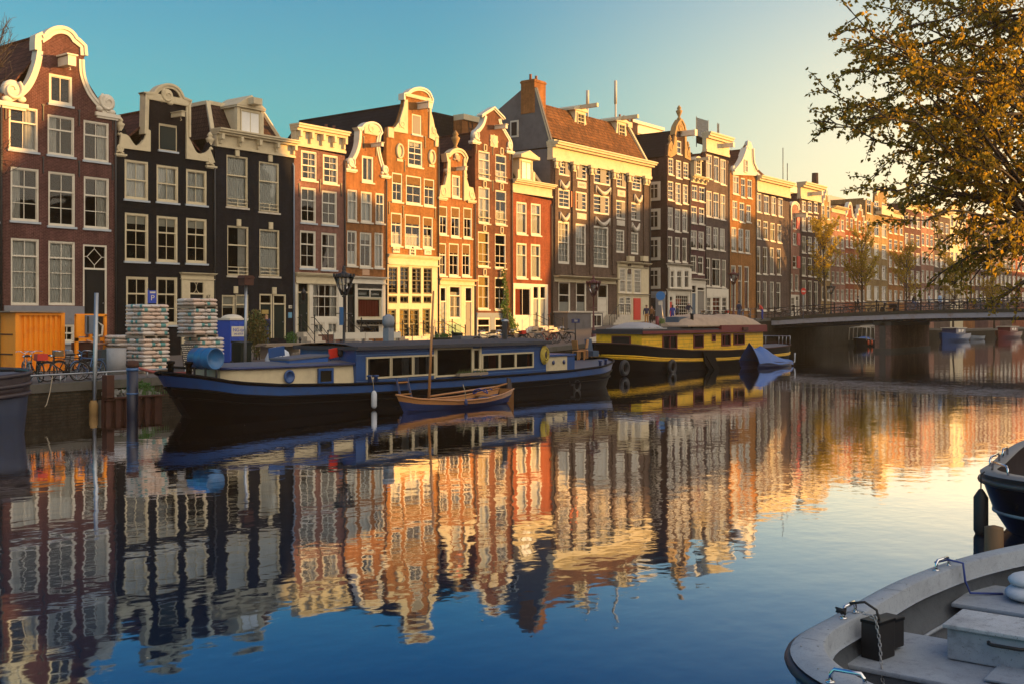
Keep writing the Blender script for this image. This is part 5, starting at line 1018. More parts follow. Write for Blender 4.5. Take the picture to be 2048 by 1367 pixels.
# aft: step-down cream coaming, hose, flue, bulwark seats
xa, xb = lx(1094), lx(1136); b = MB(); b.bx(xa, xb, -1.5, 1.4, .95, 1.62); ac = b.build('aft_cabin', cream, t); b = MB(); b.bx(xb, lx(1151), -1.5, 1.4, .95, 1.6); b.bx(xa, lx(1151) + .05, -1.56, 1.5, 1.62, 1.7); b.build('aft_hatch', [bluep], t)
for px in (1108, 1129): MB().lathe([(.09, 0), (.11, .03), (.02, .03)], 12, 0, Matrix.Translation((lx(px), -1.5, 1.33)) @ Matrix.Rotation(R(90), 4, 'X')).build('porthole', darkblue, ac)
hz = lz(1087, 709); b = MB(); [b.tube([(lx(1087) + (.3 - k * .025) * math.cos(a * .4), ny - .06 - .03 * (k % 4), hz + (.42 - k * .03) * math.sin(a * .4)) for a in range(16)], .03, 5, closed=True) for k in range(8)]; tag(b.build('hose_coil', paint('yellow_hose', (.5, .38, .06), .5), None, (BX, BY, 0)), 'coil of yellow hose hanging on the end wall of the blue barge cabin', 'hose')
b = MB(); x = lx(1013, -24.5); b.lathe([(.12, 2.3), (.12, 3.2), (.17, 3.22), (.17, 3.3), (.02, 3.36)], 12, 0, Matrix.Translation((x, -.5, 0))); b.build('flue_pipe', steel, t)
b = MB(); x = lx(779, -23.6); b.bx(x - .16, x + .16, .2, .52, 2.3, 3.0); b.lathe([(.2, 3.0), (.26, 3.2), (.24, 3.45), (.05, 3.55)], 10, 0, Matrix.Translation((x, .36, 0))); b.build('flue_pipe', paint('zinc_grey', (.22, .24, .27), .6, .2, 5), t)
# things lying on the barge
def onb(px, py, y): p = P(px, py, y); return (p.x, p.y, p.z)
b = MB(); p = P(602, 716, -24.6); b.bbox((0, 0, 0), (2.0, 1.1, .08), 0, (0, R(-3), 0)); b.bbox((0, 0, -.14), (1.9, 1.0, .2), 1); tag(b.build('roof_hatch', [roofg, tarp], None, (p.x + .2, p.y + .3, 1.97)), 'grey hatch lid with blue sides on the cream cabin roof of the barge', 'hatch')
def board(name, label, px, py, y, w, hgt, m, rz=0):
    p = P(px, py, y); t_ = thing(name, label, 'board', (p.x, p.y, 1.75), rz); zc = p.z - 1.75
    MB().bbox((0, 0, zc), (w, .05, hgt), 0, (0, R(-6), 0)).build('panel', m, t_)
    b = MB(); [b.tube([(x, 0, zc - hgt / 2 + .05), (x + .03, .02, 0.0)], .02, 5) for x in (-w * .4, -w * .15, w * .15, w * .4)]; b.build('legs_frame', bluep, t_); return t_
board('blue_board', 'blue board on thin legs at the back of the barge foredeck', 553, 703, -23.6, .75, .36, bluep)
r = board('red_board', 'red board on thin legs above the barge foredeck holding a black lamp', 673, 704, -24.6, .95, .36, redp, R(10)); MB().ball((.12, -.1, P(673, 704, -24.6).z - 1.75), (.14, .1, .17), 8).build('navigation_lamp', rubber, r)
def fender(px, y0, y1, Y, m, label, r=.11, group=None):
    a, c = P(px, y0, Y), P(px, y1, Y); L_ = a.z - c.z; t_ = thing('fender', label, 'fender', (a.x, Y, c.z), 0, group)
    MB().lathe([(.02, 0), (r * .7, .03), (r, .1), (r, L_ - .12), (r * .7, L_ - .04), (.03, L_)], 12).build('body', m, t_); MB().tube([(0, 0, L_ - .02), (0, .05, L_ + .3), (0, .15, L_ + .55)], .015, 5).build('line', rope, t_); return t_
fender(748, 780, 816, -26.22, fendw, 'white cylindrical fender hanging on the side of the blue barge')
for px, y in ((1142, 757), (1152, 770)): p = P(px, y, -26.0); tt3 = thing('tyre_fender', 'black tyre fender on the stern quarter of the blue barge, %s' % ('upper' if y < 760 else 'lower, at the waterline'), 'fender', tuple(p), 0, 'tyre fenders'); tyre(tt3, (0, 0, 0), .26, name='tyre')
b = MB(); x = lx(800, -26.1)
for d in (-.3, .3): b.bar((x + d, -2.3, 1.1), (x + d + .08, -2.45, .35), .1, .06)
b.bar((x - .3, -2.3, .95), (x + .3, -2.3, .95), .14, .04, 1); b.bar((x - .3, -2.42, .5), (x + .34, -2.42, .5), .14, .04, 1); tag(b.build('boarding_step', [darkblue, varn], None, (BX, BY, 0)), 'blue boarding step with wooden treads on the side of the blue barge', 'steps')
b = MB(); [b.lathe([(.07, zs((lx(px)) / BL) - .1), (.07, zs(lx(px) / BL) + .2), (.11, zs(lx(px) / BL) + .22), (.11, zs(lx(px) / BL) + .27)], 8, 0, Matrix.Translation((lx(px), -2.0, 0))) for px in (722, 735, 1185, 1196)]; b.build('bollards', bluep, t)
# flower trough below the big window
b = MB(); x0f, x1f = lx(905), lx(962); b.bx(x0f, x1f, -1.95, -1.72, 1.0, 1.12)
for i in range(140): x, y = random.uniform(x0f, x1f), random.uniform(-1.95, -1.72); a = random.random() * 6; l = random.uniform(.05, .22); b.add([(x, y, 1.1), (x + .03 * math.cos(a), y + .03 * math.sin(a), 1.1), (x + .05 * math.sin(a), y, 1.1 + l)], [(0, 1, 2)], 1)
tag(b.build('flower_trough', [timber, leafmat('herb_leaf', (.05, .1, .02), (.12, .14, .05))], None, (BX, BY, 0)), 'low planted trough under the wide window of the blue barge', 'planter')
def chair(label, px, py, Y, rz, m=varn, group='deck chairs on the barge stern'):
    p = P(px, py, Y); t_ = thing('deck_chair', label, 'chair', (p.x, p.y, p.z), rz, group)
    MB().bbox((0, 0, .44), (.46, .46, .05)).build('seat', m, t_); MB().bbox((0, .22, .75), (.46, .05, .45), 0, (R(-8), 0, 0)).build('backrest', m, t_)
    for x in (-.2, .2):
        for y in (-.2, .2): MB().bar((x, y, 0), (x, y, .43), .05).build('leg', m, t_)
chair('wooden deck chair on the stern of the blue barge beside the cream hatch', 1157, 719, -24.2, R(70)); chair('second wooden chair tipped back near the stern bulwark of the blue barge', 1166, 716, -23.5, R(200))
b = MB(); p = P(1184, 712, -23.6); b.bbox((0, 0, .15), (.55, .5, .3)); b.bbox((0, .2, .55), (.55, .1, .7), 0, (R(-8), 0, 0)); tag(b.build('stern_chair', paint('slate_blue_cover', (.03, .06, .11), .7), None, (p.x, p.y, p.z)), 'dark blue covered seat at the very stern of the blue barge', 'seat')
# mooring hawser from bow to post
b = MB(); a, c = P(270, 733, -21.2), P(378, 744, -24.0); b.tube([a.lerp(c, k / 10) - Vector((0, 0, .12 * math.sin(math.pi * k / 10))) for k in range(11)], .05, 6); tag(b.build('mooring_rope', paint('faded_red_rope', (.45, .1, .07), .8, .2, 8)), 'faded red mooring strap from the dark post to the bow of the blue barge', 'rope')
# --- wooden sailing dinghy
DX0, DY0, DL = 28.9, -27.95, 6.5
t = thing('sailing_dinghy', 'slim varnished wooden sailing dinghy with one bare mast beside the blue barge', 'dinghy', (DX0, DY0, 0))
hb2 = lambda s: .82 * (bowf(s, .55, 1.8, .8) if s < .55 else lerp(1, .45, ((s - .55) / .45) ** 2)); zs2 = lambda s: prof(s, [(0, .66), (.12, .48), (.4, .32), (.65, .32), (.85, .42), (1, .56)])
b = MB(); hull(b, DL, hb2, zs2, [(0, .2, 0), (.4, .72, 0), (.74, .95, 1), (1, 1, 1)], .55, -.25, 24, .4, .2)
rows = [[Vector((DL - .0, y * hb2(1), z)) for y in (-1, 0, 1)] for z in (-.0, zs2(1))]; b.grid(rows, 1)
for s in (-1, 1): b.tube(line_at(DL, hb2, zs2, 1, 1, s, -.25, 30, .55, .2, 0), .035, 6, 1)
b.build('hull', [darkblue, varn], t); b = MB(); deck(b, DL, hb2, lambda s: .08, 0, 0, 20, .75, .08, .97); b.build('floor', paint('dinghy_floor_blue', (.02, .06, .28), .5), t)
for s in (.32, .55, .82): MB().bx(s * DL - .14, s * DL + .14, -hb2(s) * .93, hb2(s) * .93, zs2(s) - .1, zs2(s) - .06).build('thwart', varn, t)
b = MB(); deck(b, DL, hb2, zs2, -.01, 0, 10, .97, .02, .2); b.build('foredeck', varn, t)
mx = P(857, 795, DY0).x - DX0; top = P(867, 582, DY0); b = MB(); b.tube([(mx, 0, .1), (lerp(mx, top.x - DX0, .5), 0, 2.3), (top.x - DX0, 0, top.z)], [.055, .05, .035], 8); b.build('mast', varn, t)
MB().tube([(mx + .1, .05, .5), (DL * .93, .1, .66)], .04, 6).build('boom', varn, t); b = MB(); b.bbox((DL + .2, 0, .45), (.06, .06, .06)); b.prism([(DL + .02, -.3), (DL + .35, -.3), (DL + .4, .3), (DL + .25, .95), (DL + .05, 1.0)], -.03, .03); b.build('rudder', paint('dark_rudder_wood', (.06, .04, .035), .5), t); MB().bar((DL + .15, 0, .78), (DL - .9, .1, .62), .05).build('tiller', varn, t)
b = MB(); b.tube([(DL * .78 + .5 * math.cos(k * .5) - k * .03, .2 * math.sin(k * .5), .55 + .1 * math.sin(k)) for k in range(16)], .025, 5); tag(b.build('blue_rope', ropeblue, None, (DX0, DY0, 0)), 'slack blue rope draped over the stern of the wooden dinghy', 'rope')
fender(932, 797, 811, DY0 - .95, darkblue, 'small blue fender on the side of the wooden dinghy', .07)
# --- yellow barge
YX, YY, YL, YB_ = 55.7, -19.1, 26.3, 4.3
t = thing('barge', 'black barge with a yellow wooden cabin and tan roof domes, beyond the blue barge', 'houseboat', (YX, YY, 0))
hb3 = lambda s: YB_ / 2 * (bowf(s, .2) if s < .5 else bowf(1 - s, .14, 2.2, .5)); zs3 = lambda s: prof(s, [(0, 1.95), (.06, 1.85), (.15, 1.6), (.3, 1.35), (.5, 1.22), (.8, 1.25), (.92, 1.35), (1, 1.5)])
b = MB(); hull(b, YL, hb3, zs3, [(0, .88, 0), (.3, .97, 0), (.56, 1, 0), (.59, 1.0, 1), (.67, 1, 2), (.72, 1, 0), (.97, 1, 3), (1, 1.02, 3)], 1.8, srake=1.0)
for s in (-1, 1):
    for tt_, m in ((.63, 1), (.69, 1), (.99, 3)): b.tube(line_at(YL, hb3, zs3, tt_, 1, s, rake=1.8, srake=1.0), .04, 6, m)
b.build('hull', [hullblk, yell, hullblk, rust], t); b = MB(); deck(b, YL, hb3, zs3, -.12); b.build('deck', roofg, t)
lx = lambda px, y=-20.75: P(px, YH, y).x - YX
lz = lambda px, py, y=-20.75: P(px, py, y).z
ny = -1.65; x0, x1 = 2.6, lx(1526); z0, z1 = 1.1, 2.4
wl = [(lx(1325), lx(1353), lz(1338, 697), lz(1338, 671)), (lx(1387), lx(1406), lz(1396, 694), lz(1396, 670)), (lx(1424), lx(1430), lz(1427, 681), lz(1427, 670)), (lx(1443), lx(1460), lz(1452, 690), lz(1452, 669)), (lx(1467), lx(1488), lz(1478, 688), lz(1478, 668))]
b = MB(); cabin_shell(b, x0, x1, -ny, z0, z1, wl); cb = b.build('cabin', [yell, unlitroom], t)
b = MB(); [b.bx(x0, x1, ny - .006, ny + .001, z, z + .018) for z in ()]; 
for k in range(1, 6):
    z = lerp(z0, z1, k / 6); xs_ = [x0] + [v for w in wl if w[2] - .07 < z < w[3] + .07 for v in (w[0] - .07, w[1] + .07)] + [x1]
    for a, e in zip(xs_[::2], xs_[1::2]): b.bx(a, e, ny - .006, ny + .001, z, z + .02)
b.build('plank_groove', paint('dark_yellow', (.3, .17, .01), .6), cb)
for i, w in enumerate(wl): boxwin(cb, w[0] - .05, w[1] + .05, ny, w[2] - .05, w[3] + .05, maroon, [[(.05, .95)], [(0.02, .98)], None, [(.5, .95)], None][i], .1, (.5,) if i in (0,) else (.33,) if i > 2 else ())
MB().bx(x0 - .04, x0 + .01, -.9, .5, 1.75, 2.3).bx(x0 - .06, x0 - .04, -.8, .4, 1.82, 2.24, 1).build('front_window', [maroon, unlitroom], cb)
xm = lx(1437); b = MB(); b.bx(x0 - .2, xm, -1.85, 1.85, z1, z1 + .22); b.bx(x0 - .25, xm, -1.9, -1.85, z1 + .02, z1 + .2, 1); b.bx(x0, xm, -1.7, 1.7, z1 + .22, z1 + .3, 0); b.bx(lx(1310), lx(1420), -1.2, 1.2, z1 + .3, z1 + .42); rf = b.build('cabin_roof', [paint('dark_roof_felt2', (.03, .032, .04), .85), maroon], t)
b = MB(); b.prism([(xm, z1), (x1 + .2, z1), (x1 + .15, z1 + .5), (xm, z1 + .5)], -1.9, 1.9); b.bx(lx(1478), lx(1488), -2.0, -1.9, z1 + .12, z1 + .34, 1); b.build('roof_fascia', [maroon, rust], t)
def dome(name, xa, xb, w, z, hgt, m, par):
    rows = []
    for i in range(13):
        u = i / 12 * 2 - 1; k = max(0, 1 - u * u) ** .5; rows.append([Vector((lerp(xa, xb, i / 12), w * v, z + hgt * k * (1 - v ** 4) + .04 * math.sin(9 * u + 5 * v) * k)) for v in [j / 8 * 2 - 1 for j in range(9)]])
    b = MB(); b.grid(rows); b.bx(xa - .1, xb + .1, -w - .05, w + .05, z - .06, z + .02); return b.build(name, m, par)
dome('canvas_dome', lx(1375), lx(1478), 1.7, z1 + .48, .75, canvas, t); dome('canvas_dome', lx(1450), lx(1528), 1.7, z1 + .5, .75, canvas, t); dome('canvas_dome', 3.4, 6.2, 1.3, z1 + .35, .35, paint('pale_canvas', (.36, .34, .33), .8), t)
b = MB(); b.lathe([(.11, z1 + .2), (.11, 3.6), (.13, 3.62), (.13, 3.7)], 10, 0, Matrix.Translation((lx(1396), -1.2, 0))); b.build('flue_pipe', rubber, t); b = MB(); b.lathe([(.12, z1 + .2), (.12, 3.5)], 10, 0, Matrix.Translation((lx(1338), -.8, 0))); b.build('flue_pipe', maroon, t)
p = P(1360, 655, -19.4); b = MB(); b.bbox((0, 0, .3), (2.2, 1.0, .85), 0, (0, 0, 0), .03); tag(b.build('tank_box', paint('slate_tank', (.07, .1, .14), .5), None, (p.x, p.y, 2.75)), 'slate blue box tank on the roof of the yellow barge', 'box')
p = P(1322, 660, -19.4); b = MB(); b.bbox((0, 0, .15), (.9, .5, .3), 0)
for i in range(260): a = random.random() * 6.28; r_ = random.uniform(0, .4); z = random.uniform(.25, .6); b.add([(r_ * math.cos(a), r_ * math.sin(a) * .6, z), (r_ * math.cos(a) + .07, r_ * math.sin(a) * .6, z + .03), (r_ * math.cos(a) + .02, r_ * math.sin(a) * .6 + .05, z + .09)], [(0, 1, 2)], 1)
tag(b.build('planter', [timber, leafmat('bright_leaf', (.09, .16, .02), (.17, .2, .03))], None, (p.x, p.y, 2.72)), 'wooden planter of bright green leaves on the roof of the yellow barge', 'planter')
b = MB(); xq = lx(1418, -21.3); b.prism([(xq - 1.0, 1.25), (xq + .5, 1.1), (xq + 1.6, -.25), (xq + .3, -.35), (xq - .8, .5)], -2.3, -2.22); b.bar((xq - .6, -2.32, .9), (xq + .9, -2.32, -.3), .07); b.build('leeboard', hullblk, t)
for px, y in ((1249, 735), (1344, 733)): p = P(px, y, -21.35); tt3 = thing('tyre_fender', 'black tyre fender on the yellow barge, %s' % ('near its bow' if px < 1300 else 'below the double red window'), 'fender', tuple(p), 0, 'tyre fenders'); tyre(tt3, (0, 0, 0), .36, name='tyre')
b = MB(); [b.tube([(YL - 1.2 + .1 * k, s * (1.6 - k * .35), 1.4), (YL - 1.15 + .1 * k, s * (1.6 - k * .35), 2.0)], .03, 5) for k in range(4) for s in (-1, 1)]; b.tube([(YL - 1.15 + .1 * k, -(1.6 - k * .35), 2.0) for k in range(4)] + [(YL - .85 - .1 * k, .55 + k * .35, 2.0) for k in range(4)], .03, 5); b.build('stern_rail', steel, t)
# --- dinghy under a blue tarpaulin
p0, p1 = PZ(1512, 736, 0), PZ(1583, 730, 0); t = thing('covered_dinghy', 'small boat under a sagging blue tarpaulin at the stern of the yellow barge', 'dinghy', (p0.x + .2, p0.y + .6, 0), math.atan2(p1.y - p0.y - .6, p1.x - p0.x)); L_ = (p1 - p0).length
hb4 = lambda s: .75 * bowf(1 - s, .6, 1.7, .8) if s > .4 else .75; zs4 = lambda s: prof(s, [(0, .5), (.6, .35), (1, .25)])
b = MB(); hull(b, L_, hb4, zs4, [(0, .6, 0), (.5, .95, 0), (1, 1, 0)], 0, -.2, 16, .5); b.build('hull', darkblue, t)
rows = []; rg = [(0, 1.75), (.12, 1.35), (.25, 1.5), (.5, .95), (.8, .5), (1, .32)]
for i in range(17):
    s = i / 16; z = prof(s, rg); rows.append([Vector((s * L_, v * (hb4(s) + .08), lerp(zs4(s) - .15, z, (1 - abs(v)) ** .8) - .05 * math.sin(12 * s + 4 * v))) for v in [j / 6 * 2 - 1 for j in range(13)]][:13]) if False else rows.append([Vector((s * L_, v * (hb4(s) + .08), lerp(zs4(s) - .15, z, (1 - abs(v)) ** .8) - .05 * math.sin(12 * s + 4 * v))) for v in [j / 6 - 1 for j in range(13)]])
MB().grid(rows).build('tarpaulin', tarp, t); b = MB(); b.tube([(L_ + .1, 0, .2), (L_ + .3, 0, .25), (L_ + .35, 0, .5), (L_ + .35, 0, .9)], .06, 6); b.build('outboard_tube', steel, t)
# --- dark barge bow at the left edge, and the small blue rowboat
t = thing('barge', 'dark steel barge end with a heavy rim, cut by the left edge of the picture', 'barge', (17.65, -22.6, 0), math.pi)
hb5 = lambda s: 2.1 * bowf(s, .1, 2.6, .5) if s < .6 else 2.1; zs5 = lambda s: prof(s, [(0, 1.85), (.08, 1.78), (.25, 1.5), (1, 1.4)])
b = MB(); hull(b, 16, hb5, zs5, [(0, .95, 0), (.5, 1, 0), (.72, 1, 1), (.8, 1.03, 1), (1, 1.03, 1)], .25)
for s in (-1, 1):
    for tt_ in (.74, .86, .99): b.tube(line_at(16, hb5, zs5, tt_, 1.02, s, rake=.25), .07, 6, 1)
b.build('hull', [paint('slate_hull', (.018, .03, .065), .55, .2, 3, dirt=(.024, .027, .036)), paint('brown_black_rim', (.03, .02, .025), .5, .2, 4)], t); b = MB(); deck(b, 16, hb5, zs5, -.1); b.build('deck', roofg, t)
b = MB(); b.tube([(1.6, 1.1, 1.6), (1.45, 1.1, 2.4), (1.7, 1.0, 3.0), (2.3, .9, 3.35), (3.2, .8, 3.5)], [.16, .15, .14, .12, .1], 8); b.build('anchor_davit', hullblk, t)
def leafball(b, c, r, n, sz, m=1, seed=None):
    for i in range(n):
        d = Vector((random.gauss(0, 1), random.gauss(0, 1), random.gauss(0, 1))).normalized() * (random.random() ** .4); p = Vector((c[0] + d.x * r[0], c[1] + d.y * r[1], c[2] + d.z * r[2]))
        q = Euler((random.random() * 6, random.random() * 6, random.random() * 6)).to_matrix(); s = sz * random.uniform(.6, 1.3)
        b.add([p + q @ Vector(v) * s for v in ((-.5, 0, 0), (0, -.28, .05), (.5, 0, 0), (0, .28, .05))], [(0, 1, 2, 3)], m)
b = MB(); leafball(b, (0, 0, .45), (.8, .5, .6), 700, .13); leafball(b, (.3, .3, 1.0), (.35, .35, .4), 200, .12); b.bbox((0, 0, .1), (1.4, .5, .25)); tag(b.build('potted_shrub', [timber, leafmat('shrub_leaf', (.03, .07, .015), (.16, .15, .03))], None, (15.7, -23.0, 1.75)), 'leafy shrub in a trough on the dark barge at the left edge', 'shrub')
def rowboat(label, x, y, rz, L_, w, mh, mi, name='rowing_boat', cat='rowing boat', zt=.5):
    t_ = thing(name, label, cat, (x, y, 0), rz); f1 = lambda s: w / 2 * (bowf(s, .5, 2, .7) if s < .5 else lerp(1, .75, (s - .5) * 2)); f2 = lambda s: zt * prof(s, [(0, 1.35), (.4, 1), (1, 1.1)])
    b = MB(); hull(b, L_, f1, f2, [(0, .6, 0), (.5, .92, 0), (1, 1, 0)], .3, -.15, 18, .1, .25); b.grid([[Vector((L_ - (.1 if z < 0 else 0), k * f1(1) * (.6 if z < 0 else 1), z)) for k in (-1, 0, 1)] for z in (-.15, f2(1))])
    for s in (-1, 1): b.tube(line_at(L_, f1, f2, 1, 1, s, -.15, 24, .3, .25, 0), .035, 6, 1)
    b.build('hull', [mh, mi], t_); b = MB(); deck(b, L_, f1, lambda s: .1, 0, 0, 14, .78, .12, 1); b.build('floor', mi, t_)
    for s in (.35, .65): MB().bx(s * L_ - .12, s * L_ + .12, -f1(s) * .95, f1(s) * .95, zt * .8, zt * .8 + .03).build('thwart', mi, t_)
    return t_
p = PZ(104, 826, 0); rowboat('small bright blue rowing boat under the quay wall at the far left', p.x - 3.3 + 3.3, p.y - .1, math.pi + R(2), 3.4, 1.25, paint('bright_blue', (.02, .12, .42), .4), paint('light_blue', (.06, .3, .5), .5), zt=.42)
# --- white open sloop in the foreground
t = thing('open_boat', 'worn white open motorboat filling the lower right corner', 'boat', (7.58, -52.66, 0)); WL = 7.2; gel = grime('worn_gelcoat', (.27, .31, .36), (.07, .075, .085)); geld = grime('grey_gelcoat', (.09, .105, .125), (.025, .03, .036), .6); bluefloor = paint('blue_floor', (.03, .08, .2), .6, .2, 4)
hb6 = lambda s: 1.17 * (bowf(s, .22, 2.2, .62) if s < .42 else lerp(1, 0, ((s - .42) / .58) ** 2.3)); zs6 = lambda s: prof(s, [(0, .74), (.3, .7), (.6, .7), (1, .78)])
b = MB(); hull(b, WL, hb6, zs6, [(0, .8, 0), (.55, .95, 0), (.9, 1, 1), (1, 1.02, 1)], .3, -.3, 40, .8)
for s in (-1, 1): b.tube(line_at(WL, hb6, zs6, .94, 1.01, s, -.3, 50, .3, .12, .02, .8), .045, 8, 1)
b.build('hull', [gel, paint('navy_rubber', (.012, .016, .03), .5)], t)
# side deck ring, coaming, inner skin
n = 48; ss = [(1 - math.cos(math.pi * i / n)) / 2 for i in range(n + 1)]
def ring(off, z): 
    o = []
    for sg in (1, -1):
        for s in (ss if sg == 1 else list(reversed(ss))):
            h_ = hb6(s); x = s * WL; x = lerp(x, WL / 2, off * 2 / WL * (1.0)); o.append(Vector((x, sg * max(0.001, h_ - off * (1 if h_ > off else h_ / max(off, 1e-3))), zs6(s) + z)))
    return o
b = MB(); r1, r2, r2b, r3, r4, r5 = ring(-.02, .0), ring(.05, .03), ring(.19, .03), ring(.205, .02), ring(.215, -.13), ring(.25, -.14)
b.grid([r1, r2, r2b, r3, r4, r5], 0, True, True); b.build('side_deck', gel, t)
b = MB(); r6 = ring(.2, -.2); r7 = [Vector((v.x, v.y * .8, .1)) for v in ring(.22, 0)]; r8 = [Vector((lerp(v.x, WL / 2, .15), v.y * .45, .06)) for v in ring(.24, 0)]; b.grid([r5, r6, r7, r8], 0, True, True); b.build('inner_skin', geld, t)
b = MB(); b.add([tuple(v + Vector((0, 0, .004))) for v in r8], [tuple(range(len(r8)))]); b.build('floor', bluefloor, t)
def bench(xa, xb, z, m=gel):
    rows = []
    for x in (xa, xb):
        w = min(hb6((xa) / WL), hb6(xb / WL)) * .9; rows.append(w)
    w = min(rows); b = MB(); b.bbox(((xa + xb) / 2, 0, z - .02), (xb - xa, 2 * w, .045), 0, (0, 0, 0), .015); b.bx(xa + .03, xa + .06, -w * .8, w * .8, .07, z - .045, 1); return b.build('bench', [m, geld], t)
bench(1.75, 3.05, .41); bench(4.3, 5.4, .44)
b = MB()
for s in (.05, .12, .2, .3, .4, .5, .6, .7):
    for off in (.05, .16): h_ = hb6(s); b.lathe([(.009, 0), (.006, .004)], 6, 0, Matrix.Translation((lerp(s * WL, WL / 2, off * .28), h_ - off, zs6(s) + .031)))
b.build('deck_screws', steel, t)['kind'] = 'stuff'
b = MB(); [b.add([(s * WL - .004, hb6(s) - .045, zs6(s) + .032), (s * WL + .004, hb6(s) - .045, zs6(s) + .032), (s * WL + .004, hb6(s) - .25, zs6(s) + .032), (s * WL - .004, hb6(s) - .25, zs6(s) + .032)], [(0, 1, 2, 3)]) for s in (.16, .46)]; b.build('deck_seam', rubber, t)['kind'] = 'stuff'
b = MB(); L0 = [Vector((s * WL, (hb6(s) - .36) * .97, zs6(s) - .42)) for s in [k / 20 for k in range(3, 17)]]; b.tube(L0, .02, 6); b.build('inner_stringer', gel, t)
b = MB(); b.bbox((2.2, -.55, .438), (.5, .8, .02), 0, (0, 0, 0), .006); b.build('bench_hatch', gel, t)
tb = thing('storage_box', 'white lidded storage box with a black handle on the bench of the white boat', 'box', (7.5 + 2.46, -52.94, .412)); b = MB(); b.bbox((.3, 0, .15), (.56, 1.1, .28), 0, (0, 0, 0), .012); b.build('body', gel, tb); b = MB(); b.bbox((.3, 0, .3), (.64, 1.16, .035), 0, (0, 0, 0), .01); b.build('lid', grime('speckled_lid', (.38, .41, .45), (.08, .085, .09), .6, 1.5), tb)
def grab(m, a, c, hgt, r, up=Vector((0, 0, 1)), mb=None):
    a, c = Vector(a), Vector(c); b = mb or MB(); d = (c - a)
    b.tube([a, a + up * hgt * .7 + d * .03, a + up * hgt + d * .12, c + up * hgt - d * .12, c + up * hgt * .7 - d * .03, c], r, 8); return b
grab(None, (0.0, .2, .22), (.0, -.1, .22), .05, .016, Vector((-1, 0, -.1))).build('handle', rubber, tb)
grab(None, (2.28, -.42, .45), (2.28, -.68, .45), .06, .014).build('bench_handle', rubber, t)
for s, l in ((.02, .2), (.26, .28), (.6, .3)):
    p = Vector((s * WL + .1, hb6(s + .01) - .13, zs6(s) + .03)); q = Vector((s * WL + .1 + l, hb6(s + l / WL) - .14, zs6(s) + .03))
    if s < .1: p = Vector((.14, .45, .77)); q = Vector((.16, .2, .77))
    b = grab(None, p, q, .1, .016); [b.lathe([(.035, 0), (.035, .012)], 10, 0, Matrix.Translation(e)) for e in (p, q)]; b.build('grab_rail', chrome, t)
for i, (x, w) in enumerate(((2.0, .26), (2.3, .2))):
    tb = thing('battery_box', ('larger' if i == 0 else 'smaller') + ' black box standing against the side of the white boat', 'box', (7.5 + x + .2, -52.66 + .78, .412), R(-12)); MB().bbox((0, 0, .16), (w, .18, .32 - i * .05), 0, (0, 0, 0), .012).build('body', rubber, tb); MB().bbox((0, 0, .325 - i * .05 / 1), (w + .015, .19, .03), 0, (0, 0, 0), .008).build('lid', blackp, tb)
p = Vector((7.5 + .27 * WL, -52.66 + .98, .83)); pts = [p, p + Vector((.02, -.12, .02)), p + Vector((.02, -.26, -.02)), p + Vector((0, -.3, -.2)), p + Vector((-.1, -.36, -.5)), p + Vector((-.25, -.5, -.74))]
b = MB(); segs = []
for a, c in zip(pts, pts[1:]):
    k = max(1, int((c - a).length / .035)); segs += [a.lerp(c, i / k) for i in range(k)]
for i, c in enumerate(segs[:-1]):
    d = (segs[i + 1] - c).normalized(); sd = d.cross(Vector((0, 0, 1)) if abs(d.z) < .8 else Vector((1, 0, 0))).normalized(); up = d.cross(sd); w = sd if i % 2 else up
    b.tube([c + d * .024 * math.cos(a * 1.05) + w * .013 * math.sin(a * 1.05) for a in range(6)], .0045, 5, closed=True)
tag(b.build('chain', steel), 'galvanised chain looped over the rail into the white boat', 'chain')
b = MB(); b.tube([p + Vector((-.1 + .03 * math.cos(k), .05 * math.sin(k * 1.7), .03 + .02 * math.sin(k * 2.3))) for k in range(12)], .012, 6); b.tube([p + Vector((.15, .02, .04)), p + Vector((.2, -.1, .06)), p + Vector((.22, -.2, 0)), p + Vector((.2, -.24, -.12))], .012, 6); tag(b.build('mooring_line', rubber), 'black line knotted around the middle rail of the white boat', 'rope')
xx = 4.75; b = MB(); b.tube([(xx, hb6(xx / WL) + .02, .76), (xx, hb6(xx / WL) - .12, .81), (xx + .01, hb6(xx / WL) - .27, .79), (xx + .02, hb6(xx / WL) - .29, .6), (xx + .06, hb6(xx / WL) - .33, .47), (xx + .3, hb6(xx / WL) - .6, .455)], .012, 6); tag(b.build('blue_rope', ropeblue, None, (7.5, -52.66, 0)), 'thin blue rope hanging over the side deck of the white boat', 'rope')
b = MB(); b.ball((0, 0, 0), (.3, .22, .09), 10); b.ball((.05, 0, .12), (.26, .2, .08), 10); tag(b.build('cushion', paint('pale_cushion', (.5, .52, .56), .9, .15, 8), None, (7.5 + 5.0, -52.5, .52)), 'two pale cushions piled on the forward bench of the white boat', 'cushion')
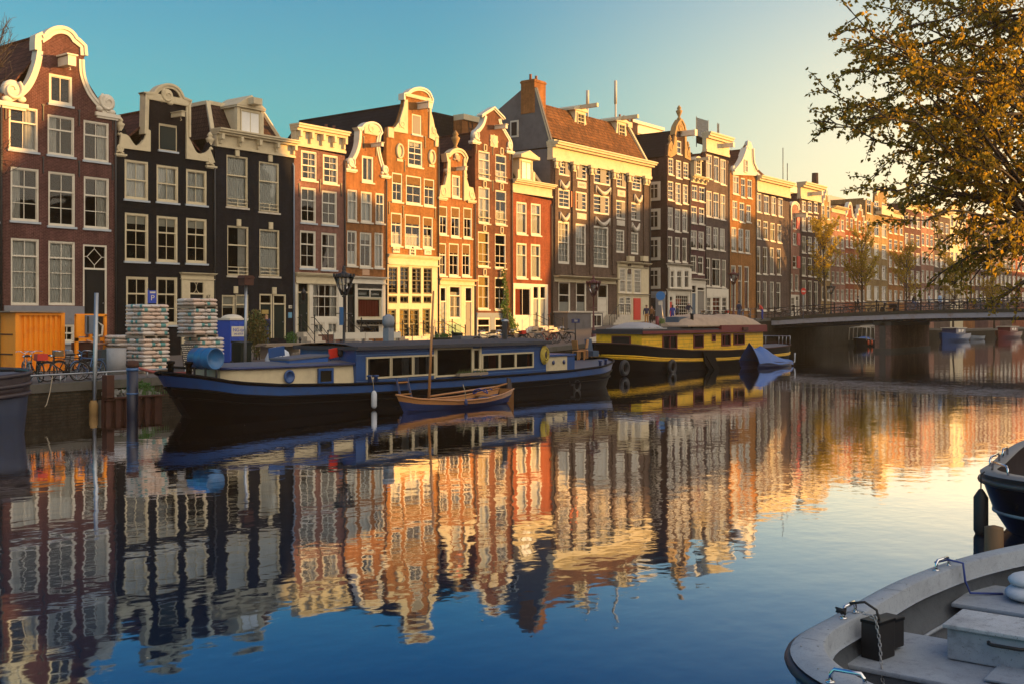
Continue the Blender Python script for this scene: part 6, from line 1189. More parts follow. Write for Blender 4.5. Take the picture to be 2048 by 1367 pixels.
# --- dark sloop at the right edge
t = thing('open_boat', 'dark varnished open sloop with chrome rails at the right edge', 'boat', (17.8, -51.75, 0), R(5)); KL = 7.5
hb7 = lambda s: 1.25 * (bowf(s, .2, 2.2, .55) if s < .5 else lerp(1, .0, ((s - .5) / .5) ** 2.5)); zs7 = lambda s: prof(s, [(0, .95), (.3, .9), (1, 1.1)])
b = MB(); hull(b, KL, hb7, zs7, [(0, .55, 0), (.5, .86, 0), (.86, .98, 1), (1, 1.02, 1)], .7, -.3, 36, .6, .2)
for s in (-1, 1):
    b.tube(line_at(KL, hb7, zs7, .9, .99, s, -.3, 40, .7, .2, .02, .6), .055, 8, 1); b.tube(line_at(KL, hb7, zs7, .5, .86, s, -.3, 40, .7, .2, .0, .6), .03, 6, 2)
b.build('hull', [paint('navy_hull', (.006, .007, .012), .3, .2, 3, spec=.25), paint('dark_teak', (.07, .05, .045), .4, .25, 6), gel], t)
def ringk(off, z, k=1):
    o = []
    for sg in (1, -1):
        for s in (ss if sg == 1 else list(reversed(ss))): h_ = hb7(s); o.append(Vector((lerp(s * KL, KL / 2, off * 2 / KL), sg * max(.001, h_ - off * min(1, h_ / max(off, 1e-3))) * k, zs7(s) + z)))
    return o
b = MB(); b.grid([ringk(-.02, 0), ringk(.03, .04), ringk(.2, .04), ringk(.22, .02)], 0, True, True); b.build('side_deck', paint('teak_grey_deck', (.2, .19, .19), .55, .2, 6), t)
b = MB(); b.grid([ringk(.22, .02), ringk(.24, -.25), ringk(.3, -.7, .8), ringk(.5, -.72, .4)], 0, True, True); q = ringk(.5, -.715, .4); b.add([tuple(v) for v in q], [tuple(range(len(q)))]); b.build('inner_skin', paint('dark_maroon_lining', (.02, .01, .012), .7, .2, 4), t)
for (s0, s1, sg) in ((.03, .12, 1), (.17, .3, 1), (.35, .42, 1), (.03, .14, -1)):
    pts = []
    p = Vector((s0 * KL + .12, sg * (hb7(s0 + .02) - .12), .98)); q = Vector((s1 * KL + .12, sg * (hb7(s1) - .12), .96)); b = grab(None, p, q, .14, .018); b.build('grab_rail', chrome, t)
for (px, y0, y1, dep, lab) in ((1948, 988, 1068, 17.3, 'left'), (2014, 1006, 1096, 15.9, 'right')):
    lp = max((Matrix.Rotation(R(5), 3, 'Z') @ Vector((s * KL, sg * (hb7(s) + .13), 0)) for s in [k / 200 for k in range(60)] for sg in (-1, 1)), key=lambda v: (-.606 * v.x + .795 * v.y) if lab == 'left' else -abs((17.8 + v.x) * SA - (v.y - 51.75 + D) * CA - .447 * ((17.8 + v.x) * CA + (v.y - 51.75 + D) * SA)) - (0 if v.y < -.5 else 9)); a = Vector((17.8 + lp.x, -51.75 + lp.y, .68)); c = Vector((a.x, a.y, -.04)); t_ = thing('fender', 'long black fender on the rounded end of the dark sloop, the %s one' % lab, 'fender', tuple(c), 0, 'black sloop fenders'); L_ = a.z - c.z
    MB().lathe([(.02, 0), (.08, .03), (.11, .1), (.11, L_ - .1), (.07, L_ - .03), (.03, L_ + .03)], 14).build('body', rubber, t_); MB().tube([(0, 0, L_), (.0, .0, L_ + .25), (.06, -.04, .93 - c.z + .05)], .012, 5).build('line', rubber, t_)
MB().lathe([(.12, -.6), (.12, .5)], 10, 0, Matrix.Translation((-.1, .1, 0))).build('mooring_pile_', timber, t) if False else None
b = MB(); b.lathe([(.14, -1), (.13, .42), (.02, .45)], 12); tag(b.build('mooring_pile', paint('wet_timber', (.16, .085, .03), .6, .3, 5, stretch=(4, 4, 1)), None, tuple(PZ(1988, 1112, .0))), 'short wooden pile in the water between the dark sloop and the white boat', 'pile')
# ------------------------------------------------------------------ bridge
BX0, BX1 = 111.2, 124.6
def BD(y): return 3.3 + .88 * (1 - ((y + 31) / 26) ** 2)
t = thing('bridge', 'low arched canal bridge with a pale girder edge, brick piers and iron railings', 'bridge', (0, 0, 0))
ys = [-5 - 52 * k / 30 for k in range(31)]
b = MB()
for (xa, xb, za, zb, m) in ((BX0, BX1, -.3, 0, 0), (BX0 + .25, BX1 - .25, -1.0, -.3, 1)):
    b.grid([[Vector((xa, y, BD(y) + za)), Vector((xb, y, BD(y) + za)), Vector((xb, y, BD(y) + zb)), Vector((xa, y, BD(y) + zb))] for y in ys], m, False, True)
b.build('deck', [pave, paint('dark_girder', (.02, .016, .016), .7)], t)
gird = paint('pale_girder', (.42, .4, .42), .6, .12, 2, dirt=(.3, .17, .09), dscale=1.2)
for x, k in ((BX0, -1), (BX1, 1)):
    b = MB(); b.grid([[Vector((x + k * .16, y, BD(y) - .72)), Vector((x + k * .16, y, BD(y) - .24)), Vector((x, y, BD(y) - .24)), Vector((x, y, BD(y) - .72))] for y in ys], 0, False, True); g = b.build('girder', gird, t)
    b = MB(); b.grid([[Vector((x + k * .22, y, BD(y) - .236)), Vector((x + k * .22, y, BD(y) + .1)), Vector((x - k * .3, y, BD(y) + .1)), Vector((x - k * .3, y, BD(y) - .236))] for y in ys], 0, False, True); b.build('kerb', paint('mossy_kerb', (.07, .06, .045), .9, .3, 3, dirt=(.05, .07, .02)), t)
    b = MB(); [b.bx(x + k * .02 - .08, x + k * .02 + .08, y - .04, y + .04, BD(y) - .86, BD(y) - .73) for y in [-5.4 - .45 * j for j in range(110)]]; o = b.build('girder_teeth', MATS['dark_girder'], t); o['kind'] = 'stuff'
    b = MB(); [b.tube([(x, y, BD(y) + z) for y in ys], r, 5) for z, r in ((.45, .03), (.75, .026), (1.08, .05))]; r_ = b.build('railing', iron, t)
    for j in range(23):
        y = -6 - 2.2 * j; b = MB(); b.lathe([(.1, 0), (.07, .15), (.06, 1.0), (.09, 1.02), (.1, 1.12), (.03, 1.22)], 8, 0, Matrix.Translation((x, y, BD(y) + .08))); b.build('post', iron, r_)
pb = brick('pier_brick', (.3, .16, .12), (.2, .11, .09), (.16, .14, .12), .9)
for y0, y1 in ((-18.3, -16.7), (-45, -43.4)):
    z = BD(y0) - .98; b = MB(); b.bx(BX0 + .3, BX1 - .3, y0, y1, -1, z); b.bx(BX0 + .15, BX1 - .15, y0 - .12, y1 + .12, -1, .35, 1); b.bx(BX0 + .2, BX0 + .36, y0 + .5, y1 - .5, .36, z - .1, 1); b.bx(BX0 + .2, BX1 - .2, y0 - .1, y1 + .1, z - .35, z + .04, 1); b.build('pier', [pb, coping], t)
b = MB(); b.bx(BX0 - .2, BX1 + .2, -5.36, -4.2, -1, BD(-5) - 1.0); b.bx(BX0 + .2, BX1 - .2, -5.3, -4.2, BD(-5) - .999, BD(-5) - .31); b.build('abutment', pb, t)
# railing on the ramp before the bridge
t = thing('quay_railing', 'black iron railing along the quay leading up to the bridge', 'railing', (0, 0, 0)); b = MB(); xs = [96 + 15 * k / 6 for k in range(7)]
[b.tube([(x, QY(x) + .25, SZ(x) + z) for x in xs], .03, 5) for z in (.5, 1.05)]; b.build('rails', iron, t)
for x in xs: MB().lathe([(.06, 0), (.045, .15), (.04, 1.1), (.06, 1.14), (.02, 1.2)], 8, 0, Matrix.Translation((x, QY(x) + .25, SZ(x)))).build('post', iron, t)
# ------------------------------------------------------------------ boats beyond the bridge
r = rowboat('black tour sloop with white hoop frames seen under the bridge', 131, -7.6, 0, 8.5, 2.4, hullblk, gel, 'tour_sloop', 'boat', .75)
for x in (.8, 2.2, 3.6, 5.2, 6.6, 8): MB().tube([(x, -1.1, .7), (x + .15, -1.05, 2.2), (x + .15, 0, 2.35), (x + .15, 1.05, 2.2), (x, 1.1, .7)], .05, 5).build('hoop', white, r)
MB().bx(4.6, 8.3, -1.1, 1.1, 2.36, 2.44).build('canopy', white, r); b = MB(); b.ball((3, 0, .75), (1.2, .8, .4), 8); b.build('cover', tarp, r)
for x in (.9, 2.1, 6): MB().lathe([(.03, 0), (.13, .1), (.13, .5), (.03, .6)], 8, 0, Matrix.Translation((x, -1.28, .15))).build('fender', orangep, r)
def cabinboat(lab, x, y, L_, m, mc):
    r = rowboat(lab, x, y, 0, L_, 3, m, mc, 'cabin_boat', 'boat', 1.0); MB().bbox((L_ * .55, 0, 1.4), (L_ * .45, 2, 1.0), 0, (0, 0, 0), .08).build('cabin', mc, r)
    for k in (.42, .56): MB().bx(L_ * k, L_ * k + 1.1, -1.03, -1.0, 1.35, 1.75).build('window', dkglass, r)
    MB().bbox((L_ * .55, 0, 1.95), (L_ * .5, 2.3, .1)).build('cabin_roof', white, r)
cabinboat('blue cabin boat moored beyond the bridge pier', 163, -8.6, 11, bluep, darkblue); cabinboat('dark grey cabin boat moored behind the bridge pier', 147, -8, 8, hullblk, roofg); cabinboat('maroon cabin boat moored far down the canal at the right edge', 193, -9, 12, maroon, maroon); rowboat('small pale rowing boat moored far beyond the bridge', 180, -8, 0, 6, 2, gel, gel)
# ------------------------------------------------------------------ street lamps and signs
def lamp(lab, x, y, h, m, z=None, brackets=True):
    z = SZ(x) if z is None else z; t = thing('street_lamp', lab, 'street lamp', (x, y, z), 0, 'crown-topped street lamps'); k = h / 4.6
    MB().lathe([(.2, 0), (.2, .3), (.15, .36), (.17, .7), (.11, .8), (.13, .95), (.075, 1.05), (.06, 2.0), (.075, 2.05), (.05, 2.1), (.045, 3.1 * k), (.12, 3.15 * k), (.06, 3.2 * k)], 12).build('post', m, t)
    b = MB(); z0, z1 = 3.2 * k, 4.05 * k
    for i in range(6):
        a = i * math.pi / 3; b.bar((.13 * math.cos(a), .13 * math.sin(a), z0), (.48 * math.cos(a), .48 * math.sin(a), z1), .04)
    b.tube([(.48 * math.cos(i * math.pi / 3), .48 * math.sin(i * math.pi / 3), z1) for i in range(6)], .03, 5, closed=True)
    for i in range(12): a = i * math.pi / 6; b.box((.48 * math.cos(a), .48 * math.sin(a), z1 + .07), (.07, .07, .14))
    b.lathe([(.47, z1), (.33, z1 + .14), (.12, z1 + .2), (.07, z1 + .3), (.11, z1 + .36), (.05, z1 + .42), (.09, z1 + .47), (.01, z1 + .54)], 12); b.build('lantern_frame', m, t)
    MB().lathe([(.12, z0 + .01), (.46, z1 - .01)], 6).build('lantern_glass', glass('lantern_glass', (.75, .75, .75), 1.5), t)
    if brackets: MB().tube([(-.5, 0, 2.45), (.5, 0, 2.45)], .02, 5).build('ladder_bar', m, t)
    return t
redblack = paint('oxblood_iron', (.1, .02, .02), .5, .2, 5); p = PT(688, 640, 52)
lp = lamp('black crown lamp with a blue sign, in front of the red-curtained shopfront', p.x, p.y, 4.75, iron); MB().bx(-.28, -.06, -.03, .03, 1.9, 2.75).build('blue_sign', paint('sign_blue', (.02, .1, .25), .4), lp)
p = PT(1187, 640, 76); lamp('oxblood red crown lamp before the broad slate house', p.x, p.y, 4.7, redblack); p = PT(1467, 640, 103); lamp('crown lamp near the bridge foot, before the white-gabled orange house', p.x, p.y, 5.0, redblack)
p = PXp(1662, 640, 126); lamp('smaller crown lamp on the far side of the bridge under the first tree', p.x, p.y, 4.2, iron, 3.3)
def sign(lab, px, py, dep, r, mface, lean=0, bar=None, name='road_sign', ell=1, plate=False):
    p = PT(px, py, dep); z = SZ(p.x); t = thing(name, lab, 'sign', (p.x, p.y, z), R(-20) if ell == 1 else R(-66)); h = p.z - z
    MB().tube([(lean, .04, 0), (0, .04, h)], .035, 6).build('pole', steel, t); M = Matrix.Translation((0, 0, h)) @ Matrix.Rotation(R(90), 4, 'X')
    MB().lathe([(r, -.01), (r, .02)], 20, 0, M @ Matrix.Identity(4), False).build('disc', mface, t)
    if bar: MB().bx(-r * .7, r * .7, -.03, -.022, h - r * .16, h + r * .16).build('white_bar', white, t)
    if plate: MB().bx(-.16, .16, -.02, .0, h - r - .38, h - r - .08).build('plate', white, t)
sign('round red no-entry sign with a white bar at the bridge foot', 1607, 583, 112, .36, redp, 0, True)
sign('round blue sign above a small white plate on a leaning pole by the corner house', 1321, 592, 88, .36, paint('sign_bright_blue', (.02, .16, .45), .4), .3, None, 'road_sign', .55, True)
p = PT(304, 594, 52); t = thing('parking_sign', 'blue parking sign with a white letter P above the left pallets', 'sign', (p.x, p.y, SZ(p.x)), R(-25)); h = p.z - SZ(p.x); MB().bbox((0, 0, h), (.4, .06, .6)).build('panel', paint('parking_blue', (.01, .05, .4), .4), t); MB().tube([(-.17, .02, 0), (-.17, .02, h + .4)], .03, 6).build('pole', darkblue, t); txt(t, 'P', .36, (.02, -.04, h - .06), (R(90), 0, 0), white, 'letter'); MB().bx(-.1, .15, -.036, -.031, h + .17, h + .25).build('arrow_strip', white, t)
p = PT(1151, 642, 74); t = thing('number_board', 'small dark blue board with white number 701 on a post', 'sign', (p.x, p.y, SZ(p.x)), R(-25)); h = p.z - SZ(p.x); MB().bbox((0, 0, h), (.62, .08, .26)).build('panel', darkblue, t); MB().tube([(0, .02, 0), (0, .02, h)], .05, 6).build('post', iron, t); txt(t, '701', .2, (0, -.05, h), (R(90), 0, 0), white, 'lettering')
# ------------------------------------------------------------------ construction yard on the left quay
orange = paint('container_orange', (.95, .3, .008), .5, .08, 2, dirt=(.75, .2, .01), dscale=1.5)
a, c = P(31, 640, -11.7), P(130, 640, -11.7); w = c.x - a.x; t = thing('shipping_container', 'bright orange corrugated site container at the left edge', 'container', (a.x, -11.7, 1.2)); hh = 2.42
n = 8; xs = []
for k in range(n): u = lerp(.18, w - .18, k / n); s_ = (w - .36) / n; xs += [(u, 0), (u + s_ * .35, 0), (u + s_ * .5, .08), (u + s_ * .85, .08)]
xs.append((w - .18, 0)); b = MB(); b.grid([[Vector((x, .06 + y, z)) for x, y in xs] for z in (.12, hh - .12)], 0, False); b.bx(.02, w - .02, .18, 6, .02, hh - .03); b.build('shell', orange, t)
b = MB(); [b.bx(x, x + .17, 0, .2, 0, hh) for x in (0, w - .17)]; b.bx(.17, w - .17, 0, .17, 0, .12); b.bx(.17, w - .17, 0, .17, hh - .12, hh); [b.bx(x, x + .16, 5.84, 6.02, 0, hh) for x in (0, w - .16)]; b.bx(0, .1, .2, 5.84, hh - .1, hh); b.bx(0, .1, .2, 5.84, 0, .12); b.bx(.05, .1, -.004, 0, hh - .1, hh - .04); b.build('frame', orange, t)
b = MB(); [b.tube([(-.04, y, .1), (-.04, y, hh - .1)], .03, 6) for y in (1.2, 1.7, 3.6, 4.2)]; [b.bx(-.02, .02, .25, 5.8, z, z + .05) for z in (.7, 1.5)]; b.build('door_bars', rust, t); MB().bx(-.3, w - .1, -.12, 3.5, hh + .01, hh + .06).build('roof_plank', timber, t)
a = P(152, 640, -12.6); c = P(214, 640, -12.6); w = c.x - a.x; t = thing('mixing_silo', 'orange framed mortar pump with a grey control cabinet beside the container', 'machine', (a.x, -12.6, 1.17)); b = MB(); [b.bx(x, x + .12, y, y + .12, 0, 2.35) for x in (0, w - .12) for y in (0, 1.1)]; b.bx(0, w, 0, .1, 1.25, 1.4); b.bx(0, w, 0, .1, 2.3, 2.4); b.bx(.0, .42, -.02, .02, 1.45, 2.38); b.build('frame', orange, t)
b = MB(); b.bbox((.62, .1, 1.95), (.46, .4, .8), 0, (0, 0, 0), .02); b.bx(.45, .52, -.13, -.1, 1.6, 2.3, 1); b.build('control_cabinet', [paint('cabinet_grey', (.13, .15, .19), .5), rubber], t); b = MB(); b.tube([(.7, -.1, 1.4), (1.1, -.18, 1.5), (1.15, -.15, 1.9), (.9, -.1, 2.1), (1.0, -.1, 1.2)], .05, 6); b.tube([(.4, -.15, 1.3), (.9, -.2, 1.12), (w, -.15, 1.15)], .05, 6, 1); b.build('hose', [stonew, paint('copper_pipe', (.4, .2, .12), .4)], t); b = MB(); b.lathe([(.1, .3), (.5, .9), (.5, 1.2)], 12, 0, Matrix.Translation((w / 2, .6, 0))); b.bx(.1, w - .1, .3, 1.0, 0, .3); b.build('hopper', rust, t)
p = P(233, 640, -15.6); t = thing('concrete_ring', 'grey concrete pipe ring standing between the machine and the pallets', 'concrete ring', (p.x, -15.6, 1.15)); MB().lathe([(.38, 0), (.38, 1.05), (.3, 1.05), (.3, .9)], 24).build('body', paint('raw_concrete', (.28, .28, .29), .9, .15, 4, dirt=(.17, .17, .17)), t)
# pallets of paper cement bags
tan_ = paint('bag_paper', (.62, .46, .36), .75, .12, 6); teal = paint('bag_teal_print', (.09, .26, .25), .7, .2, 8); wrapm = paint('bag_wrapped', (.62, .54, .48), .4, .14, 5)
def bagmesh(l, w, h, band, m0):
    b = MB(); rows = []; n, k = 9, 10
    for i in range(n):
        u = i / (n - 1) * 2 - 1; e = (1 - abs(u) ** 5) ** .5; r_ = []
        for j in range(k):
            a = 2 * math.pi * (j + .5) / k; cx = math.copysign(abs(math.cos(a)) ** .45, math.cos(a)); sz = math.copysign(abs(math.sin(a)) ** .4, math.sin(a))
            r_.append(Vector((u * l / 2, cx * w / 2 * (.9 + .1 * e), h / 2 + sz * h / 2 * max(.25, e) + random.uniform(-.004, .004))))
        rows.append(r_)
    for i in range(n - 1): b.grid(rows[i:i + 2], 1 if i in band else 0, True, True)
    b.add(rows[0], [tuple(range(k))]); b.add(rows[-1], [tuple(range(k - 1, -1, -1))])
    return b.mesh('cement_bag', [m0, teal])
BAGS = [bagmesh(.63, .42, .166, bd, m) for bd in ((), (1, 2), (5, 6), (3, 4, 5)) for m in (tan_, wrapm)]
def pallet(lab, px, Y, z, layers, nx=2, ny=3, rz=0, pal=True, jit=.012, zs_=.158):
    p = P(px, 640, Y); t = thing('bag_pallet', lab, 'pallet of bags', (p.x, Y, z), rz, 'pallets of cement bags'); z0 = 0
    if pal:
        b = MB(); [b.bx(0, nx * .63, y * ny * .41, y * ny * .41 + .1, .09, .115) for y in (0, .22, .44, .66, .9)]; [b.bx(x, x + .1, 0, ny * .41, 0, .088) for x in (0, nx * .315 - .05, nx * .63 - .1)]; b.build('pallet', timber, t); z0 = .118
    for l in range(layers):
        for i in range(nx):
            for j in range(ny):
                if 0 < i < nx - 1 and 0 < j < ny - 1 and l < layers - 1: continue
                o = link('cement_bag', BAGS[((l * 3 + i * 5 + j * 2) % 4) * 2 + (1 if random.random() < .5 else 0)] if random.random() < .75 else random.choice(BAGS), t, ((.315 + i * .63, .21 + j * .42, z0 + l * zs_) if l % 2 == 0 else (.21 + j * .42, .315 + i * .63, z0 + l * zs_))); o.rotation_euler = (random.uniform(-.02, .02), random.uniform(-.03, .03), random.uniform(-.03, .03) + (math.pi if random.random() < .5 else 0) + (math.pi / 2 if l % 2 else 0))
    return z0 + layers * zs_
g0 = 1.17
pallet('lower left pallet of cement bags, with another pallet stacked on it', 288, -16.2, g0, 8); pallet('upper left pallet of cement bags, topmost beside the parking sign', 286, -16.1, g0 + 1.4, 8)
pallet('small half-used pallet of bags behind the concrete ring', 236, -13.6, g0 + .9, 3)
pallet('lower right pallet of cement bags behind the blue drum', 402, -15.5, g0, 8, 2, 3); pallet('middle pallet of cement bags in the right-hand stack', 389, -15.4, g0 + 1.4, 7, 2, 3); pallet('topmost pallet with two layers of bags on the right-hand stack', 388, -15.4, g0 + 2.64, 2, 2, 3)
p = P(268, 640, -13.2); MBt = MB(); MBt.bbox((0, 0, .45), (1.6, 1.0, .9)); tag(MBt.build('tarp_bundle', paint('dark_tarp', (.035, .06, .075), .6, .2, 3), None, (p.x - .9, -12.9, 1.17)), 'dark tarpaulin-covered heap behind the left pallets', 'heap')
# roll of black dimpled sheet
p = P(371, 640, -15.9); t = thing('dimple_sheet', 'black dimpled plastic sheet with white knobs leaning between the pallet stacks', 'plastic sheet', (p.x - .35, -16.3, 1.17)); b = MB(); b.grid([[Vector((x, .25 * z + .1 * math.sin(x * 3), z * 1.15)) for x in [k * .12 for k in range(7)]] for z in (0, .5, 1)], 0); b.grid([[Vector((x, .02 + .25 * z + .1 * math.sin(x * 3), z * 1.15)) for x in [k * .12 for k in range(7)]] for z in (0, .5, 1)], 0); b.build('sheet', rubber, t)
b = MB(); [b.ball((.05 + i * .085 + (j % 2) * .04, -.012 + .25 * (j / 13) + .1 * math.sin((.05 + i * .085 + (j % 2) * .04) * 3), .06 + j * .082), (.026, .012, .022), 4) for i in range(8) for j in range(13)]; o = b.build('knobs', white, t); o['kind'] = 'stuff'
# portable toilet, wheelie bin, poles
p = P(462, 640, -11); tb_ = paint('toilet_blue', (.02, .07, .42), .45, .1, 3); t = thing('portable_toilet', 'blue portable toilet with a white roof and lettered white panel', 'portable toilet', (p.x, -11, 1.2)); b = MB(); b.bbox((.45, .5, 1.05), (1.05, 1.05, 2.1), 0, (0, 0, 0), .04); [b.bx(x, x + .06, -.06, -.02, .1, 2.0) for x in (-.02, .42, .86)]; b.bx(-.02, .92, -.055, -.02, 1.2, 1.26); b.bx(.1, .8, -.05, -.02, 1.85, 1.9); b.build('body', tb_, t); b = MB(); b.bbox((.45, .5, 2.14), (1.15, 1.15, .1)); b.ball((.45, .5, 2.16), (.56, .56, .22), 10); b.build('roof', white, t); o = MB().bx(-.02, .84, -.07, -.058, 1.28, 1.78).build('name_panel', white, t); txt(o, 'NG-tje', .25, (.42, -.076, 1.6), (R(90), 0, 0), tb_); txt(o, '045-67570', .13, (.42, -.076, 1.4), (R(90), 0, 0), tb_, 'phone_number')
p = P(483, 640, -13.8); t = thing('wheelie_bin', 'dark green wheelie bin behind the right pallets', 'bin', (p.x, -13.8, 1.18)); MB().bbox((0, 0, .55), (.62, .7, 1.0), 0, (0, 0, 0), .03).build('body', darkgreen, t); MB().bbox((0, 0, 1.08), (.66, .76, .08), 0, (R(4), 0, 0)).build('lid', darkgreen, t); [MB().tube([(x, .3, .12), (x + .06, .3, .12)], .12, 10).build('wheel', rubber, t) for x in (-.36, .3)]
p = PT(492, 564, 47); t = thing('site_lamp', 'grey pole carrying a brown box lamp beside the blue toilet', 'lamp post', (p.x, p.y, 1.17)); MB().tube([(-.05, 0, 0), (0, 0, p.z - 1.3)], .06, 8).build('pole', steel, t); b = MB(); b.bbox((0, 0, p.z - 1.17), (.5, .42, .3)); b.prism([(-.3, p.z - 1.02), (.3, p.z - 1.02), (.2, p.z - .9), (-.2, p.z - .9)], -.24, .24); b.build('lamp_box', rust, t)
a = PZ(187, 828, 0); c = PT(193, 586, 39); t = thing('mooring_pole', 'tall thin grey steel pole standing in the water before the quay', 'pole', tuple(a)); MB().tube([(0, 0, -1), tuple(c - a)], .075, 8).build('shaft', steel, t); MB().lathe([(.08, -.3), (.15, -.1), (.16, .35), (.1, .5)], 8).build('foot_collar', ochre, t)
a = PZ(265, 836, 0); t = thing('mooring_post', 'thick dark mooring post with blue bands and a rusty cap', 'post', tuple(a)); MB().lathe([(.19, -1), (.19, 1.75)], 14).build('shaft', paint('post_navy', (.012, .018, .04), .45, .2, 4), t); b = MB(); b.lathe([(.2, .82), (.2, .88)], 14); b.lathe([(.2, 1.62), (.2, 1.72)], 14, 0); b.build('band', paint('band_blue', (.05, .13, .3), .5), t); MB().lathe([(.2, 1.75), (.22, 1.8), (.2, 1.95), (.05, 1.98)], 12).build('cap', rust, t)
a, c = PZ(212, 829, 0), PZ(352, 822, 0); t = thing('sheet_piling', 'rusty sheet piling ledge below the quay wall', 'piling', (a.x, a.y, 0)); b = MB(); L_ = c.x - a.x; zz = []
for k in range(int(L_ / .4) + 1): zz += [(k * .4, 0), (k * .4 + .2, 0), (k * .4 + .25, .12), (k * .4 + .38, .12)]
b.grid([[Vector((x, y, z)) for x, y in zz] for z in (-.8, .55)], 0, False); b.bx(0, L_, .13, .3, -.8, .53); b.bx(.0, L_, -.05, .2, .55, .6); b.build('sheets', rust, t); MB().bbox((.15, .1, .95), (.3, .3, .9)).build('stub_post', rust, t)
b = MB(); [b.box((random.uniform(.3, L_), random.uniform(.25, 2.2), .5 + random.uniform(0, .25)), [random.uniform(.08, .3) for _ in range(3)], 0, [random.random() * 3 for _ in range(3)]) for _ in range(240)]; b.bx(.1, L_, .3, 2.8, -.5, .5)
tag(b.build('rubble', paint('rubble_stone', (.24, .24, .22), .9, .35, 6), None, (a.x, a.y, 0)), 'pale stone rubble on the ledge behind the rusty sheet piling', 'rubble', None, 'stuff')
lg = leafmat('weed_leaf', (.04, .13, .02), (.08, .18, .035)); b = MB()
for i in range(260): x, y = random.gauss(0, .32), random.gauss(0, .2); l = random.uniform(.15, .5); an = random.random() * 6.28; b.add([(x - .012, y, 0), (x + .012, y, 0), (x + .22 * l * math.cos(an) + .03, y + .22 * l * math.sin(an), l)], [(0, 1, 2)])
leafball(b, (0, 0, .28), (.5, .3, .22), 260, .12, 0); q = P(290, 640, -20.2); tag(b.build('weed_clump', lg, None, (q.x, -19.9, .62)), 'bright green weed clump on the rubble beside the dark mooring post', 'weeds')
t = thing('quay_rail', 'low galvanised pipe rail along the edge of the left quay', 'railing', (0, 0, 0)); xs = [17 + k * 1.9 for k in range(10)]; MB().tube([(x, QY(x) + .1, SZ(x) + .32) for x in xs], .035, 6).build('rail', steel, t); [MB().tube([(x, QY(x) + .1, SZ(x) - .02), (x, QY(x) + .1, SZ(x) + .3)], .03, 6).build('post', steel, t) for x in xs]
a, c = P(113, 760, -20), PZ(90, 812, .5); b = MB(); a = Vector((a.x, QY(a.x) + .1, 1.45)); b.tube([a, a.lerp(c, .4) - Vector((0, 0, .2)), a.lerp(c, .8) - Vector((0, 0, .15)), c], .018, 5); tag(b.build('painter_rope', rope), 'pale rope from the quay rail down to the small blue rowing boat', 'rope')
# planks, bulk bag, white barrier
p = P(598, 640, -12); t = thing('plank_stack', 'stack of grey scaffold planks on trestles between the toilet and the lamp', 'planks', (p.x - 2.2, -12, 1.35)); [MB().bx(random.uniform(0, .3), 4.4 - random.uniform(0, .3), y, y + .22, .62 + .05 * l, .662 + .05 * l).build('plank', timber, t) for l in range(3) for y in (0, .25, .5, .75)]; [MB().bx(x, x + .1, 0, 1, 0, .61).build('trestle', timber, t) for x in (.5, 2.2, 3.9)]
for k, z in enumerate((0, .16, .32)):
    p = P(640, 640, -15.5); t = thing('empty_pallet', 'empty wooden pallet in a short pile before the planks, %s' % ('bottom', 'middle', 'top')[k] + ' one', 'pallet', (p.x - 1, -15.5, 1.3 + z), R(4 * k), 'empty pallets'); b = MB(); [b.bx(0, 1.2, y, y + .12, .11, .135) for y in (0, .17, .34, .51, .68)]; [b.bx(x, x + .1, 0, .8, 0, .108) for x in (0, .55, 1.1)]; b.build('boards', timber, t)
p = P(556, 640, -16.2); b = MB()
b.grid([[Vector((math.cos(a) * r_ * (1 + .1 * math.sin(3 * a + z * 4)), math.sin(a) * r_ * .8, z)) for a in [k * .3927 for k in range(16)]] for z, r_ in ((0, .55), (.3, .62), (.6, .5), (.78, .25), (.82, .02))], 0, True, True); tag(b.build('bulk_bag', paint('white_woven_bag', (.55, .6, .66), .8, .15, 6), None, (p.x, -16.2, 1.25)), 'crumpled white bulk bag behind the blue board on the quay', 'bag')
a = P(668, 640, -15); c = P(802, 640, -15); t = thing('white_barrier', 'white plank barrier with slanting braces along the quay behind the blue barge', 'barrier', (a.x, -15, 1.35)); L_ = c.x - a.x; [MB().bx(x0, x1 - .03, -.02, .02, 1.0, 1.32).build('plank', white, t) for x0, x1 in ((0, L_ * .45), (L_ * .45, L_ * .75), (L_ * .75, L_))]; [MB().bx(x0, x1, -.02, .02, .6, .85).build('plank', white, t) for x0, x1 in ((0, L_ * .7),)]; [MB().bar((x, .06, 0), (x, .06, 1.35), .09).build('post', timber, t) for x in (.1, L_ * .45, L_ * .75, L_ - .1)]; [MB().bar((x, .1, 1.25), (x + .5, .5, 0), .07).build('brace', white, t) for x in (L_ * .42, L_ * .95)]
a = P(1183, 640, -14.5); t = thing('gangway_fence', 'white sloping gangway side board behind the bow of the yellow barge', 'gangway', (a.x, -14.4, 1.6)); b = MB(); c = P(1310, 650, -14.4); e = P(1190, 690, -14.4); b.prism([(0, e.z - 1.6), (c.x - a.x, c.z - 2.05), (c.x - a.x, c.z - 1.6), (0, e.z - 1.1)], 0, .06); b.build('board', white, t); [MB().bar((x, .1, -.2), (x, .1, lerp(e.z - 1.2, c.z - 1.7, x / (c.x - a.x))), .1).build('post', timber, t) for x in (.3, 4, 8)]
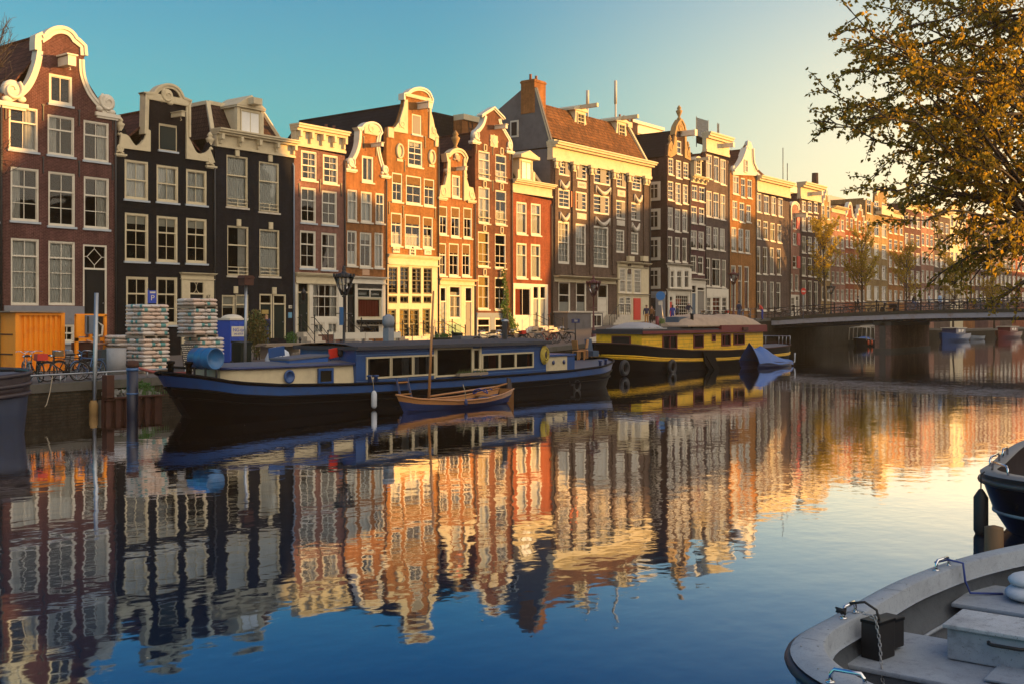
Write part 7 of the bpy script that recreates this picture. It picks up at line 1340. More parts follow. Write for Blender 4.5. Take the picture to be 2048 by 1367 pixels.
# bollards and low terrace clutter before the amber houses
for i, px in enumerate((600, 682, 725, 872, 905, 958)):
    p = P(px, 640, -6); t = thing('bollard', 'short dark iron bollard before the houses, %s' % ('in front of the rose house', 'left of the black crown lamp', 'before the red-curtained shopfront', 'before the carved narrow gable', 'right of the green louvre', 'before the umber house')[i], 'bollard', (p.x, -6, SZ(p.x)), 0, 'iron bollards'); MB().lathe([(.1, 0), (.1, .1), (.07, .15), (.06, .8), (.09, .84), (.09, .95), (.02, 1.02)], 10).build('body', iron, t)
p = P(905, 640, -7); t = thing('terrace_planter', 'green planter box with low plants before the carved narrow gable', 'planter', (p.x - 1.6, -7, SZ(p.x))); MB().bbox((1.0, .3, .3), (2.0, .6, .6), 0, (0, 0, 0), .03).build('box', darkgreen, t); b = MB(); leafball(b, (1, .3, .7), (.9, .28, .18), 300, .12, 0); b.build('plants', lg, t); MB().bbox((2.35, .2, .45), (.5, .5, .9), 0, (0, R(6), 0)).build('tub', darkgreen, t)
p = P(930, 640, -9); t = thing('slate_trough', 'grey stone trough on the quay beside the green planter', 'trough', (p.x, -9, SZ(p.x))); b = MB(); b.prism([(-.9, .75), (-.7, 0), (.7, 0), (.9, .75)], -.4, .4); b.build('body', paint('slate_stone', (.12, .13, .15), .8), t)
# stoop of the broad slate house: dark base block, steps, rails, basement window
r = BIG.root; X0 = BIG.X0; a, c = P(1106, 640, -.0).x - X0, P(1232, 640).x - X0; zg = SZ(X0 + 5)
MB().bx(a + .1, lerp(a, c, .55), -1.5, -.02, zg - .5, zg + 1.25).bx(a, lerp(a, c, .56), -1.6, -.01, zg + 1.25, zg + 1.38, 1).build('basement_front', [render, stonew], r)
b = MB(); x0 = lerp(a, c, .36); b.bx(x0, x0 + 1.7, -1.56, -1.5, zg - .1, zg + 1.15); b.bx(x0 + .15, x0 + .8, -1.575, -1.56, zg + .1, zg + 1.0, 1); b.bx(x0 + .9, x0 + 1.55, -1.575, -1.56, zg + .1, zg + 1.0, 1); b.build('basement_window', [white, MATS['dark_side_glass']], r)
b = MB(); x0 = lerp(a, c, .66); [b.bx(x0 + k * .35, x0 + 3.6, -1.5, -.02, zg - .4 + k * .25, zg - .4 + (k + 1) * .25) for k in range(6)]; b.build('stoop', stonew, r); b = MB(); [b.tube([(x0 + k * .4, -1.5, zg - .2 + k * .28), (x0 + k * .4, -1.5, zg + .9 + k * .28)], .025, 5) for k in range(5)]; b.tube([(x0, -1.5, zg + .9), (x0 + 1.6, -1.5, zg + 2.02), (x0 + 3.6, -1.5, zg + 2.02)], .03, 5); [b.tube([(x0 + 1.6 + k * .4, -1.5, zg + 1.1), (x0 + 1.6 + k * .4, -1.5, zg + 2.0)], .025, 5) for k in range(6)]; b.build('stoop_railing', iron, r)
# ------------------------------------------------------------------ bicycles
def bike(col, basket=False, crate=False):
    t = thing('bicycle', 'bicycle', 'bicycle', (0, 0, 0)); fr = paint('bike_' + col, {'black': (.01, .01, .012), 'blue': (.03, .12, .3), 'grey': (.2, .21, .22), 'red': (.3, .03, .02), 'green': (.03, .1, .05)}[col], .3)
    for x in (-.53, .55):
        w = MB(); w.tube([(x + .33 * math.cos(k * .3142), 0, .35 + .33 * math.sin(k * .3142)) for k in range(20)], .022, 6, 0, closed=True); o = w.build('wheel', rubber, t)
        w = MB(); w.tube([(x + .3 * math.cos(k * .3142), 0, .35 + .3 * math.sin(k * .3142)) for k in range(20)], .01, 4, 0, closed=True); w.tube([(x, -.05, .35), (x, .05, .35)], .02, 6)
        for k in range(12): w.tube([(x, 0, .35), (x + .3 * math.cos(k * .5236), 0, .35 + .3 * math.sin(k * .5236))], .0035, 3, 0, False)
        w.build('rim', steel, o)
        w = MB(); w.tube([(x + .37 * math.cos(R(k)), 0, .35 + .37 * math.sin(R(k))) for k in range(20 if x < 0 else 30, 190 if x < 0 else 150, 20)], .02, 4); w.build('mudguard', fr, t)
    b = MB(); bb, st, hd, ht = (-.05, 0, .3), (-.2, 0, .78), (.37, 0, .62), (.33, 0, .82)
    for a, c, r in ((bb, st, .018), (bb, hd, .02), (st, ht, .018), (ht, (.55, .05, .35), .014), (ht, (.55, -.05, .35), .014), (bb, (-.53, .05, .35), .012), (bb, (-.53, -.05, .35), .012), (st, (-.53, .05, .35), .012), (st, (-.53, -.05, .35), .012), (st, (-.22, 0, .9), .014), (ht, (.3, 0, .98), .014)): b.tube([a, c], r, 6)
    b.lathe([(.1, -.01), (.1, .01)], 12, 0, Matrix.Translation((-.05, -.05, .3)) @ Matrix.Rotation(R(90), 4, 'X')); b.bx(-.5, -.05, -.07, -.05, .28, .37); b.bx(-.78, -.25, -.07, .07, .74, .76); b.bar((-.75, .0, .75), (-.53, .05, .37), .015); b.build('frame', fr, t)
    b = MB(); b.tube([(.12, .3, 1.06), (.24, .28, 1.08), (.33, .12, 1.08), (.31, 0, 1.0), (.33, -.12, 1.08), (.24, -.28, 1.08), (.12, -.3, 1.06)], .013, 6); b.build('handlebar', chrome, t); b = MB(); b.ball((.42, 0, .9), (.05, .05, .05), 6); b.build('headlight', chrome, t)
    b = MB(); b.ball((-.26, 0, .94), (.14, .1, .045), 8); b.ball((-.14, 0, .935), (.1, .04, .035), 6); b.build('saddle', rubber, t); b = MB(); [b.bx(-.06 + s * .0 - .05, -.04 + .05, s * .1 - .045, s * .1 + .045, .3 + s * .15 - .01, .3 + s * .15 + .01) for s in (-1, 1)]; b.build('pedal', rubber, t)
    b = MB(); b.tube([(-.05, 0, .28), (-.02, .16, .05), (.0, .2, 0)], .01, 4); b.build('kickstand', steel, t)
    if basket: MB().bx(.42, .75, -.18, .18, .86, 1.08).build('basket', paint('wicker', (.2, .12, .05), .8), t)
    if crate: MB().bx(-.75, -.4, -.18, .18, .77, 1.0).build('crate', redp, t)
    return t
BK = {k: bike(*k) for k in (('black',), ('blue',), ('grey',), ('black', True), ('red',), ('black', False, True))}; USED = set()
def put(kind, lab, x, y, rz, z=None, grp='parked bicycles', tilt=0):
    src = BK[kind]
    if kind in USED: o = copy_tree(src)
    else: o = src; USED.add(kind)
    o.location = (x, y, SZ(x) + .015 if z is None else z); o.rotation_euler = (tilt, 0, rz); o['label'] = lab; o['group'] = grp; return o
for kind, px, Y, rz, lab in ((('grey',), 52, -18.6, 70, 'bicycle with a pale front wheel parked nearest the dark barge at the left'), (('black', False, True), 70, -18.3, 80, 'bicycle with a red crate parked beside the pale-wheeled one'), (('black',), 128, -18.7, 155, 'black bicycle leaning by the steel bike hoop'), (('black', True), 150, -18.2, 160, 'black bicycle with a basket before the orange pump'), (('blue',), 176, -18.8, 195, 'bright blue bicycle by the tall thin pole')):
    p = P(px, 640, Y); put(kind, lab, p.x, Y, R(rz), None, 'bicycles parked on the left quay')
p = P(94, 640, -18.4); t = thing('bike_hoop', 'steel bicycle hoop among the bicycles on the left quay', 'bike stand', (p.x, -18.4, 1.15)); MB().tube([(-.3, 0, 0), (-.3, 0, .85), (-.22, 0, .93), (.3, .2, .93), (.38, .2, .85), (.38, .2, 0)], .03, 8).build('tube', iron, t)
ks = [('black',), ('grey',), ('blue',), ('black', True), ('black',), ('black', False, True), ('grey',), ('black',), ('red',), ('black', True), ('black',), ('grey',)]
w12 = ['leftmost in the row', 'second in the row', 'blue, third in the row', 'with a basket, fourth in the row', 'fifth in the row', 'with a red crate, mid row', 'grey, seventh in the row', 'eighth in the row', 'red, ninth in the row', 'with a basket, tenth in the row', 'eleventh in the row', 'grey, last in the row']
for i, k in enumerate(ks): p = P(975 + i * 15.5, 640, -11.0); put(k, 'bicycle %s parked behind the blue barge' % w12[i], p.x, -10.7 + .4 * (i % 2), R(100 + 25 * math.sin(i * 2.3)), SZ(p.x), 'bicycles parked in a row before the umber house', R(6 * (-1) ** i))
wr = ['near the corner shop', 'beside the cyclist', 'grey, before the white shop window', 'with a basket at the ramp', 'black, by the first railing post']
for i, k in enumerate((('black',), ('black', True), ('grey',), ('black',), ('black', False, True))): p = PT(1405 + i * 12, 640, 103 + i * .8); put(k, 'bicycle parked at the foot of the bridge, %s' % wr[i], p.x, p.y, R(60 + 35 * i), SZ(p.x), 'bicycles at the bridge foot')
for i, (px, k) in enumerate(((1490, ('blue',)), (1512, ('grey',)), (1545, ('black',)), (1575, ('grey',)), (1610, ('black',)), (1640, ('black', True)), (1683, ('grey',)), (1702, ('black',)), (1735, ('black',)), (1868, ('grey',)), (1895, ('black',)), (1918, ('black', True)), (1945, ('black',)), (1968, ('grey',)), (1990, ('black',)), (2012, ('red',)), (2034, ('black',)))):
    p = PXp(px, 640, BX0 + .75); y = min(p.y, -6.2) if px > 1530 else p.y
    x = BX0 + .75 if px > 1530 else 108 - (1530 - px) * .12; y = y if px > 1530 else QY(x) + .8
    z = BD(y) + .01 if px > 1530 else SZ(x)
    put(k, 'bicycle parked against the railing of the bridge, %s from the left' % ['first', 'second', 'third', 'fourth', 'fifth', 'sixth, with a basket,', 'seventh', 'eighth', 'ninth', 'tenth', 'eleventh', 'twelfth, with a basket,', 'thirteenth', 'fourteenth', 'fifteenth', 'sixteenth, red,', 'last'][i], x, y, R(90) if px > 1530 else R(20), z, 'bicycles along the bridge railing', R(5))
# scooter on the bridge
p = PXp(1778, 640, BX0 + 1.0); y = p.y; t = thing('motor_scooter', 'black motor scooter parked on the bridge left of the leaves', 'scooter', (BX0 + 1.0, y, BD(y)), R(90)); [MB().tube([(x, -.05, .25), (x, .05, .25)], .25, 16).build('wheel', rubber, t) for x in (-.65, .65)]; b = MB(); b.bbox((-.45, 0, .6), (.8, .34, .36), 0, (0, R(8), 0), .08); b.bbox((.02, 0, .36), (.6, .3, .1), 0, (0, 0, 0), .03); b.bbox((.45, 0, .68), (.12, .42, .7), 0, (0, R(-18), 0), .04); b.bbox((.62, 0, .52), (.4, .16, .08)); b.build('body', blackp, t); MB().bbox((-.4, 0, .83), (.7, .28, .1), 0, (0, R(3), 0), .04).build('saddle', rubber, t); b = MB(); b.tube([(.3, .32, 1.08), (.38, .1, 1.1), (.38, -.1, 1.1), (.3, -.32, 1.08)], .02, 6); b.tube([(.36, 0, 1.08), (.5, 0, .7)], .03, 6); b.build('handlebar', chrome, t); MB().ball((.5, 0, .95), .08, 8).build('headlight', chrome, t)
# stone stoops with iron hand rails before the raised front doors
def stoop(lab, px, ydoor, w=1.3, n=4):
    p = P(px, ydoor, 0); z0 = SZ(p.x); h = max(.5, p.z - z0); t = thing('stoop', lab, 'stoop', (p.x, -.12, z0)); b = MB()
    for k in range(n): b.bx(-w / 2, w / 2, -.35 * (n - k) - .3, -.0 if k == n - 1 else -.35 * (n - k - 1) - .3, -.3, h * (k + 1) / n)
    b.build('steps', stonew, t); y1 = -.35 * n - .25
    for s in (-1, 1):
        x = s * (w / 2 - .06); b = MB(); b.tube([(x, y1, .95), (x, -.35, h + .95), (x, -.02, h + .95)], .025, 5); b.tube([(x, y1, .5), (x, -.35, h + .5), (x, -.02, h + .5)], .018, 5)
        for y, z in ((y1, .1), (-.35, h)): b.lathe([(.05, 0), (.035, .1), (.035, 1.0), (.06, 1.03), (.05, 1.12), (.01, 1.16)], 8, 0, Matrix.Translation((x, y, z)))
        b.build('hand_rail', iron, t)
stoop('stone stoop with iron rails before the door of the rose house', 606, 664); stoop('stone stoop with iron rails beside the red-curtained shopfront', 701, 668); stoop('stone stoop with iron rails before the left door of the carved-gable house', 885, 668); stoop('stone stoop with iron rails before the two blue doors of the scarlet house', 1078, 657, 2.2); stoop('stone stoop with iron rails before the double doors of the amber house', 817, 676, 2.4, 3)
# ------------------------------------------------------------------ people
skinm = paint('skin', (.45, .24, .16), .55, .08, 10); hairm = {k: paint('hair_' + k, v, .6, .25, 20, stretch=(1, 1, .2)) for k, v in {'blond': (.4, .24, .1), 'white': (.6, .56, .5), 'dark': (.03, .02, .015), 'brown': (.14, .07, .035)}.items()}
def cloth(n, c): return paint('cloth_' + n, c, .85, .2, 8)
def person(label, loc, rz, pose, top, bot, hair, k=1.0, long_=False, group=None, bag=None):
    J = dict(pel=(0, 0, .95), sp=(.0, 0, 1.13), ch=(.01, 0, 1.36), nk=(.0, 0, 1.5), hd=(.02, 0, 1.6), ht=(.02, 0, 1.7))
    A = {1: [(.0, .19, 1.43), (-.03, .25, 1.15), (.05, .25, .92), (.07, .25, .86)], -1: [(.0, -.19, 1.43), (-.03, -.25, 1.15), (.05, -.25, .92), (.07, -.25, .86)]}
    Lg = {1: [(0, .09, .9), (.03, .1, .5), (0, .1, .09), (.15, .12, .04)], -1: [(0, -.09, .9), (.03, -.1, .5), (0, -.1, .09), (.15, -.12, .04)]}
    if pose == 'walk':
        Lg[1] = [(0, .09, .9), (.2, .1, .52), (.33, .1, .1), (.48, .11, .07)]; Lg[-1] = [(0, -.09, .9), (-.03, -.1, .5), (-.32, -.1, .17), (-.22, -.11, .06)]
        A[1] = [(.0, .19, 1.43), (-.14, .24, 1.17), (-.1, .25, .95), (-.08, .25, .89)]; A[-1] = [(.0, -.19, 1.43), (.08, -.24, 1.16), (.22, -.22, .98), (.26, -.21, .93)]
    if pose == 'bend':
        J.update(sp=(.05, 0, 1.12), ch=(.2, 0, 1.32), nk=(.27, 0, 1.43), hd=(.36, 0, 1.48), ht=(.41, 0, 1.57))
        for s in (1, -1): A[s] = [(.2, s * .19, 1.36), (.2, s * .24, 1.08), (.42, s * .12, 1.03), (.48, s * .08, 1.03)]
    if pose == 'phone':
        for s in (1, -1): A[s] = [(.0, s * .19, 1.43), (.02, s * .25, 1.16), (.25, s * .1, 1.22), (.31, s * .07, 1.25)]
    if pose == 'cycle':
        J.update(pel=(-.24, 0, 1.02), sp=(-.2, 0, 1.2), ch=(-.12, 0, 1.42), nk=(-.09, 0, 1.55), hd=(-.05, 0, 1.65), ht=(-.04, 0, 1.76))
        for s in (1, -1): A[s] = [(-.11, s * .19, 1.48), (-.02, s * .27, 1.25), (.14, s * .28, 1.1), (.19, s * .28, 1.09)]
        Lg[1] = [(-.22, .1, 1.0), (.16, .12, .86), (.0, .11, .48), (.14, .12, .45)]; Lg[-1] = [(-.22, -.1, 1.0), (.1, -.11, .66), (-.08, -.11, .26), (.06, -.12, .2)]
    V, E, Rr, seg = [], [], [], []
    def av(p, r): V.append(Vector(p) * k); Rr.append(r * k); return len(V) - 1
    def ae(a, c, m): E.append((a, c)); seg.append((V[a], V[c], m))
    pel = av(J['pel'], .145); sp = av(J['sp'], .13); ch = av(J['ch'], .15); nk = av(J['nk'], .062); hd = av(J['hd'], .088); ht = av(J['ht'], .075)
    ae(pel, sp, 1); ae(sp, ch, 1); ae(ch, nk, 1); ae(nk, hd, 0); ae(hd, ht, 0)
    for s in (1, -1):
        i = [av(p, r) for p, r in zip(A[s], (.07, .052, .034, .036))]; ae(ch, i[0], 1); ae(i[0], i[1], 1); ae(i[1], i[2], 1); ae(i[2], i[3], 0)
        i = [av(p, r) for p, r in zip(Lg[s], (.095, .07, .048, .04))]; ae(pel, i[0], 2); ae(i[0], i[1], 2); ae(i[1], i[2], 2); ae(i[2], i[3], 3)
    me = bpy.data.meshes.new('tmp'); me.from_pydata(V, E, []); o = bpy.data.objects.new('tmp', me); COL.objects.link(o)
    o.modifiers.new('s', 'SKIN'); sv = me.skin_vertices[0].data
    for i, r in enumerate(Rr): sv[i].radius = (r, r); sv[i].use_root = i == 0
    su = o.modifiers.new('u', 'SUBSURF'); su.levels = 1
    nm = bpy.data.meshes.new_from_object(o.evaluated_get(bpy.context.evaluated_depsgraph_get())); bpy.data.objects.remove(o)
    b = MB(); b.v = [tuple(v.co) for v in nm.vertices]
    for p in nm.polygons:
        c = p.center; best = min(seg, key=lambda q: (c - (q[0] + (q[1] - q[0]) * max(0, min(1, (c - q[0]).dot(q[1] - q[0]) / max(1e-6, (q[1] - q[0]).length_squared))))).length)
        b.f.append(tuple(p.vertices)); b.m.append(best[2]); b.s.append(True)
    H_ = (V[hd] + V[ht]) / 2; up = (V[ht] - V[hd]).normalized(); f = Vector((1, 0, 0)); f = (f - up * f.dot(up)).normalized(); sd = up.cross(f)
    b.ball(H_ + f * .092 * k - up * .01, (.018 * k, .012 * k, .022 * k), 5, 0)
    for s in (1, -1): b.ball(H_ + sd * s * .085 * k - up * .01, (.02 * k, .01 * k, .03 * k), 5, 0); b.ball(H_ + f * .082 * k + sd * s * .032 * k + up * .015, .009 * k, 5, 4)
    b.box(H_ + f * .088 * k - up * .052 * k, (.01, .045 * k, .01), 4)
    for s in (1, -1):
        w, h_ = Vector(A[s][2]) * k, Vector(A[s][3]) * k; d = (h_ - w).normalized(); q = d.cross(Vector((0, 1, 0))).normalized(); z = d.cross(q)
        for n_, l in ((-1.5, .06), (-.5, .075), (.5, .07), (1.5, .055)): p0 = h_ + z * n_ * .017 * k; b.tube([p0, p0 + d * l * .6 * k, p0 + d * l * k + q * .025 * k], [.009 * k, .008 * k, .006 * k], 5, 0)
        b.tube([h_ + z * .02, h_ + z * .03 + d * .02 * k + q * .03 * k, h_ + d * .05 * k + q * .045 * k], [.01 * k, .009 * k, .007 * k], 5, 0)
    t = thing('person', label, 'person', loc, rz, group); b.build('body', [skinm, top, bot, blackp, MATS['hair_dark']], t)
    m = MB(); m.ball(H_ + up * .035 * k - f * .02 * k, (.1 * k, .098 * k, .085 * k), 8)
    if long_: m.ball(H_ - up * .07 * k - f * .06 * k, (.06 * k, .09 * k, .15 * k), 8)
    m.build('hair', hair, t)
    if bag: m = MB(); c = V[ch]; m.bbox(c - f * .2 * k - up * .04, (.16, .3, .4), 0, (0, 0, 0), .05); m.build('backpack', bag, t)
    return t
def at(px, dep): p = PT(px, 640, dep); return p.x, p.y, SZ(p.x) + .02
navy = cloth('navy', (.015, .022, .06)); grey = cloth('grey', (.12, .13, .14)); tan2 = cloth('tan', (.4, .2, .06)); jean = cloth('denim', (.05, .08, .16)); black = cloth('black', (.012, .012, .014)); redj = cloth('red', (.55, .05, .03)); blue = cloth('blue', (.02, .05, .3)); brn = cloth('brown', (.2, .1, .04)); wht = cloth('white', (.6, .6, .62)); lblue = cloth('light_blue', (.25, .4, .6))
p = P(537, 640, -1.6); MB_ = MB(); MB_.bx(-.9, .9, -.9, .7, 0, .2); MB_.bx(-.7, .7, -.5, .7, .2, .4); tag(MB_.build('stone_step', stonew, None, (p.x, -1.0, SZ(p.x))), 'low stone steps before the double doors of the charcoal house', 'steps')
person('blond person in a dark jacket with a blue backpack looking down by the double doors', (p.x, -1.4, SZ(p.x) + .41), R(200), 'phone', navy, jean, hairm['blond'], 1.08, True, bag=blue)
x, y, z = at(1293, 98); person('man in a navy sweater and tan trousers walking before the corner house', (x, y, z), R(215), 'stand', navy, tan2, hairm['brown'], 1.03); x, y, z = at(1303, 99); person('person in a brown coat just behind the man in tan trousers', (x, y, z), R(190), 'stand', brn, black, hairm['brown'], .97, True)
x, y, z = at(1345, 101); person('woman in a long blue coat at the corner shop window', (x, y, z), R(30), 'stand', blue, blue, hairm['dark'], .97, True); x, y, z = at(1355, 101.5); person('person in a grey jacket beside the woman in blue', (x, y, z), R(150), 'stand', grey, black, hairm['brown'], .93)
x, y, z = at(1378, 103); rz = R(225); person('white-haired man in a dark jacket riding a bicycle towards the viewer', (x, y, z), rz, 'cycle', navy, cloth('beige', (.42, .36, .28)), hairm['white'], 1.03); put(('black',), 'black bicycle ridden by the white-haired man', x, y, rz, z, 'ridden bicycles')
x, y, z = at(1478, 108); person('person in a dark jacket and jeans standing at the bridge railing', (x, y, z), R(60), 'stand', navy, jean, hairm['dark'], 1.05)
x, y, z = at(1525, 108); person('person in a red jacket bending over a blue bicycle', (x, y, z), R(100), 'bend', redj, blue, hairm['blond'], 1.0, True)
def onbr(px, dx): p = PXp(px, 640, BX0 + dx); return BX0 + dx, p.y, BD(p.y) + .01
person('person in black walking to the left across the bridge', onbr(1716, 2.2), R(100), 'walk', black, black, hairm['dark'], 1.04)
x, y, z = onbr(1830, 3.2); person('cyclist in dark clothes riding over the bridge behind the leaves', (x, y, z), R(-90), 'cycle', black, jean, hairm['brown'], 1.03); put(('grey',), 'grey bicycle ridden over the bridge', x, y, R(-90), z, 'ridden bicycles')
person('person in a white top on the bridge half hidden by leaves', onbr(1858, 2.8), R(-70), 'phone', wht, black, hairm['dark'], 1.02); person('person in a light blue shirt on the bridge half hidden by leaves', onbr(1880, 2.6), R(-110), 'stand', lblue, jean, hairm['brown'], 1.02)
# ------------------------------------------------------------------ trees
bark = paint('bark', (.06, .045, .035), .9, .3, 8, stretch=(1, 1, .3)); lf = leafmat('elm_leaf', (.18, .15, .014), (.46, .29, .03), .65); lf2 = leafmat('spring_leaf', (.34, .26, .015), (.55, .38, .03), .6)
def leaf(b, p, s, m=0):
    q = Euler((random.uniform(-1.2, 1.2), random.uniform(-1.2, 1.2), random.random() * 6.3)).to_matrix(); l = s * random.uniform(.7, 1.25)
    b.add([p, p + q @ Vector((l * .5, -l * .36, .02 * l)), p + q @ Vector((l, 0, -.1 * l)), p + q @ Vector((l * .5, l * .36, .02 * l))], [(0, 1, 2, 3)], m)
def curve3(a, c, sag, n, wob=.0):
    o = []
    for i in range(n + 1):
        t = i / n; p = a.lerp(c, t); p = p + Vector((0, 0, sag * math.sin(math.pi * t))); 
        if 0 < i < n: p = p + Vector((random.gauss(0, wob), random.gauss(0, wob), random.gauss(0, wob)))
        o.append(p)
    return o
def inpoly(x, y, q):
    r = False
    for (a, b_), (c, d) in zip(q, q[1:] + q[:1]):
        if (b_ > y) != (d > y) and x < (c - a) * (y - b_) / (d - b_) + a: r = not r
    return r
def foliage_limb(bw, bl, a, c, r0, tw, ls, dens, droop, sag=.3, start=.3, lm=0):
    pts = curve3(a, c, sag, 8, .05 * (c - a).length / 4); n = len(pts); bw.tube(pts, [lerp(r0, .008, i / (n - 1)) for i in range(n)], 5)
    L_ = (c - a).length; k = max(3, int(L_ * dens)); d0 = (c - a).normalized()
    for j in range(k):
        t = lerp(start, 1, (j + random.random()) / k); i = min(n - 2, int(t * (n - 1))); p = pts[i].lerp(pts[i + 1], t * (n - 1) - i)
        d = (d0 * .75 + Vector((random.gauss(0, .6), random.gauss(0, .6), random.gauss(0, .5) - droop))).normalized(); l = tw * random.uniform(.5, 1.2) * (1.15 - .35 * t)
        e = p + d * l + Vector((0, 0, -droop * l * .25)); m_ = (p + e) / 2 + Vector((0, 0, .08 * l)); bw.tube([p, m_, e], [.012, .008, .004], 4)
        if ls:
            q = max(3, int(l / ls * 2.1))
            for u in range(q):
                f = lerp(.15, 1, u / q); c_ = (p.lerp(m_, f * 2) if f < .5 else m_.lerp(e, f * 2 - 1)) + Vector((random.gauss(0, ls * .35), random.gauss(0, ls * .35), random.gauss(0, ls * .35)))
                for _ in range(2): leaf(bl, c_, ls, lm)
random.seed(21)
NT = Vector((26.5, -58.3, 1.45)); t = thing('elm_tree', 'large leafy tree overhanging the canal from the upper right corner', 'tree', tuple(NT)); bw, bl = MB(), MB()
fork = NT + Vector((-.6, .5, 5.2)); bt_ = MB(); bt_.tube([NT + Vector((0, 0, -.3)), NT + Vector((-.05, .05, 1)), NT + Vector((-.3, .25, 3)), fork], [.5, .38, .33, .28], 14)
hubs = [PT(px, py, dp) for px, py, dp in ((2230, -150, 19), (2180, 20, 17.5), (2150, 130, 19.5), (2130, 260, 18), (2140, 380, 20), (2110, 470, 17), (2160, 560, 19))]
for h_ in hubs: bw.tube(curve3(fork, h_, .6, 6, .08), [lerp(.2, .075, i / 6) for i in range(7)], 8)
poly = [(1720, -60), (1672, 40), (1640, 150), (1630, 255), (1680, 300), (1710, 350), (1765, 400), (1785, 450), (1805, 500), (1830, 570), (1890, 620), (2000, 635), (2090, 600), (2120, -60)]
cnt = 0
while cnt < 120:
    px, py = random.uniform(1625, 2110), random.uniform(-60, 640)
    if not inpoly(px, py, poly): continue
    if py < 300 and random.random() < .2: continue
    c = PT(px, py, random.uniform(15.5, 21)); h_ = min(hubs, key=lambda q: (q - c).length * random.uniform(.8, 1.3))
    foliage_limb(bw, bl, h_, c, .035, .62, .078, 4.3, .35, .25, .35); cnt += 1
for i in range(16):
    px, py = random.uniform(2080, 2700), random.uniform(-700, 500); c = PT(px, py, random.uniform(15, 24)); h_ = min(hubs, key=lambda q: (q - c).length); foliage_limb(bw, bl, h_, c, .05, .7, .11, 3.2, .25, .3, .3)
T_ = -NT
bt_.v += []; o = bt_.build('trunk', bark, t); o.location = tuple(T_); o = bw.build('limbs', bark, t); o.location = tuple(T_); o = bl.build('crown', lf, t); o.location = tuple(T_)
def quay_tree(lab, x, y, z, hgt, seed, ls=.27, nl=34):
    random.seed(seed); t = thing('young_tree', lab, 'tree', (x, y, z), 0, 'spring trees on the far quay'); bt2, bw2, bl2 = MB(), MB(), MB(); tp = Vector((random.gauss(0, .2), random.gauss(0, .2), hgt * .72))
    bt2.tube([(0, 0, -.2), (0, 0, hgt * .15), tuple(tp * .5 + Vector((.1, 0, 0))), tuple(tp)], [.2, .15, .11, .05], 8)
    for i in range(nl):
        zf = random.uniform(.28, .72); a = Vector((tp.x * zf / .72, tp.y * zf / .72, hgt * zf)); an = random.random() * 6.3; l = hgt * random.uniform(.16, .3) * (1.15 - zf * .5)
        foliage_limb(bw2, bl2, a, a + Vector((math.cos(an) * l * .62, math.sin(an) * l * .62, l * random.uniform(.6, 1.1))), .045, .9, ls, 2.6, -.25, .1, .25)
    bt2.build('trunk', bark, t); bw2.build('limbs', bark, t); bl2.build('crown', lf2, t)
quay_tree('slim yellow-green spring tree just beyond the bridge, left one of the pair', 131.5, -3.6, 2.9, 15, 3); quay_tree('slim yellow-green spring tree beyond the bridge, right one of the pair', 144, -3.8, 2.5, 15, 4); quay_tree('spring tree further down the quay behind the low leaves', 162, -3.8, 2, 14, 5, .24); quay_tree('spring tree far down the quay near the right edge', 186, -3.8, 1.5, 14, 6, .26); quay_tree('last spring tree visible at the right edge of the quay', 212, -3.8, 1.5, 14, 8, .3)
random.seed(5); p = PT(-150, 640, 44); t = thing('bare_tree', 'leafless tree reaching twigs into the picture at the left edge', 'tree', (p.x, p.y, 1.15)); bw, bt_ = MB(), MB(); fk = Vector((.3, 0, 7)); bt_.tube([(0, 0, -.2), (.1, 0, 3), tuple(fk)], [.3, .22, .16], 10)
for (x0, x1, y0, y1, n) in ((-60, 26, 25, 150, 26), (-60, 40, 235, 340, 9), (-200, -40, -50, 300, 12)):
    for i in range(n): c = PT(random.uniform(x0, x1), random.uniform(y0, y1), 44 + random.uniform(-1.5, 1.5)) - Vector((p.x, p.y, 1.15)); foliage_limb(bw, None, fk + Vector((0, 0, random.uniform(-2.5, 3))), c, .05, .8, 0, 3.0, -.3, .3, .4)
bt_.build('trunk', bark, t); bw.build('limbs', bark, t)
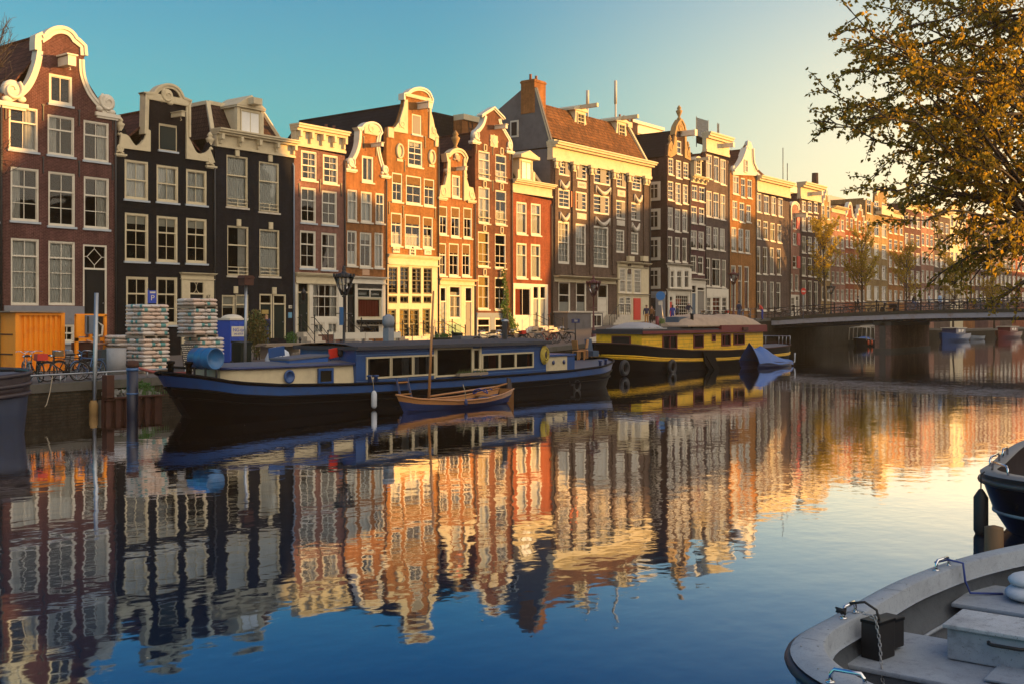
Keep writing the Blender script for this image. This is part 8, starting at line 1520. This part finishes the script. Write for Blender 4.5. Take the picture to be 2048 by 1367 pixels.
# shrubs and ivy against the houses
def shrub(name, lab, cat, c, parts, m, sz, trunk=None):
    t = thing(name, lab, cat, c); b = MB(); [leafball(b, q, r, n, sz, 0) for q, r, n in parts]; b.build('foliage', m, t); w = MB(); [w.tube([(random.gauss(0, .1), random.gauss(0, .1), -.1), tuple(Vector(q) * .8)], [.03, .012], 5) for q, r, n in parts for _ in range(3)]; w.build('stems', bark, t)
random.seed(9); p = P(515, 640, -9); shrub('photinia_bush', 'bushy green shrub with reddish top leaves beside the blue toilet', 'shrub', (p.x, -9, 1.25), [((0, 0, 1.2), (.75, .6, 1.1), 900), ((-.1, 0, 2.1), (.5, .4, .5), 260)], leafmat('photinia_leaf', (.06, .1, .015), (.2, .12, .03)), .17)
p = P(582, 640, -2.5); shrub('round_shrub', 'small round clipped green shrub left of the rose house door', 'shrub', (p.x, -2.5, 1.4), [((0, 0, .75), (.45, .4, .4), 420)], lg, .1)
o_ = []; pts = [(1008, 548, .18), (1009, 566, .25), (1012, 584, .3), (1014, 600, .38), (1009, 612, .5), (1014, 628, .6), (1020, 642, .75), (1026, 656, .85)]; base = P(1018, 660, -.5)
for px, py, r in pts: q = P(px, py, -.3); o_.append(((q.x - base.x, .2, q.z - SZ(base.x)), (r, .22, .55), int(300 * r + 60)))
shrub('climbing_ivy', 'bright green climbing ivy between the umber and the scarlet house', 'ivy', (base.x, -.5, SZ(base.x)), o_, leafmat('ivy_leaf', (.05, .14, .015), (.13, .2, .03)), .16)
p = P(886, 640, -1.5); shrub('espalier_shrub', 'thin sparse shrub before the blue door of the carved-gable house', 'shrub', (p.x, -1.5, SZ(p.x)), [((0, 0, 1.6), (.45, .3, 1.0), 110)], lf2, .1)
# ------------------------------------------------------------------ evening haze between the quays
m, nt, b_ = nmat('haze_air'); nt.nodes.remove(b_); vol = N(nt, 'ShaderNodeVolumePrincipled'); vol.inputs['Color'].default_value = (1, .74, .42, 1); vol.inputs['Density'].default_value = HAZE_D; vol.inputs['Anisotropy'].default_value = .15
nt.links.new(vol.outputs[0], nt.nodes['Material Output'].inputs['Volume'])
tag(MB().bx(-90, 340, -160, 110, -2.5, 45).build('haze', m), kind='stuff')

random.seed(77); b = MB()
for i in range(90):
    x, y = random.uniform(6, 70), random.uniform(-48, -21); a = random.random() * 6; l = random.uniform(.03, .09); b.add([(x, y, .006), (x + l * math.cos(a), y + l * math.sin(a), .007), (x + l * .6 * math.cos(a + .6), y + l * .6 * math.sin(a + .6), .012)], [(0, 1, 2)])
tag(b.build('floating_leaves', paint('floating_leaf', (.3, .27, .2), .7)), kind='stuff')
